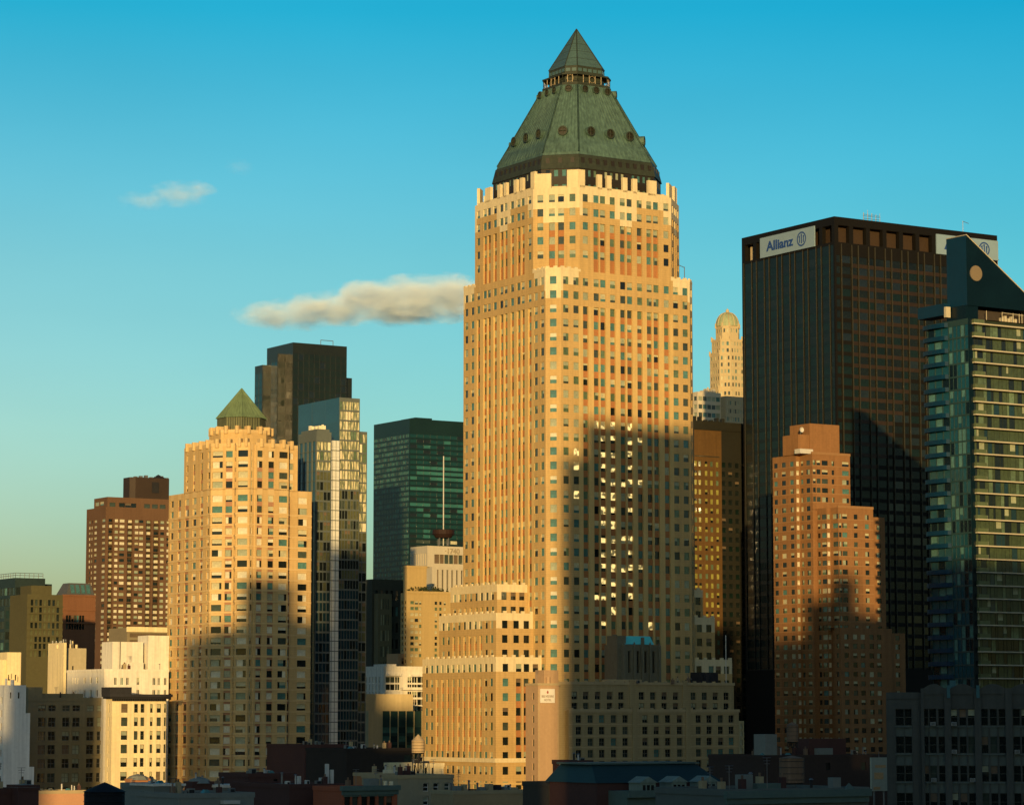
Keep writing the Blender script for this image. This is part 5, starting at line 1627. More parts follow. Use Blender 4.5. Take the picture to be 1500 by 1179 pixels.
    for z, h in rows:
        zz = z - h / 2 - 0.35
        if zz < ZA - 2:
            bm.box(-0.08, 0, 0.02, yl, zz, zz + 0.3, BRKB)
            bm.box(x1 - 0.08, x1, y1, -0.02, zz, zz + 0.3, BRKB)
            if zz > ZB_ + 1: bm.box(x1, xA, y1 - 0.08, y1, zz, zz + 0.3, BRKB)
        if zz < ZB_ - 2:
            bm.box(x3, xB, y3 - 0.08, y3, zz, zz + 0.3, BRKB); bm.box(x2 - 0.08, x2, y2, y1, zz, zz + 0.3, BRKB)
    for (a, c, y, z) in ((x1, xA, y1, ZA), (x3, xB, y3, ZB_)): bm.box(a - 0.1, c + 0.1, y - 0.15, y + 0.3, z - 0.2, z + 0.6, BRKB)
    bm.build('brick_bands', b.root)
    # bulkhead
    k = MB(); xq = b.x(1186, 640, y1 + 4); xr = b.x(1229.5, 640, y1 + 4); zq = b.z(620, xq, y1 + 4)
    k.box(xq, xr, y1 + 4, y1 + 14, ZA, zq, BRK, ROOFG)
    k.build('bulkhead', b.root)
    k = MB(); xs = b.x(1169, 640, y1 + 4.2); k.box(xs, xq - 0.02, y1 + 4.2, y1 + 12, ZA, b.z(637, xq, y1 + 4), BRK, ROOFG); k.build('lower_bulkhead', b.root)
    k = MB(); k.box(b.x(1172, 657, y1 + 1), b.x(1191, 657, y1 + 1), y1 + 1, y1 + 3.8, ZA, b.z(657, xs, y1), PIPE); k.build('air_handler', b.root)
    k = MB(); xd = b.x(1172.5, 632, y1 + 5); zd = b.z(637, xq, y1 + 4); k.bar((xd, y1 + 5, zd), (xd, y1 + 5, zd + 0.9), 0.12, METAL)
    N_ = 16; c0 = Vector((xd, y1 + 4.7, zd + 1.5))
    for t in range(N_):
        a, c = 2 * pi * t / N_, 2 * pi * (t + 1) / N_
        q = lambda an, rr, o: (c0.x + rr * cos(an), c0.y - o, c0.z + rr * sin(an))
        k.face([q(a, .85, .4), q(c, .85, .4), q(c, .45, .1), q(a, .45, .1)], PIPE); k.face([q(a, .45, .1), q(c, .45, .1), (c0.x, c0.y, c0.z)], PIPE)
    k.build('satellite_dish', b.root)
    b.finish()
brick_steps()

# ================================================================ green glass tower with balconies and a sail-shaped top
def sail_tower():
    b = Building('apartment_tower', 'green glass balcony tower with a triangular blue sail crown at the right edge', 'apartment tower', 1422, 700, 740)
    TB = mat('teal_blue_panels', (0.001, 0.028, 0.062), 0.5, 0.1, 0.1, spec=0.3)
    TBD = glass('dark_sail_glass', (0.002, 0.010, 0.015), 0.25, 0.2, 0.2)
    GW = glass('sea_glass', (0.004, 0.055, 0.075), 0.12, 0.5, 0.3)
    GW2 = glass('olive_sea_glass', (0.05, 0.07, 0.03), 0.15, 0.5, 0.3)
    SL = mat('white_slab_edge', (0.50, 0.45, 0.32), 0.6, 0.06, 0.5)
    BG = mat('balcony_green_glass', (0.09, 0.12, 0.055), 0.25, 0.15, 0.5, coat=0.3)
    Z = b.z(466); yl = b.y(1362, 700); xr = 34.0
    p = (b.z(300 + 568 / 3.275) - b.z(300 + 1130 / 3.275)) / 9.0
    zs0 = b.z(300 + 568 / 3.275)
    mb = b.wm
    x0 = b.x(1427.5, 700)
    rows = [(zs0 - p * k - p * 0.5 , p - 0.45) for k in range(60) if zs0 - p * k - p > 2]
    GR = [(9, GW2, None, 0), (4, G_DARK, None, 0), (1, GW2, BL_SHEER, 0.6), (2, G_GREEN, None, 0), (1, DTEAL, None, 0)]
    PANELG = mat('dark_green_panels', (0.025, 0.035, 0.022), 0.5, 0.1, 0.3)
    cols = []
    u = x0 + 0.2
    while u < xr - 2: 
        w_ = (1.5, 0.8, 1.9, 1.2)[len(cols) % 4]; cols.append((u + w_ / 2, w_ - 0.08)); u += w_
    def cbR(i, k, uu, z):
        if i is not None and k is not None: return 0.9, None
        return 0.0 if uu < x0 else 0.85, TBD if uu < x0 else PANELG
    b.facade(mb, (0, 0), (xr, 0), 0, Z, cols, rows, cbR, GR)
    PL = [(7, GW, None, 0), (2, G_TEAL, None, 0), (2, TBD, None, 0), (1, GW, G_TEAL, 0.6)]
    yb0 = b.y(1393, 700)
    lc = [(0.9, 1.2), (2.2, 1.1), (3.5, 1.1), (4.8, 1.1), (6.1, 1.1)]
    cl = [(yl - yb0 + (yb0 / 5) * (j + 0.5), yb0 / 5 - 0.15) for j in range(5)]
    lcols = [((yl - yb0) * f, (yl - yb0) / 3 - 0.25) for f in (0.17, 0.5, 0.83)] + cl
    b.facade(mb, (0, yl), (0, 0), 0, Z, lcols, rows, simple_cb(mat('teal_frames', (0.02, 0.05, 0.05), 0.4, 0.1), 0.15), PL)
    mb.face([(xr, 0, 0), (xr, yl, 0), (xr, yl, Z), (xr, 0, Z)], TBD); mb.face([(xr, yl, 0), (0, yl, 0), (0, yl, Z), (xr, yl, Z)], TBD)
    b.rm.face([(0, 0, Z), (xr, 0, Z), (xr, yl, Z), (0, yl, Z)], ROOFD)
    # right-hand balcony slabs with glass parapets
    k = 0
    n = 0
    while zs0 - p * k > 3:
        z = zs0 - p * k
        s = MB(); s.box(x0, xr + 0.6, -0.95, 0.8, z - 0.16, z + 0.16, SL)
        s.box(x0 + 0.05, x0 + 3.6, -0.9, -0.84, z + 0.16, z + 1.15, BG)
        s.box(x0 + 0.05, x0 + 0.11, -0.84, 0.8, z + 0.16, z + 1.15, BG)
        for q in range(1, 3): s.bar((x0 + 3.6 + q * 0, -0.9, z + 0.16), (x0 + 3.6, -0.9, z + 1.15), 0.04, METAL, 4)
        s.build('balcony', b.root)
        # rounded balconies on the left face
        if k >= 0:
            t = MB(); ya, yb = yb0 + 0.2, yl + 1.2
            pts = []
            for j in range(9):
                a = pi * j / 8
                pts.append((-0.15 - 1.35 * sin(a) ** 0.6, ya + (yb - ya) * (1 - cos(a)) / 2))
            poly = [(0.0, ya)] + [q_ for q_ in pts[1:-1]] + [(0.0, yb)]
            t.prism([q_ for q_ in poly][::-1], z - 0.15, z + 1.0, TB)
            t.build('balcony', b.root)
        k += 1
    # roof overhang on the left
    o = MB(); ya, yb = b.y(1390, 455), b.y(1351, 455)
    o.box(-1.6, 3, ya, yb, b.z(468, 0, yl), b.z(451, 0, yl), TB); o.box(-1.7, -0.2, ya - 0.9, ya, b.z(466, 0, ya), b.z(450.5, 0, ya), SL)
    o.build('roof_overhang', b.root)
    # sail
    s = MB()
    xs = b.x(1416, 400, 0.6)
    ys = b.y(1387, 400, xs)
    zt = b.z(344, xs, 0.6); zb = b.z(447, xs, 0.6)
    xe = b.x(1500, 428, 0.6); ze = zof(*b.w(xe, 0.6), 428)
    xe2 = xs + (xe - xs) * (zt - zb) / (zt - ze)
    A = [(xs, 0.6, zb), (xe2, 0.6, zb), (xs, 0.6, zt)]
    B_ = [(xs, ys, zb), (xe2, ys, zb), (xs, ys, zt + 0.0)]
    s.face(A, TBD); s.face(B_[::-1], TBD)
    s.face([A[0], A[2], B_[2], B_[0]], TB); s.face([A[1], B_[1], B_[2], A[2]], SL)
    s.build('sail_crown', b.root)
    e = MB(); e.bar(Vector(A[2]) + Vector((0, -0.1, 0.05)), Vector(A[1]) + Vector((0, -0.1, 0.05)), 0.14, SL, 4); e.bar((xs, 0.6, zt), (xs, ys, zt), 0.12, SL, 4); e.build('edge_trim', b.root)
    d = MB(); cxd = b.x(1429.5, 400, 0.5); czd = zof(*b.w(cxd, 0.5), 400.5); R_ = 11 / 5.6
    N_ = 28; ring = [(cxd + R_ / 0.847 * 1.0 * cos(2 * pi * t / N_) * 0.9, czd + R_ * 1.05 * sin(2 * pi * t / N_)) for t in range(N_)]
    d.face([(q[0], 0.35, q[1]) for q in ring], mat('beige_disc', (0.20, 0.155, 0.095), 0.6, 0.05, 1))
    for t in range(N_):
        q, r_ = ring[t], ring[(t + 1) % N_]; d.face([(q[0], 0.35, q[1]), (r_[0], 0.35, r_[1]), (r_[0], 0.62, r_[1]), (q[0], 0.62, q[1])], METAL)
    d.build('round_louvre', b.root)
    # stage under the sail and roof frames
    st = MB(); zc = Z
    st.box(xs - 0.3, xs + 4, 0.9, ys, zc, zb + 0.1, TBD)
    st.box(xs + 4, xr, 3, ys, zc, zb - 0.6, mat('dark_plant_room', (0.05, 0.04, 0.03), 0.8, 0.2, 0.5))
    st.build('plant_room', b.root)
    f = MB()
    for px in (1445, 1468, 1484, 1493, 1497):
        x = b.x(px, 455, 0.2); f.bar((x, 0.2, Z), (x, 0.2, Z + 2.5), 0.09, SL, 4)
    xa, xb = b.x(1468, 455, 0.2), b.x(1499, 455, 0.2); f.bar((xa, 0.2, Z + 2.4), (xb, 0.2, Z + 2.2), 0.09, SL, 4)
    for j in range(5): f.box(xa + 0.6 + j * 1.2, xa + 1.3 + j * 1.2, 1.2, 2.2, Z, Z + 1.2 + (j % 2) * 0.6, SL)
    f.build('roof_frames', b.root)
    b.finish()
sail_tower()

# ================================================================ hotel and its neighbours
HOT = mat('hotel_tan_brick', (0.36, 0.28, 0.14), 0.88, 0.08, 0.3, streak=0.12, line=0.6)

def hotel():
    b = Building('hotel', 'tan brick hotel with a small white lettered sign on its sunlit corner pier', 'hotel', 788, 1080, 762)
    b.pal = P_DARK
    b.frame = (mat('bronze_sash', (0.13, 0.12, 0.08), 0.7, 0.1, 1), 0.12, 1, 1)
    mb = b.wm
    Z = b.z(1003.5); yl = b.y(770, 1080); xt = b.x(819, 1080)
    X = lambda zx, y: b.x(600 + zx / 3, 1060, y)
    zr = lambda zy: b.z(820 + zy / 3)
    TP = mat('terracotta_render', (0.44, 0.29, 0.16), 0.88, 0.08, 0.3, streak=0.08)
    rowsT = [(zr(y), 1.8) for y in (598, 650, 700, 752, 803, 855, 908, 960)]
    boxb(b, mb, 0, xt, 0, yl, 0, Z, TP, ROOFG, L=dict(cols=[(yl * 0.62, 1.0)], rows=rowsT))
    pm = MB(); pm.box(xt * 0.02, xt * 0.05, -0.12, 0, 6, Z - 1, HOTB); pm.box(xt * 0.93, xt * 0.96, -0.12, 0, 6, Z - 1, HOTB)
    e = 0.2
    pm.box(-e, xt + e, -e, yl, Z, Z + 0.6, HOTB)
    pm.build('parapet', b.root)
    bh = MB(); bh.box(b.x(797, 990, 1.5), b.x(818, 990, 1.5), 1.5, 6, Z, b.z(981, 0, 1.5), TP); bh.cyl(b.x(803, 990, 1.0), 1.0, 0.6, Z, b.z(991, 0, 1), TP, 10); bh.build('bulkhead', b.root)
    # sign: white board, small crest, two lines
    s = MB(); xa, xb = b.x(791, 1018, -0.2), b.x(812, 1018, -0.2); za, zb = b.z(1029), b.z(1008.5)
    s.box(xa, xb, -0.45, -0.14, za, zb, mat('hotel_sign_white', (0.72, 0.68, 0.58), 0.6, 0.03, 1))
    so = s.build('sign', b.root)
    SB = mat('sign_brown_letters', (0.20, 0.13, 0.10), 0.6, 0, 1)
    cxs = (xa + xb) / 2
    for body, f, sz in (('BELVEDERE', 0.46, 0.86), ('HOTEL', 0.20, 0.86)):
        text_part(so, body, sz, (cxs, -0.5, za + (zb - za) * f), 0, SB, 'lettering', 0.02, width=(xb - xa) * (0.84 if f > 0.3 else 0.50))
    c = MB(); zc = za + (zb - za) * 0.76
    c.face([(cxs - .22, -0.48, zc - .35), (cxs + .22, -0.48, zc - .35), (cxs + .3, -0.48, zc + .1), (cxs, -0.48, zc + .5), (cxs - .3, -0.48, zc + .1)], mat('crest_red', (0.35, 0.08, 0.05), 0.6, 0, 1)); c.build('emblem', so)
    # main wing, upper and lower fronts
    y_u, y_l = 3.2, 1.4
    xu1 = b.x(1075, 1020, y_u); xl0 = b.x(833, 1080, y_l); xl1 = b.x(1082.5, 1080, y_l)
    Zu = b.z(1000, 0, y_u); Zl = b.z(1040.5, 0, y_l)
    ucols = [(X(c, y_u) - xt, 1.85) for c in (725, 775, 827, 880, 930, 1020, 1070, 1120, 1170, 1248, 1297, 1345, 1393)]
    lcols = [(X(c, y_l) - xl0, 1.85) for c in (743, 795, 845, 897, 948, 1035, 1085, 1135, 1187, 1270, 1317, 1367, 1414)]
    pu = MB()
    b.facade(mb, (xt, y_u), (xu1, y_u), 0, Zu, ucols, [(zr(594), 2.1), (zr(643), 2.1)], simple_cb(HOT, 0.4))
    b.facade(mb, (xl0, y_l), (xl1, y_l), 0, Zl, lcols, [(zr(y), 2.1) for y in (698, 750, 801, 853, 903, 953)], simple_cb(HOT, 0.4))
    mb.face([(xl0, y_u, 0), (xl0, y_l, 0), (xl0, y_l, Zl), (xl0, y_u, Zl)], HOT)
    mb.face([(xl1, y_l, 0), (xl1, 15, 0), (xl1, 15, Zl), (xl1, y_l, Zl)], HOT); mb.face([(xu1, y_u, 0), (xu1, 15, 0), (xu1, 15, Zu), (xu1, y_u, Zu)], HOT)
    b.rm.face([(xt, y_u, Zu), (xu1, y_u, Zu), (xu1, 15, Zu), (xt, 15, Zu)], ROOFG); b.rm.face([(xl0, y_l, Zl), (xl1, y_l, Zl), (xl1, y_u, Zl), (xl0, y_u, Zl)], ROOFG)
    mb.face([(xl1, y_l + 1.8, Zl - .01), (xl1, 15, Zl - .01), (xu1, 15, Zl - .01), (xu1, y_l + 1.8, Zl - .01)], ROOFG)
    mb.face([(xt, 15, 0), (xu1, 15, 0), (xu1, 15, Zu), (xt, 15, Zu)], HOT)
    for (xa_, xb_, y, z) in ((xt, xu1, y_u, Zu), (xl0, xl1, y_l, Zl)):
        pu.box(xa_, xb_ + 0.2, y - 0.25, y + 0.3, z - 0.3, z + 0.45, HOTB)
        u = xa_ + 0.5
        while u < xb_ - 1.5: pu.box(u, u + 0.9, y - 0.2, y + 0.25, z + 0.45, z + 0.8, HOTB); u += 3.3
    # wider piers between the window groups
    for zx in (975, 1210):
        pu.box(X(zx, y_u) - 0.8, X(zx, y_u) + 0.8, y_u - 0.35, y_u - 0.0, 4, Zu + 1.0, HOT)
        pu.box(X(zx + 12, y_l) - 0.8, X(zx + 12, y_l) + 0.8, y_l - 0.35, y_l - 0.0, 4, Zl + 1.0, HOT)
    for zy in (672, 724, 776, 827, 878): pu.box(xl0 + .05, xl1 - .05, y_l - 0.12, y_l, zr(zy), zr(zy) + 0.25, HOTB)
    pu.build('cornice', b.root)
    clutter(b, xu1, 14, Zu, 9)
    mt = MB(); xm = b.x(1063.5, 980, y_u + 3); mt.bar((xm, y_u + 3, Zu), (xm, y_u + 3, zof(*b.w(xm, y_u + 3), 930)), 0.14, PIPE); mt.build('mast', b.root)
    pr = MB(); pr.box(b.x(1026, 995, y_u + 4), b.x(1052, 995, y_u + 4), y_u + 4, 12, Zu, Zu + 3.4, ROOFD); pr.box(b.x(890, 995, y_u + 3), b.x(940, 995, y_u + 3), y_u + 3, 9, Zu, Zu + 1.2, HOTB)
    pr.cyl(b.x(1034, 990, y_u + 4), y_u + 3.4, 0.9, Zu, Zu + 3.0, ROOFD, 12); pr.build('rooftop_plant', b.root)
    b.finish()
    # tower with narrow tall windows and teal hipped roof
    b = Building('gothic_stair_tower', 'small dark buttressed tower with a bright teal hipped roof above the hotel', 'building', 912, 960, 790)
    GD = mat('grey_green_stone', (0.16, 0.15, 0.10), 0.88, 0.12, 0.3)
    TL = mat('bright_teal_roof', (0.10, 0.62, 0.60), 0.5, 0.08, 0.5)
    Z = b.z(943.5); xr = b.x(966, 960); zb = b.z(992) - 6
    mb = b.wm
    cols = [(xr * f, 0.75) for f in (0.18, 0.42, 0.62, 0.84)]
    boxb(b, mb, 0, xr, 0, 9, 0, Z, GD, ROOFD, R=dict(cols=cols, rows=[((b.z(953) + b.z(985)) / 2, b.z(953) - b.z(985))], cb=simple_cb(GD, 0.6), pal=[(1, G_DARK, None, 0)]))
    bt = MB()
    for f in (0.02, 0.30, 0.52, 0.73, 0.98): bt.box(xr * f - 0.35, xr * f + 0.35, -0.7, 0, zb, Z - 0.4, GD); bt.cone([(xr * f - .35, -.7), (xr * f + .35, -.7), (xr * f + .35, 0), (xr * f - .35, 0)], Z - 0.4, (xr * f, -0.3, Z + 0.9), GD)
    xp0, xp1 = b.x(898, 950, 3), b.x(911, 950, 3)
    bt.box(xp0, xp1, 1, 6, 0, b.z(931, 0, 3), GD); bt.cyl((xp0 + xp1) / 2 - 0.9, 3, 0.7, b.z(931, 0, 3), b.z(929, 0, 3), GD, 8)
    bt.box(xr * 0.48, xr * 0.54, -0.9, -0.2, Z - 6, b.z(933), GD)
    bt.build('buttress', b.root)
    rf = MB(); zt = b.z(930.5)
    x0_, x1_ = b.x(912.5, 943, 0.8), b.x(958, 943, 0.8); xa_, xb_ = b.x(920, 931, 3), b.x(952, 931, 3)
    rf.loft([(x0_, .8), (x1_, .8), (x1_, 7.5), (x0_, 7.5)], Z + 0.1, [(xa_, 3), (xb_, 3), (xb_, 5.5), (xa_, 5.5)], zt, TL); rf.face([(xa_, 3, zt), (xb_, 3, zt), (xb_, 5.5, zt), (xa_, 5.5, zt)], TL)
    rf.build('hipped_roof', b.root)
    b.finish()
    # lit sliver to the right
    b = Building('narrow_building', 'narrow sunlit building sliver with yellow windows at the right end of the hotel', 'building', 1081, 1080, 850)
    Z = b.z(1055.5); xr = b.x(1090, 1080)
    b.frame = None
    boxb(b, b.wm, 0, xr, 0, 8, 0, Z, mat('honey_stone', (0.5, 0.4, 0.2), .85, .08, .3), ROOFG, R=dict(cols=[(xr * 0.6, 0.9)], rows=[(b.z(y), 1.5) for y in (1063, 1074, 1087, 1099)], pal=[(1, BL_CREAM, None, 0)]))
    b.finish()
hotel()

# ================================================================ old loft building lower right
def loft_building():
    b = Building('loft_building', 'dark old loft building with a wavy parapet and triple windows at lower right', 'loft building', 1299, 1090, 385, rot=-0.13)
    GS = mat('grey_green_masonry', (0.075, 0.08, 0.068), 0.88, 0.12, 0.3, streak=0.15)
    GP = mat('spandrel_panels', (0.10, 0.125, 0.108), 0.85, 0.12, 0.3, streak=0.15)
    b.pal = [(7, G_DARK, None, 0), (2, G_DARK, BL_BROWN, 0.5), (1, G_MID, None, 0), (1, G_DARK, BL_SHEER, 0.4)]
    b.frame = (mat('dark_green_sash', (0.07, 0.075, 0.06), 0.7, 0.1, 1), 0.08, 0, 1)
    zz = lambda zx: 1060 + zx / 3.409
    zr = lambda zy: b.z(900 + zy / 3.409)
    yi = -0.0
    Z0 = b.z(1017.5); x1 = b.x(1349, 1050); xr = b.x(1560, 1050)
    mb = b.wm
    rowsz = [(zr(512), zr(470) - zr(554)), (zr(649), zr(607) - zr(692)), (zr(792), zr(752) - zr(833)), (zr(932), zr(888) - zr(976))]
    rowsz += [(rowsz[-1][0] - 3.9 * k, 2.3) for k in range(1, 5)]
    rowsz = [r for r in rowsz if r[0] > 3]
    u = lambda zx: b.x(zz(zx), 1060)
    def cb(i, k, uu, z):
        if i is not None and k is not None: return 0.35, None
        if i is not None and z < Z0 - 4: return 0.18, GP
        return 0.0, GS
    b.facade(mb, (0, 0), (x1, 0), 0, Z0, [(u(880), 1.15), (u(922), 1.0)], rowsz, cb)
    # main part, 0.5 m forward
    yf = -0.5
    X = lambda zx: b.x(zz(zx), 1060, yf)
    Z1 = b.z(1010, x1, yf)
    cols = []
    for c in (1005, 1045, 1090, 1150, 1195, 1238, 1303, 1348, 1392, 1463, 1505):
        cols.append((X(c) - x1, 0.98))
    step = X(1150) - X(1005)
    c0 = X(1505) - x1 + (X(1045) - X(1005))
    for j in range(6): cols.append((c0, 0.98)); c0 += 1.35 if j % 3 != 0 else 1.9
    b.facade(mb, (x1, yf), (xr, yf), 0, Z1, cols, rowsz, cb)
    mb.face([(0, 20, 0), (0, 0, 0), (0, 0, Z0), (0, 20, Z0)], GS); mb.face([(x1, 0, 0), (x1, yf, 0), (x1, yf, Z1), (x1, 0, Z1)], GS)
    mb.face([(xr, yf, 0), (xr, 20, 0), (xr, 20, Z1), (xr, yf, Z1)], GS); mb.face([(xr, 20, 0), (0, 20, 0), (0, 20, Z0), (xr, 20, Z0)], GS)
    b.rm.face([(0, 0, Z0), (x1, 0, Z0), (x1, 20, Z0), (0, 20, Z0)], ROOFD); b.rm.face([(x1, yf, Z1 - 0.05), (xr, yf, Z1 - 0.05), (xr, 20, Z1 - 0.05), (x1, 20, Z1 - 0.05)], ROOFD)
    pr = MB()
    # piers and wavy parapet
    piers = [X(c) for c in (985, 1120, 1270, 1425)]
    piers += [piers[-1] + (piers[-1] - piers[-2]) * k for k in (1,)]
    for x in piers: pr.box(x - 0.45 if x > piers[0] else x1 + 0.02, x + 0.45, yf - 0.3, yf, 0, Z1 + 0.2, GS)
    def wave(xa, xb, base, amp):
        N_ = 18; pts = []
        for j in range(N_ + 1):
            f = j / N_; pts.append((xa + (xb - xa) * f, base + amp * (0.5 - 0.5 * cos(2 * pi * f)) ** 0.7))
        for a, c in zip(pts, pts[1:]):
            for y0, y1 in ((yf - 0.12, yf + 0.5),):
                pr.face([(a[0], y0, Z1 - 0.6), (c[0], y0, Z1 - 0.6), (c[0], y0, c[1]), (a[0], y0, a[1])], GS)
                pr.face([(a[0], y0, a[1]), (c[0], y0, c[1]), (c[0], y1, c[1]), (a[0], y1, a[1])], GP)
                pr.face([(a[0], y1, Z1 - 0.6), (c[0], y1, Z1 - 0.6), (c[0], y1, c[1]), (a[0], y1, a[1])], GS)
    for a, c in zip(piers, piers[1:]): wave(a, c, Z1 + 0.05, 0.75)
    pr.box(0, x1, -0.12, 0.4, Z0 - 0.5, Z0 + 0.35, GS)
    pr.build('parapet', b.root)
    sl = MB()
    for z, h in rowsz: 
        sl.box(u(855), u(940), -0.15, 0, z - h / 2 - 0.2, z - h / 2, GP)
        for a, c in zip(piers, piers[1:]): sl.box(a + 0.6, c - 0.6, yf - 0.15, yf, z - h / 2 - 0.2, z - h / 2, GP)
    sl.build('sill', b.root)
    bn = MB(); BLU = mat('teal_banner', (0.05, 0.14, 0.15), 0.7, 0.1, 1)
    for c in (1125, 1272): bn.box(X(c) - 0.22, X(c) + 0.22, yf - 0.5, yf - 0.32, Z1 - 1.1, Z1 + 0.6, BLU)
    bn.box(X(1150) - 0.4, X(1150) + 0.4, 2, 3, Z1, Z1 + 1.3, BLU)
    bn.build('downpipe_head', b.root)
    b.finish()
    # window air conditioners are separate objects on the sills
    r = random.Random(8); ACM = mat('air_conditioner_case', (0.30, 0.32, 0.30), 0.6, 0.1, 1)
    zl = [('topmost row', 0), ('second row', 1), ('third row', 2)]
    spots = [(1045, 0, 'under the first wave of the parapet'), (1150, 0, 'beside the pier under the second wave'), (1150, 1, 'second row, beside the second pier'), (1150, 1.05, ''), (1463, 1, 'second row, near the right edge'), (1238, 2, 'third row, middle bay'), (1045, 2, 'third row, first bay')]
    for c, k, t in spots:
        if not t: continue
        z, h = rowsz[int(k)]
        x, y = b.w(X(c), yf - 0.2)
        e = bpy.data.objects.new('air_conditioner', None); COL.objects.link(e); e.location = (x, y, z - h / 2); e.rotation_euler = (0, 0, b.rot)
        tag(e, 'grey window air conditioner on the dark loft building, ' + t, 'air conditioner', 'air conditioners in the loft building windows')
        m = MB(); m.box(-0.35, 0.35, -0.25, 0.35, 0.0, 0.5, ACM); m.build('case', e)
        m = MB()
        for j in range(5): m.box(-0.3, 0.3, -0.27, -0.25, 0.06 + j * 0.085, 0.10 + j * 0.085, DARKM)
        m.build('grille', e)
loft_building()

# ================================================================ rooftops along the bottom
def low(name, label, cat, px0, px1, pyT, Y, m, roof=ROOFG, cols=None, rows=None, pal=P_DARK, depth=12, parapet=None, left=None, frame=None, pyL=None, lim=100):
    b = Building(name, label, cat, px0, pyT, Y); b.frame = frame
    Z = b.z(pyT); xr = b.x(px1, pyT)
    R = None
    if cols: R = dict(cols=[(b.x(c, pyT), w_) for c, w_ in cols], rows=[(b.z(y), h) for y, h in rows], pal=pal)
    boxb(b, b.wm, 0, xr, 0, depth if left is None else b.y(left, pyT), 0, Z, m, roof, R=R, parapet=parapet or (0.35, m, 0.3))
    clutter(b, xr, depth, Z)
    return b, Z, xr

def tank(name, label, px, pyt, pys, pyb, wpx, Y, m, legs_py=None, cat='water tank'):
    """cylindrical rooftop tank: cone tip pyt, shoulder pys, bottom pyb, standing on legs down to legs_py"""
    b = Building(name, label, cat, px, pyb, Y)
    r = wpx / 2 / (F / Y)
    zb, zs_, zt = b.z(pyb), b.z(pys), b.z(pyt)
    t = MB(); t.cyl(0, 0, r, zb, zs_, m, 20)
    for j in range(4):
        z = zb + (zs_ - zb) * (j + 0.5) / 4
        ring = [(r * 1.01 * cos(2 * pi * q / 20), r * 1.01 * sin(2 * pi * q / 20)) for q in range(20)]
        for q in range(20): t.bar((*ring[q], z), (*ring[(q + 1) % 20], z), 0.025 * r, DARKM, 4)
    t.build('tank_body', b.root)
    c = MB(); c.cyl(0, 0, r * 1.08, zs_, zt, m, 20, r1=0.05); c.build('conical_lid', b.root)
    zl = b.z(legs_py) if legs_py else zb - 2
    for j in range(4):
        a = pi / 4 + j * pi / 2 + 0.3
        l = MB(); l.bar((r * .85 * cos(a), r * .85 * sin(a), zl), (r * .85 * cos(a), r * .85 * sin(a), zb), 0.09, DARKM, 4); l.build('leg', b.root)
    br = MB()
    P = [(r * .85 * cos(pi / 4 + j * pi / 2 + .3), r * .85 * sin(pi / 4 + j * pi / 2 + .3)) for j in range(4)]
    for j in range(4):
        q, w_ = P[j], P[(j + 1) % 4]
        br.bar((*q, zl), (*w_, zb), 0.05, DARKM, 4); br.bar((*w_, zl), (*q, zb), 0.05, DARKM, 4); br.bar((*q, zb - 0.1), (*w_, zb - 0.1), 0.12, DARKM, 4)
    br.build('brace', b.root)
    return b

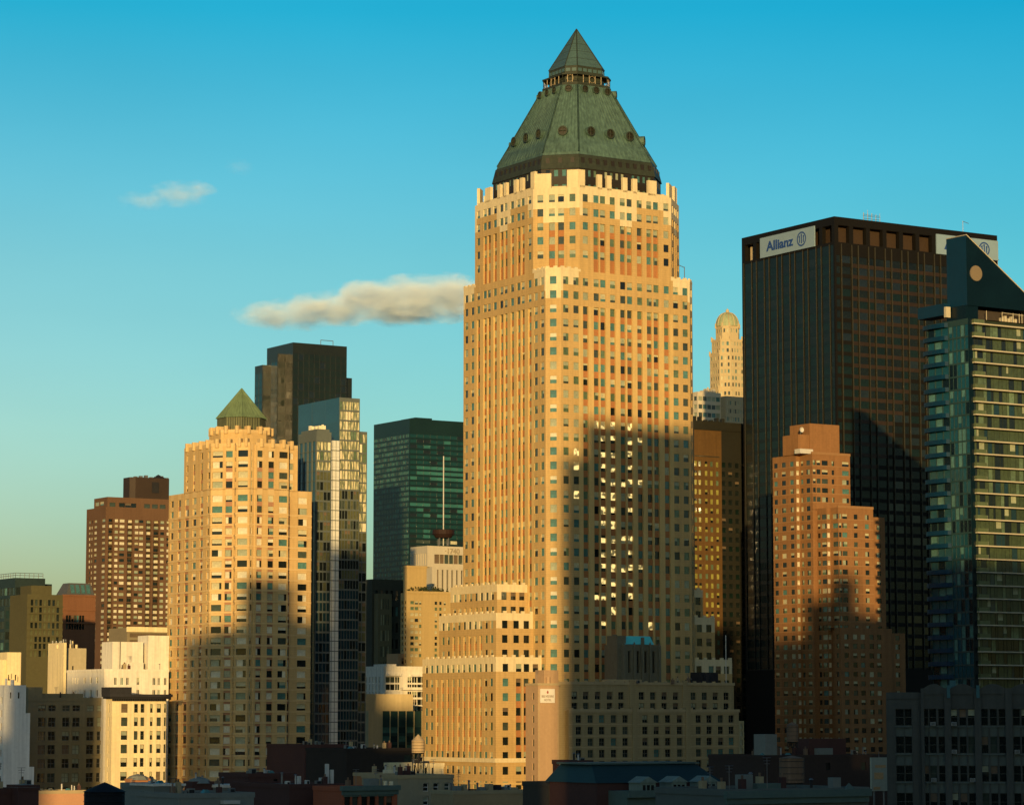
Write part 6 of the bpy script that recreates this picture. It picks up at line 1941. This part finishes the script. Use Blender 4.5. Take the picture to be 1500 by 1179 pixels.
def bottoms():
    # lit tank on its stand, sunlight put into its brighter cedar colour
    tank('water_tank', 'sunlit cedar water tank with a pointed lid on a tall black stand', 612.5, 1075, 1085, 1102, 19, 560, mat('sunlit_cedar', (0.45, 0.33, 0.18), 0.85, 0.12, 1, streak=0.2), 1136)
    b, Z, xr = low('stair_hut', 'small bright cream stair hut behind the water tank stand', 'building', 606, 650, 1120, 580, CREAM_W, cols=[(624, .6), (634, .5)], rows=[(1130, 1.6)]); b.finish()
    b, Z, xr = low('tan_row_house', 'half shaded tan row house with white framed windows below the water tank', 'house', 583, 664, 1137, 540, mat('tan_grey_render', (0.34, 0.29, 0.18), .88, .08, .3, streak=0.1), cols=[(624, 1.2), (639, 1.2), (655, 1.2)], rows=[(1153, 1.6), (1173, 1.6)], frame=(PIPE, 0.14, 0, 1), depth=14, parapet=(0.3, HOTB, 0.3)); b.finish()
    b, Z, xr = low('orange_brick_block', 'orange brick party wall catching sun behind the corniced row house', 'building', 553, 608, 1134, 575, mat('orange_party_brick', (0.40, 0.17, 0.07), .88, .1, .4), depth=10, parapet=(0.25, HOTB, 0.3)); 
    r = random.Random(6)
    m = MB()
    for j in range(6): 
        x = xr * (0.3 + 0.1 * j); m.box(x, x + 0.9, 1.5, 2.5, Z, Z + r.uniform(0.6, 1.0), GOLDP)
    m.build('rooftop_plant', b.root); b.finish()
    b, Z, xr = low('red_row_house', 'red brick row house with a pale cornice and lintels at the bottom', 'house', 501, 582, 1155, 470, RBK, cols=[(c, 1.15) for c in (509, 520.5, 534, 546, 559, 570.5)], rows=[(1176, 2.6)], depth=10)
    c = MB(); c.box(-0.3, xr + 0.3, -0.7, 0.2, Z - 0.3, Z + 0.5, GRN); c.box(-0.1, xr + 0.1, -0.35, 0, Z - 1.0, Z - 0.3, GRN); c.build('cornice', b.root)
    for cpx in (509, 520.5, 534, 546, 559, 570.5):
        l = MB(); x = b.x(cpx, 1165); l.box(x - 0.75, x + 0.75, -0.15, 0, b.z(1166.5), b.z(1164), GRN); l.build('lintel', b.root)
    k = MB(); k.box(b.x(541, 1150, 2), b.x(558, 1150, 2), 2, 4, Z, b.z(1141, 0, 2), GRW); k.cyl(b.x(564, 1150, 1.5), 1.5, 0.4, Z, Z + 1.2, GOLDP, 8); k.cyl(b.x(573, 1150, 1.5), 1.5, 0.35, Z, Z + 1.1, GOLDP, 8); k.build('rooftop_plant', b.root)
    b.finish()
    b, Z, xr = low('dark_low_building', 'unlit low building mass behind the bottom rooftops, left of the water tank', 'building', 508, 605, 1098, 660, mat('near_black_wall', (0.035, 0.028, 0.022), .9, .15, .2), ROOFD, depth=20, cols=[(598, 2.2)], rows=[(1112, 2)]); b.finish()  # very dark brown wall colour
    b, Z, xr = low('dark_low_building', 'dark brown windowless block at the foot of the slim glass tower', 'building', 446, 512, 1092, 700, DRB, ROOFD, depth=20); b.finish()
    b, Z, xr = low('red_brown_bulkhead', 'dark red brown block before the foot of the peach octagonal tower', 'building', 364, 431, 1135, 520, DRB, ROOFD, cols=[(404, .9)], rows=[(1147, 1.5)]); b.finish()
    b, Z, xr = low('roof_terrace', 'long low dark red roof strip between the red brown block and row house', 'building', 424, 505, 1151, 480, DRB, ROOFD, depth=22)
    m = MB()
    for px, h in ((439, 1.6), (480, 3.6), (487, 2.6)): x = b.x(px, 1150, 3); m.box(x - .25, x + .25, 3, 3.6, Z, Z + h, PIPE)
    m.build('vent_pipe', b.root); b.finish()
    b, Z, xr = low('low_white_hut', 'low pale rooftop hut before the base of the octagonal tower', 'building', 322, 356, 1153, 500, GRW, cols=[(350, .6)], rows=[(1162, 1.2)]); b.wm.box(-.3, xr + .3, -.3, 6, Z, Z + .5, WHITE_W); b.finish()
    b, Z, xr = low('long_low_roof', 'long low grey roof parapet along the bottom before the octagonal tower', 'building', 262, 372, 1165, 420, GRW, ROOFD, depth=15)
    m = MB(); m.box(b.x(324, 1170, -0.3), b.x(348, 1170, -0.3), -1.2, -0.02, b.z(1178), b.z(1173), PIPE); m.build('skylight', b.root); b.finish()
    b, Z, xr = low('grey_stair_house', 'grey flat roofed stair house with one door at bottom left', 'building', 226, 268, 1151, 430, GRW, cols=[(255, .7)], rows=[(1165, 1.6)]); b.wm.box(-.4, xr + .3, -.4, 8, Z, Z + .35, WHITE_W); b.finish()
    # brick turrets with little domes
    for k, (px0, px1, pyt, pyb, lab, Y) in enumerate(((191, 220, 1133, 1142, 'orange brick roof turret with a faceted grey dome, in the sun', 738), (282, 313, 1137, 1147, 'dim brick roof turret with a faceted grey dome, before the octagonal tower', 500))):
        b, Z, xr = low('domed_turret', lab, 'roof turret', px0, px1, pyb, Y, mat('turret_brick', (0.36, 0.17, 0.08), .88, .1, .4) if k == 0 else DRB, depth=3.2)
        d = MB(); cx, cy = xr / 2, 1.6; zt = b.z(pyt); h_ = Z
        O1 = octs(cx, cy, xr * 0.52, xr * 0.3); O2 = octs(cx, cy, xr * 0.36, xr * 0.2); zmid = Z + (zt - Z) * 0.6
        d.loft(O1, Z, O2, zmid, GRW); d.cone(O2, zmid, (cx, cy, zt), GRW); d.build('dome', b.root); b.finish()
    b, Z, xr = low('orange_roof_edge', 'sunlit salmon parapet roof at the bottom left corner', 'building', 55, 128, 1160, 690, mat('salmon_render', (0.50, 0.27, 0.15), .88, .08, .4), depth=9, parapet=(0.4, HOTB, 0.3)); 
    m = MB(); x = b.x(105, 1155, 2); m.bar((x, 2, Z), (x, 2, Z + 1.6), 0.15, PIPE); m.bar((x + .7, 2, Z), (x + .7, 2, Z + 1.4), 0.15, PIPE); m.build('flue', b.root); b.finish()
    b, Z, xr = low('orange_roof_edge', 'sunlit tan roof with arched openings between black tank and grey stair house', 'building', 180, 232, 1161, 730, mat('tan_roof_wall', (0.52, 0.36, 0.2), .88, .08, .4), cols=[(199, .9), (213, .9)], rows=[(1174, 1.3)], depth=9); b.finish()
    b, Z, xr = low('dark_red_block', 'dark red brick block with a pale cap at the bottom left', 'building', 27, 57, 1153, 400, DRB, ROOFD, depth=4); b.wm.cone([(-.2, -.2), (xr + .2, -.2), (xr + .2, 4), (-.2, 4)], Z, (xr * .6, 2, b.z(1146)), GRW); b.finish()
    b, Z, xr = low('low_dark_roof', 'low reddish roof in the extreme bottom left corner', 'building', -20, 28, 1158, 400, DRB, ROOFD, depth=10); b.finish()
    t = tank('water_tank', 'black silhouetted water tank with a conical lid at the bottom left', 152.5, 1145, 1159, 1196, 59, 250, mat('black_tank', (0.012, 0.014, 0.016), .8, .1, 1), 1225)
    tank('water_tank', 'small round tan water tank with pointed lid before the brick apartment building', 1161, 1057, 1062, 1086, 17, 560, TANK, 1095)
    tank('water_tank', 'wide squat brown water tank at the foot of the brick apartment building', 1160, 1106, 1110, 1146, 36, 520, TANK, 1152)
    # mansard with pedimented dormers
    b = Building('mansard_building', 'long slate blue mansard roof with three pedimented dormers before the hotel', 'building', 935, 1160, 450)
    b.frame = (GRN, 0.1, 0, 1)
    SLT = mat('blue_slate', (0.018, 0.045, 0.045), 0.5, 0.12, 0.5, line=0.5)
    Z = b.z(1158); xl, xr = b.x(919, 1158), b.x(1062, 1158)
    b.wm.box(xl, xr, 0, 12, 0, Z, GRN)
    xm0, xm1 = b.x(868, 1145, 6), b.x(1052, 1145, 6)
    rf = MB(); zt = b.z(1119, 0, 8)
    z0 = b.z(1146, 0, 5)
    rf.loft([(xm0, 5), (xm1, 5), (xm1, 20), (xm0, 20)], z0, [(xm0 + 1.2, 8), (xm1 - 3.2, 8), (xm1 - 3.2, 17), (xm0 + 1.2, 17)], zt, SLT); rf.face([(xm0 + 1.2, 8, zt), (xm1 - 3.2, 8, zt), (xm1 - 3.2, 17, zt), (xm0 + 1.2, 17, zt)], ROOFD)
    rf.box(xm0 + 0.6, xm1 - 2.6, 7.6, 17.4, zt, zt + 0.25, GRN)
    rf.build('mansard_roof', b.root)
    lw = MB(); lw.box(xm0 + 0.3, xm1 - .3, 5.3, 19, 0, z0, DRB); lw.build('rear_wall', b.root)
    for c in (948, 993, 1037.5):
        d = MB(); x = b.x(c, 1150); h0, h1, h2 = b.z(1160), b.z(1146), b.z(1137)
        d.box(x - 1.45, x + 1.45, -0.3, 3, h0, h1, GRN)
        for yy in (-0.5,): d.face([(x - 1.75, yy, h1), (x + 1.75, yy, h1), (x, yy, h2)], GRN)
        d.face([(x - 1.75, -0.5, h1), (x, -0.5, h2), (x, 3, h2), (x - 1.75, 3, h1)], GRN); d.face([(x, -0.5, h2), (x + 1.75, -0.5, h1), (x + 1.75, 3, h1), (x, 3, h2)], GRN); d.face([(x - 1.75, -.5, h1), (x + 1.75, -.5, h1), (x + 1.75, 3, h1), (x - 1.75, 3, h1)], GRN)
        for k_ in range(len(d.m)): d.m[k_] = 0
        d.mats = [mat('dormer_trim', (0.20, 0.26, 0.21), 0.8, 0.1, 0.6, streak=0.2)]
        dd = d.build('dormer', b.root)
        for q in (-0.8, 0, 0.8):
            w_ = MB(); w_.box(x + q - 0.26, x + q + 0.26, -0.34, -0.3, h0 + 0.3, h1 - 0.35, G_DARK); w_.build('window', dd)
    cm = MB(); cm.box(xl - .3, xr, -0.8, 0, Z - 1.0, Z + 0.1, GRN); cm.build('cornice', b.root)
    b.finish()
    b, Z, xr = low('low_dark_building', 'dark flat building left of the slate blue mansard roof', 'building', 846, 868, 1116, 500, DRB, ROOFD, depth=8); b.finish()
    b, Z, xr = low('low_dark_building', 'dim low brown building at the bottom right of the sunlit hotel pier', 'building', 804, 922, 1148, 470, mat('dim_brown_wall', (0.07, 0.06, 0.045), .9, .1, .3), ROOFD, depth=8, cols=[(836, 1.2), (862, 1.2)], rows=[(1160, 1.6)]); b.finish()
    b, Z, xr = low('low_tan_shop', 'sunlit tan low roof at the foot of the tall tower wing', 'building', 664, 770, 1160, 520, mat('tan_low_wall', (0.42, 0.30, 0.15), .88, .1, .3), depth=8, parapet=(0.3, HOTB, .3))
    m = MB(); r = random.Random(12)
    for j in range(8): x = xr * (0.08 + 0.11 * j); h = r.uniform(0.5, 1.8); m.box(x, x + r.uniform(.5, 1.4), 1, 2.4, Z, Z + h, (GRW, HOTB, ROOFD)[j % 3])
    m.build('rooftop_plant', b.root); b.finish()
    b, Z, xr = low('corniced_building', 'low dark building with a long grey green cornice at the bottom', 'building', 1062, 1272, 1160, 330, mat('dim_grey_wall', (0.12, 0.14, 0.12), .88, .1, .3), mat('dark_red_roof', (0.05, 0.022, 0.02), .9, .2, .4), depth=14)
    c = MB(); c.box(-.2, xr, -0.7, 0, Z - 0.7, Z + 0.15, GRN); c.box(0, xr - .2, -0.4, 0, Z - 1.4, Z - 0.7, GRN); c.cone([(xr * .82, -.6), (xr * .88, -.6), (xr * .88, 0), (xr * .82, 0)], Z + .15, (xr * .85, -.3, Z + .9), GRN); c.build('cornice', b.root)
    m = MB(); x = b.x(1095, 1150, 4); m.box(x - .7, x + .8, 4, 5.5, Z, b.z(1135, 0, 4), GRW); x = b.x(1226, 1150, 4); m.box(x - .6, x + .6, 4, 5, Z, b.z(1141, 0, 4), GRW); x = b.x(1120, 1150, 3); m.box(x - 1, x + 2.4, 3, 4, Z, b.z(1148, 0, 3), GRN); m.build('rooftop_plant', b.root)
    b.finish()
    b, Z, xr = low('dark_low_building', 'dark stepped low building behind the round tan water tank', 'building', 1120, 1300, 1108, 600, mat('dark_brown_wall', (0.05, 0.035, 0.028), .9, .12, .3), ROOFD, depth=20, cols=[(1213, 1.2), (1265, 1.2), (1250, 1.2)], rows=[(1123, 1.6)])  # dark brown wall colour
    m = MB(); m.box(b.x(1121, 1080, 2), b.x(1138, 1080, 2), 2, 6, Z, b.z(1075, 0, 2), GRW); m.box(b.x(1198, 1100, 2), b.x(1220, 1100, 2), 2, 5, Z, b.z(1096, 0, 2), GRW); m.box(b.x(1186, 1090, 3), b.x(1240, 1090, 3), 3.2, 8, Z, b.z(1082, 0, 3), DRB); m.build('bulkhead', b.root); b.finish()
    # billboard
    b = Building('billboard', 'tall pale billboard panel standing left of the dark loft building', 'billboard', 1277, 1130, 430)
    m = MB(); xr = b.x(1301, 1130); m.box(0, xr, 0, 0.4, b.z(1158), b.z(1109), mat('billboard_pale', (0.42, 0.42, 0.30), .7, .1, .5)); m.build('panel', b.root)
    m = MB(); OG_ = mat('billboard_ochre', (0.55, 0.33, 0.14), .7, .2, 1); z = b.z(1136)
    m.box(xr * .15, xr * .7, -.03, 0, z - .5, z + .5, OG_); m.box(xr * .2, xr * .85, -.03, 0, b.z(1124), b.z(1120), OG_); m.box(xr * .1, xr * .5, -.03, 0, b.z(1156), b.z(1152), OG_); m.build('printed_patch', b.root)
    m = MB(); m.bar((xr * .5, .2, b.z(1110)), (xr * .5, .2, b.z(1100)), .05, METAL); m.bar((xr * .2, .3, 0), (xr * .2, .3, b.z(1158)), .15, METAL); m.bar((xr * .8, .3, 0), (xr * .8, .3, b.z(1158)), .15, METAL); m.build('post', b.root)
bottoms()

# ================================================================ clouds
def cloud(name, label, px0, px1, py0, py1, Y, lobes, dens, seed, thick=0.35):
    X0, X1 = rayx(px0, (py0 + py1) / 2, Y), rayx(px1, (py0 + py1) / 2, Y)
    cxw = (X0 + X1) / 2
    Za, Zb = zof(cxw, Y, py1), zof(cxw, Y, py0)
    W_, H_ = X1 - X0, Zb - Za
    m = bpy.data.materials.new(name + '_vapour'); m.use_nodes = True
    n = m.node_tree; N = n.nodes; L = n.links
    N.remove(N['Principled BSDF'])
    pv = N.new('ShaderNodeVolumePrincipled'); pv.inputs['Color'].default_value = (0.82, 0.94, 1, 1); pv.inputs['Anisotropy'].default_value = -0.3
    t = N.new('ShaderNodeTexCoord')
    # density = ellipsoid lobes + noise, in object space
    def math_(op, a, b=None, c=None):
        q = N.new('ShaderNodeMath'); q.operation = op
        for i, v in enumerate((a, b, c)):
            if v is None: continue
            if isinstance(v, (int, float)): q.inputs[i].default_value = v
            else: L.new(v, q.inputs[i])
        return q.outputs[0]
    nz = N.new('ShaderNodeTexNoise'); nz.inputs['Scale'].default_value = 9.0 / W_; nz.inputs['Detail'].default_value = 8; nz.inputs['Roughness'].default_value = 0.62; nz.inputs['Distortion'].default_value = 0.5
    mp = N.new('ShaderNodeMapping'); mp.inputs['Location'].default_value = (seed * 13.1, 0, seed * 7.3); mp.inputs['Scale'].default_value = (0.8, 1, 1.5)
    L.new(t.outputs['Object'], mp.inputs[0]); L.new(mp.outputs[0], nz.inputs['Vector'])
    acc = None
    for (fx, fz, rx, rz) in lobes:
        vm = N.new('ShaderNodeVectorMath'); vm.operation = 'SUBTRACT'; L.new(t.outputs['Object'], vm.inputs[0]); vm.inputs[1].default_value = ((fx - .5) * W_, 0, (fz - .5) * H_)
        v2 = N.new('ShaderNodeVectorMath'); v2.operation = 'DIVIDE'; L.new(vm.outputs[0], v2.inputs[0]); v2.inputs[1].default_value = (rx * W_, W_ * thick, rz * H_)
        ln = N.new('ShaderNodeVectorMath'); ln.operation = 'LENGTH'; L.new(v2.outputs[0], ln.inputs[0])
        d = math_('SUBTRACT', 1.0, ln.outputs['Value'])
        acc = d if acc is None else math_('MAXIMUM', acc, d)
    s_ = math_('MULTIPLY_ADD', math_('SUBTRACT', nz.outputs['Fac'], 0.55), 2.9, acc)
    s_ = math_('MINIMUM', s_, math_('MULTIPLY', acc, 6.0))
    s_ = math_('MAXIMUM', s_, 0.0)
    s_ = math_('MINIMUM', math_('MULTIPLY', s_, 1.5), 1.0)
    sx = N.new('ShaderNodeSeparateXYZ'); L.new(t.outputs['Object'], sx.inputs[0])
    fx = N.new('ShaderNodeMapRange'); fx.inputs['From Min'].default_value = -0.5 * W_; fx.inputs['From Max'].default_value = 0.1 * W_; fx.inputs['To Min'].default_value = 0.5
    L.new(sx.outputs['X'], fx.inputs['Value'])
    L.new(math_('MULTIPLY', math_('MULTIPLY', s_, dens), fx.outputs[0]), pv.inputs['Density'])
    L.new(pv.outputs[0], N['Material Output'].inputs['Volume'])
    mb = MB(); a = 0.62; D_ = W_ * thick
    mb.box(-W_ * a, W_ * a, -D_, D_, -H_ * 0.75, H_ * 0.75, m)
    o = mb.build(name); o.location = (cxw, Y, (Za + Zb) / 2)
    tag(o, label, 'cloud', kind='thing')
    m.cycles.volume_step_rate = 1.0
    return o
if not globals().get('NOCLOUD'):
    cloud('cloud', 'long cream topped cloud with blue grey underside left of the tallest tower', 348, 684, 404, 484, 6000,
      [(0.80, 0.58, 0.27, 0.44), (0.62, 0.52, 0.30, 0.38), (0.42, 0.38, 0.32, 0.28), (0.22, 0.26, 0.26, 0.22), (0.70, 0.36, 0.40, 0.24), (0.92, 0.62, 0.2, 0.4)], 0.020, 1)
    cloud('cloud', 'small faint pinkish cloud high at the left', 176, 312, 262, 312, 6500, [(0.62, 0.55, 0.36, 0.42), (0.28, 0.36, 0.34, 0.26), (0.85, 0.66, 0.2, 0.26)], 0.006, 2)
    cloud('cloud', 'barely visible wisp of cloud to the upper right of the small faint cloud', 325, 375, 232, 258, 6500, [(0.5, 0.5, 0.5, 0.5)], 0.0025, 3)
# ================================================================ ground and the towers behind the camera
g = MB(); S = 15000
g.face([(-S, -S, 0), (S, -S, 0), (S, S, 0), (-S, S, 0)], mat('asphalt', (0.05, 0.05, 0.05), 0.9, 0.2, 0.02))
o = g.build('ground'); tag(o, kind='structure')

CAST = mat('concrete_behind', (0.30, 0.26, 0.20), 0.8, 0.1, 0.2)
tan4 = math.tan(SUN_EL)
tanA = math.tan(SUN_AZ)
def shade_tower(label, steps, Y=-120, depth=30):
    """a tower standing behind the camera whose shadow falls on the scene.
    steps: (x0, x1, Yt, z): the shadow reaches height z over x0..x1 at distance Yt"""
    st = []
    for (a, c, Yt, z) in steps:
        sh = tanA * (Yt - Y)
        st.append((a - sh, c - sh, z + (Yt - Y) * tan4 / math.cos(SUN_AZ)))
    x0, x1 = min(q[0] for q in st), max(q[1] for q in st)
    xm = (x0 + x1) / 2
    r = bpy.data.objects.new('tower_behind', None); COL.objects.link(r); r.location = (xm, Y, 0)
    tag(r, label, 'skyscraper', 'towers standing behind the viewer')
    for (a, c, h) in st:
        mb = MB(); mb.box(a - xm, c - xm, -depth, 0, 0, h, CAST, ROOFG); mb.build('wall', r)
    wb = MB()
    for (a, c, h) in st:
        for j in range(1, int(h / 4)): wb.box(a - xm + 0.6, c - xm - 0.6, -0.2, 0.15, j * 4, j * 4 + 2.2, G_DARK)
    wb.build('window_bands', r)['kind'] = 'stuff'
shade_tower('stepped office tower behind the viewer, the tallest of the row', [(14.0, 20, 800, 117), (20, 54, 800, 128)])
shade_tower('mid height office slab right beside the tallest tower behind the viewer', [(55, 80.5, 900, 88)])
shade_tower('stepped brick block behind the viewer, third from the right', [(81, 90, 880, 68), (90, 98, 880, 79), (98, 106, 880, 86), (106, 112, 880, 75)])
shade_tower('very wide block behind the viewer at the right end of the row', [(109, 190, 740, 84)])
shade_tower('stepped block behind the viewer, left of the long low terrace', [(-91, -82, 770, 65), (-82, -73, 770, 67), (-73, -59, 770, 80), (-59, -54, 770, 70)])
shade_tower('slender tower behind the viewer beside the stepped block', [(-53, -40, 800, 91)])
shade_tower('low block behind the viewer toward the left end of the row', [(-137, -132.5, 745, 38), (-132, -112, 770, 54), (-109, -94, 755, 10)])
shade_tower('long low terrace behind the viewer', [(-40, -28, 850, 46), (-28, -16, 850, 24), (-16, 13.5, 850, 14)])

# unseen towers added on the right to shut off part of the sky light
for k, (x, y, h, wd, lab) in enumerate(((215, 620, 150, 60, 'added sky-blocking tower outside the frame at the far end on the right'), (190, 430, 120, 55, 'added sky-blocking tower outside the frame midway along on the right'), (175, 240, 105, 60, 'added sky-blocking tower outside the frame at the near end on the right'))):
    r = bpy.data.objects.new('sky_blocker', None); COL.objects.link(r); r.location = (x, y, 0); r.rotation_euler = (0, 0, GROT)
    tag(r, lab, 'skyscraper', 'added sky-blocking towers outside the frame')
    m = MB(); m.box(-20, wd, -55, 40, 0, h, CAST, ROOFG); m.build('wall', r)
    m = MB()
    for j in range(1, int(h / 4)): m.box(-20.15, -20, -54, 39, j * 4, j * 4 + 2.2, G_DARK)
    m.build('window_bands', r)['kind'] = 'stuff'
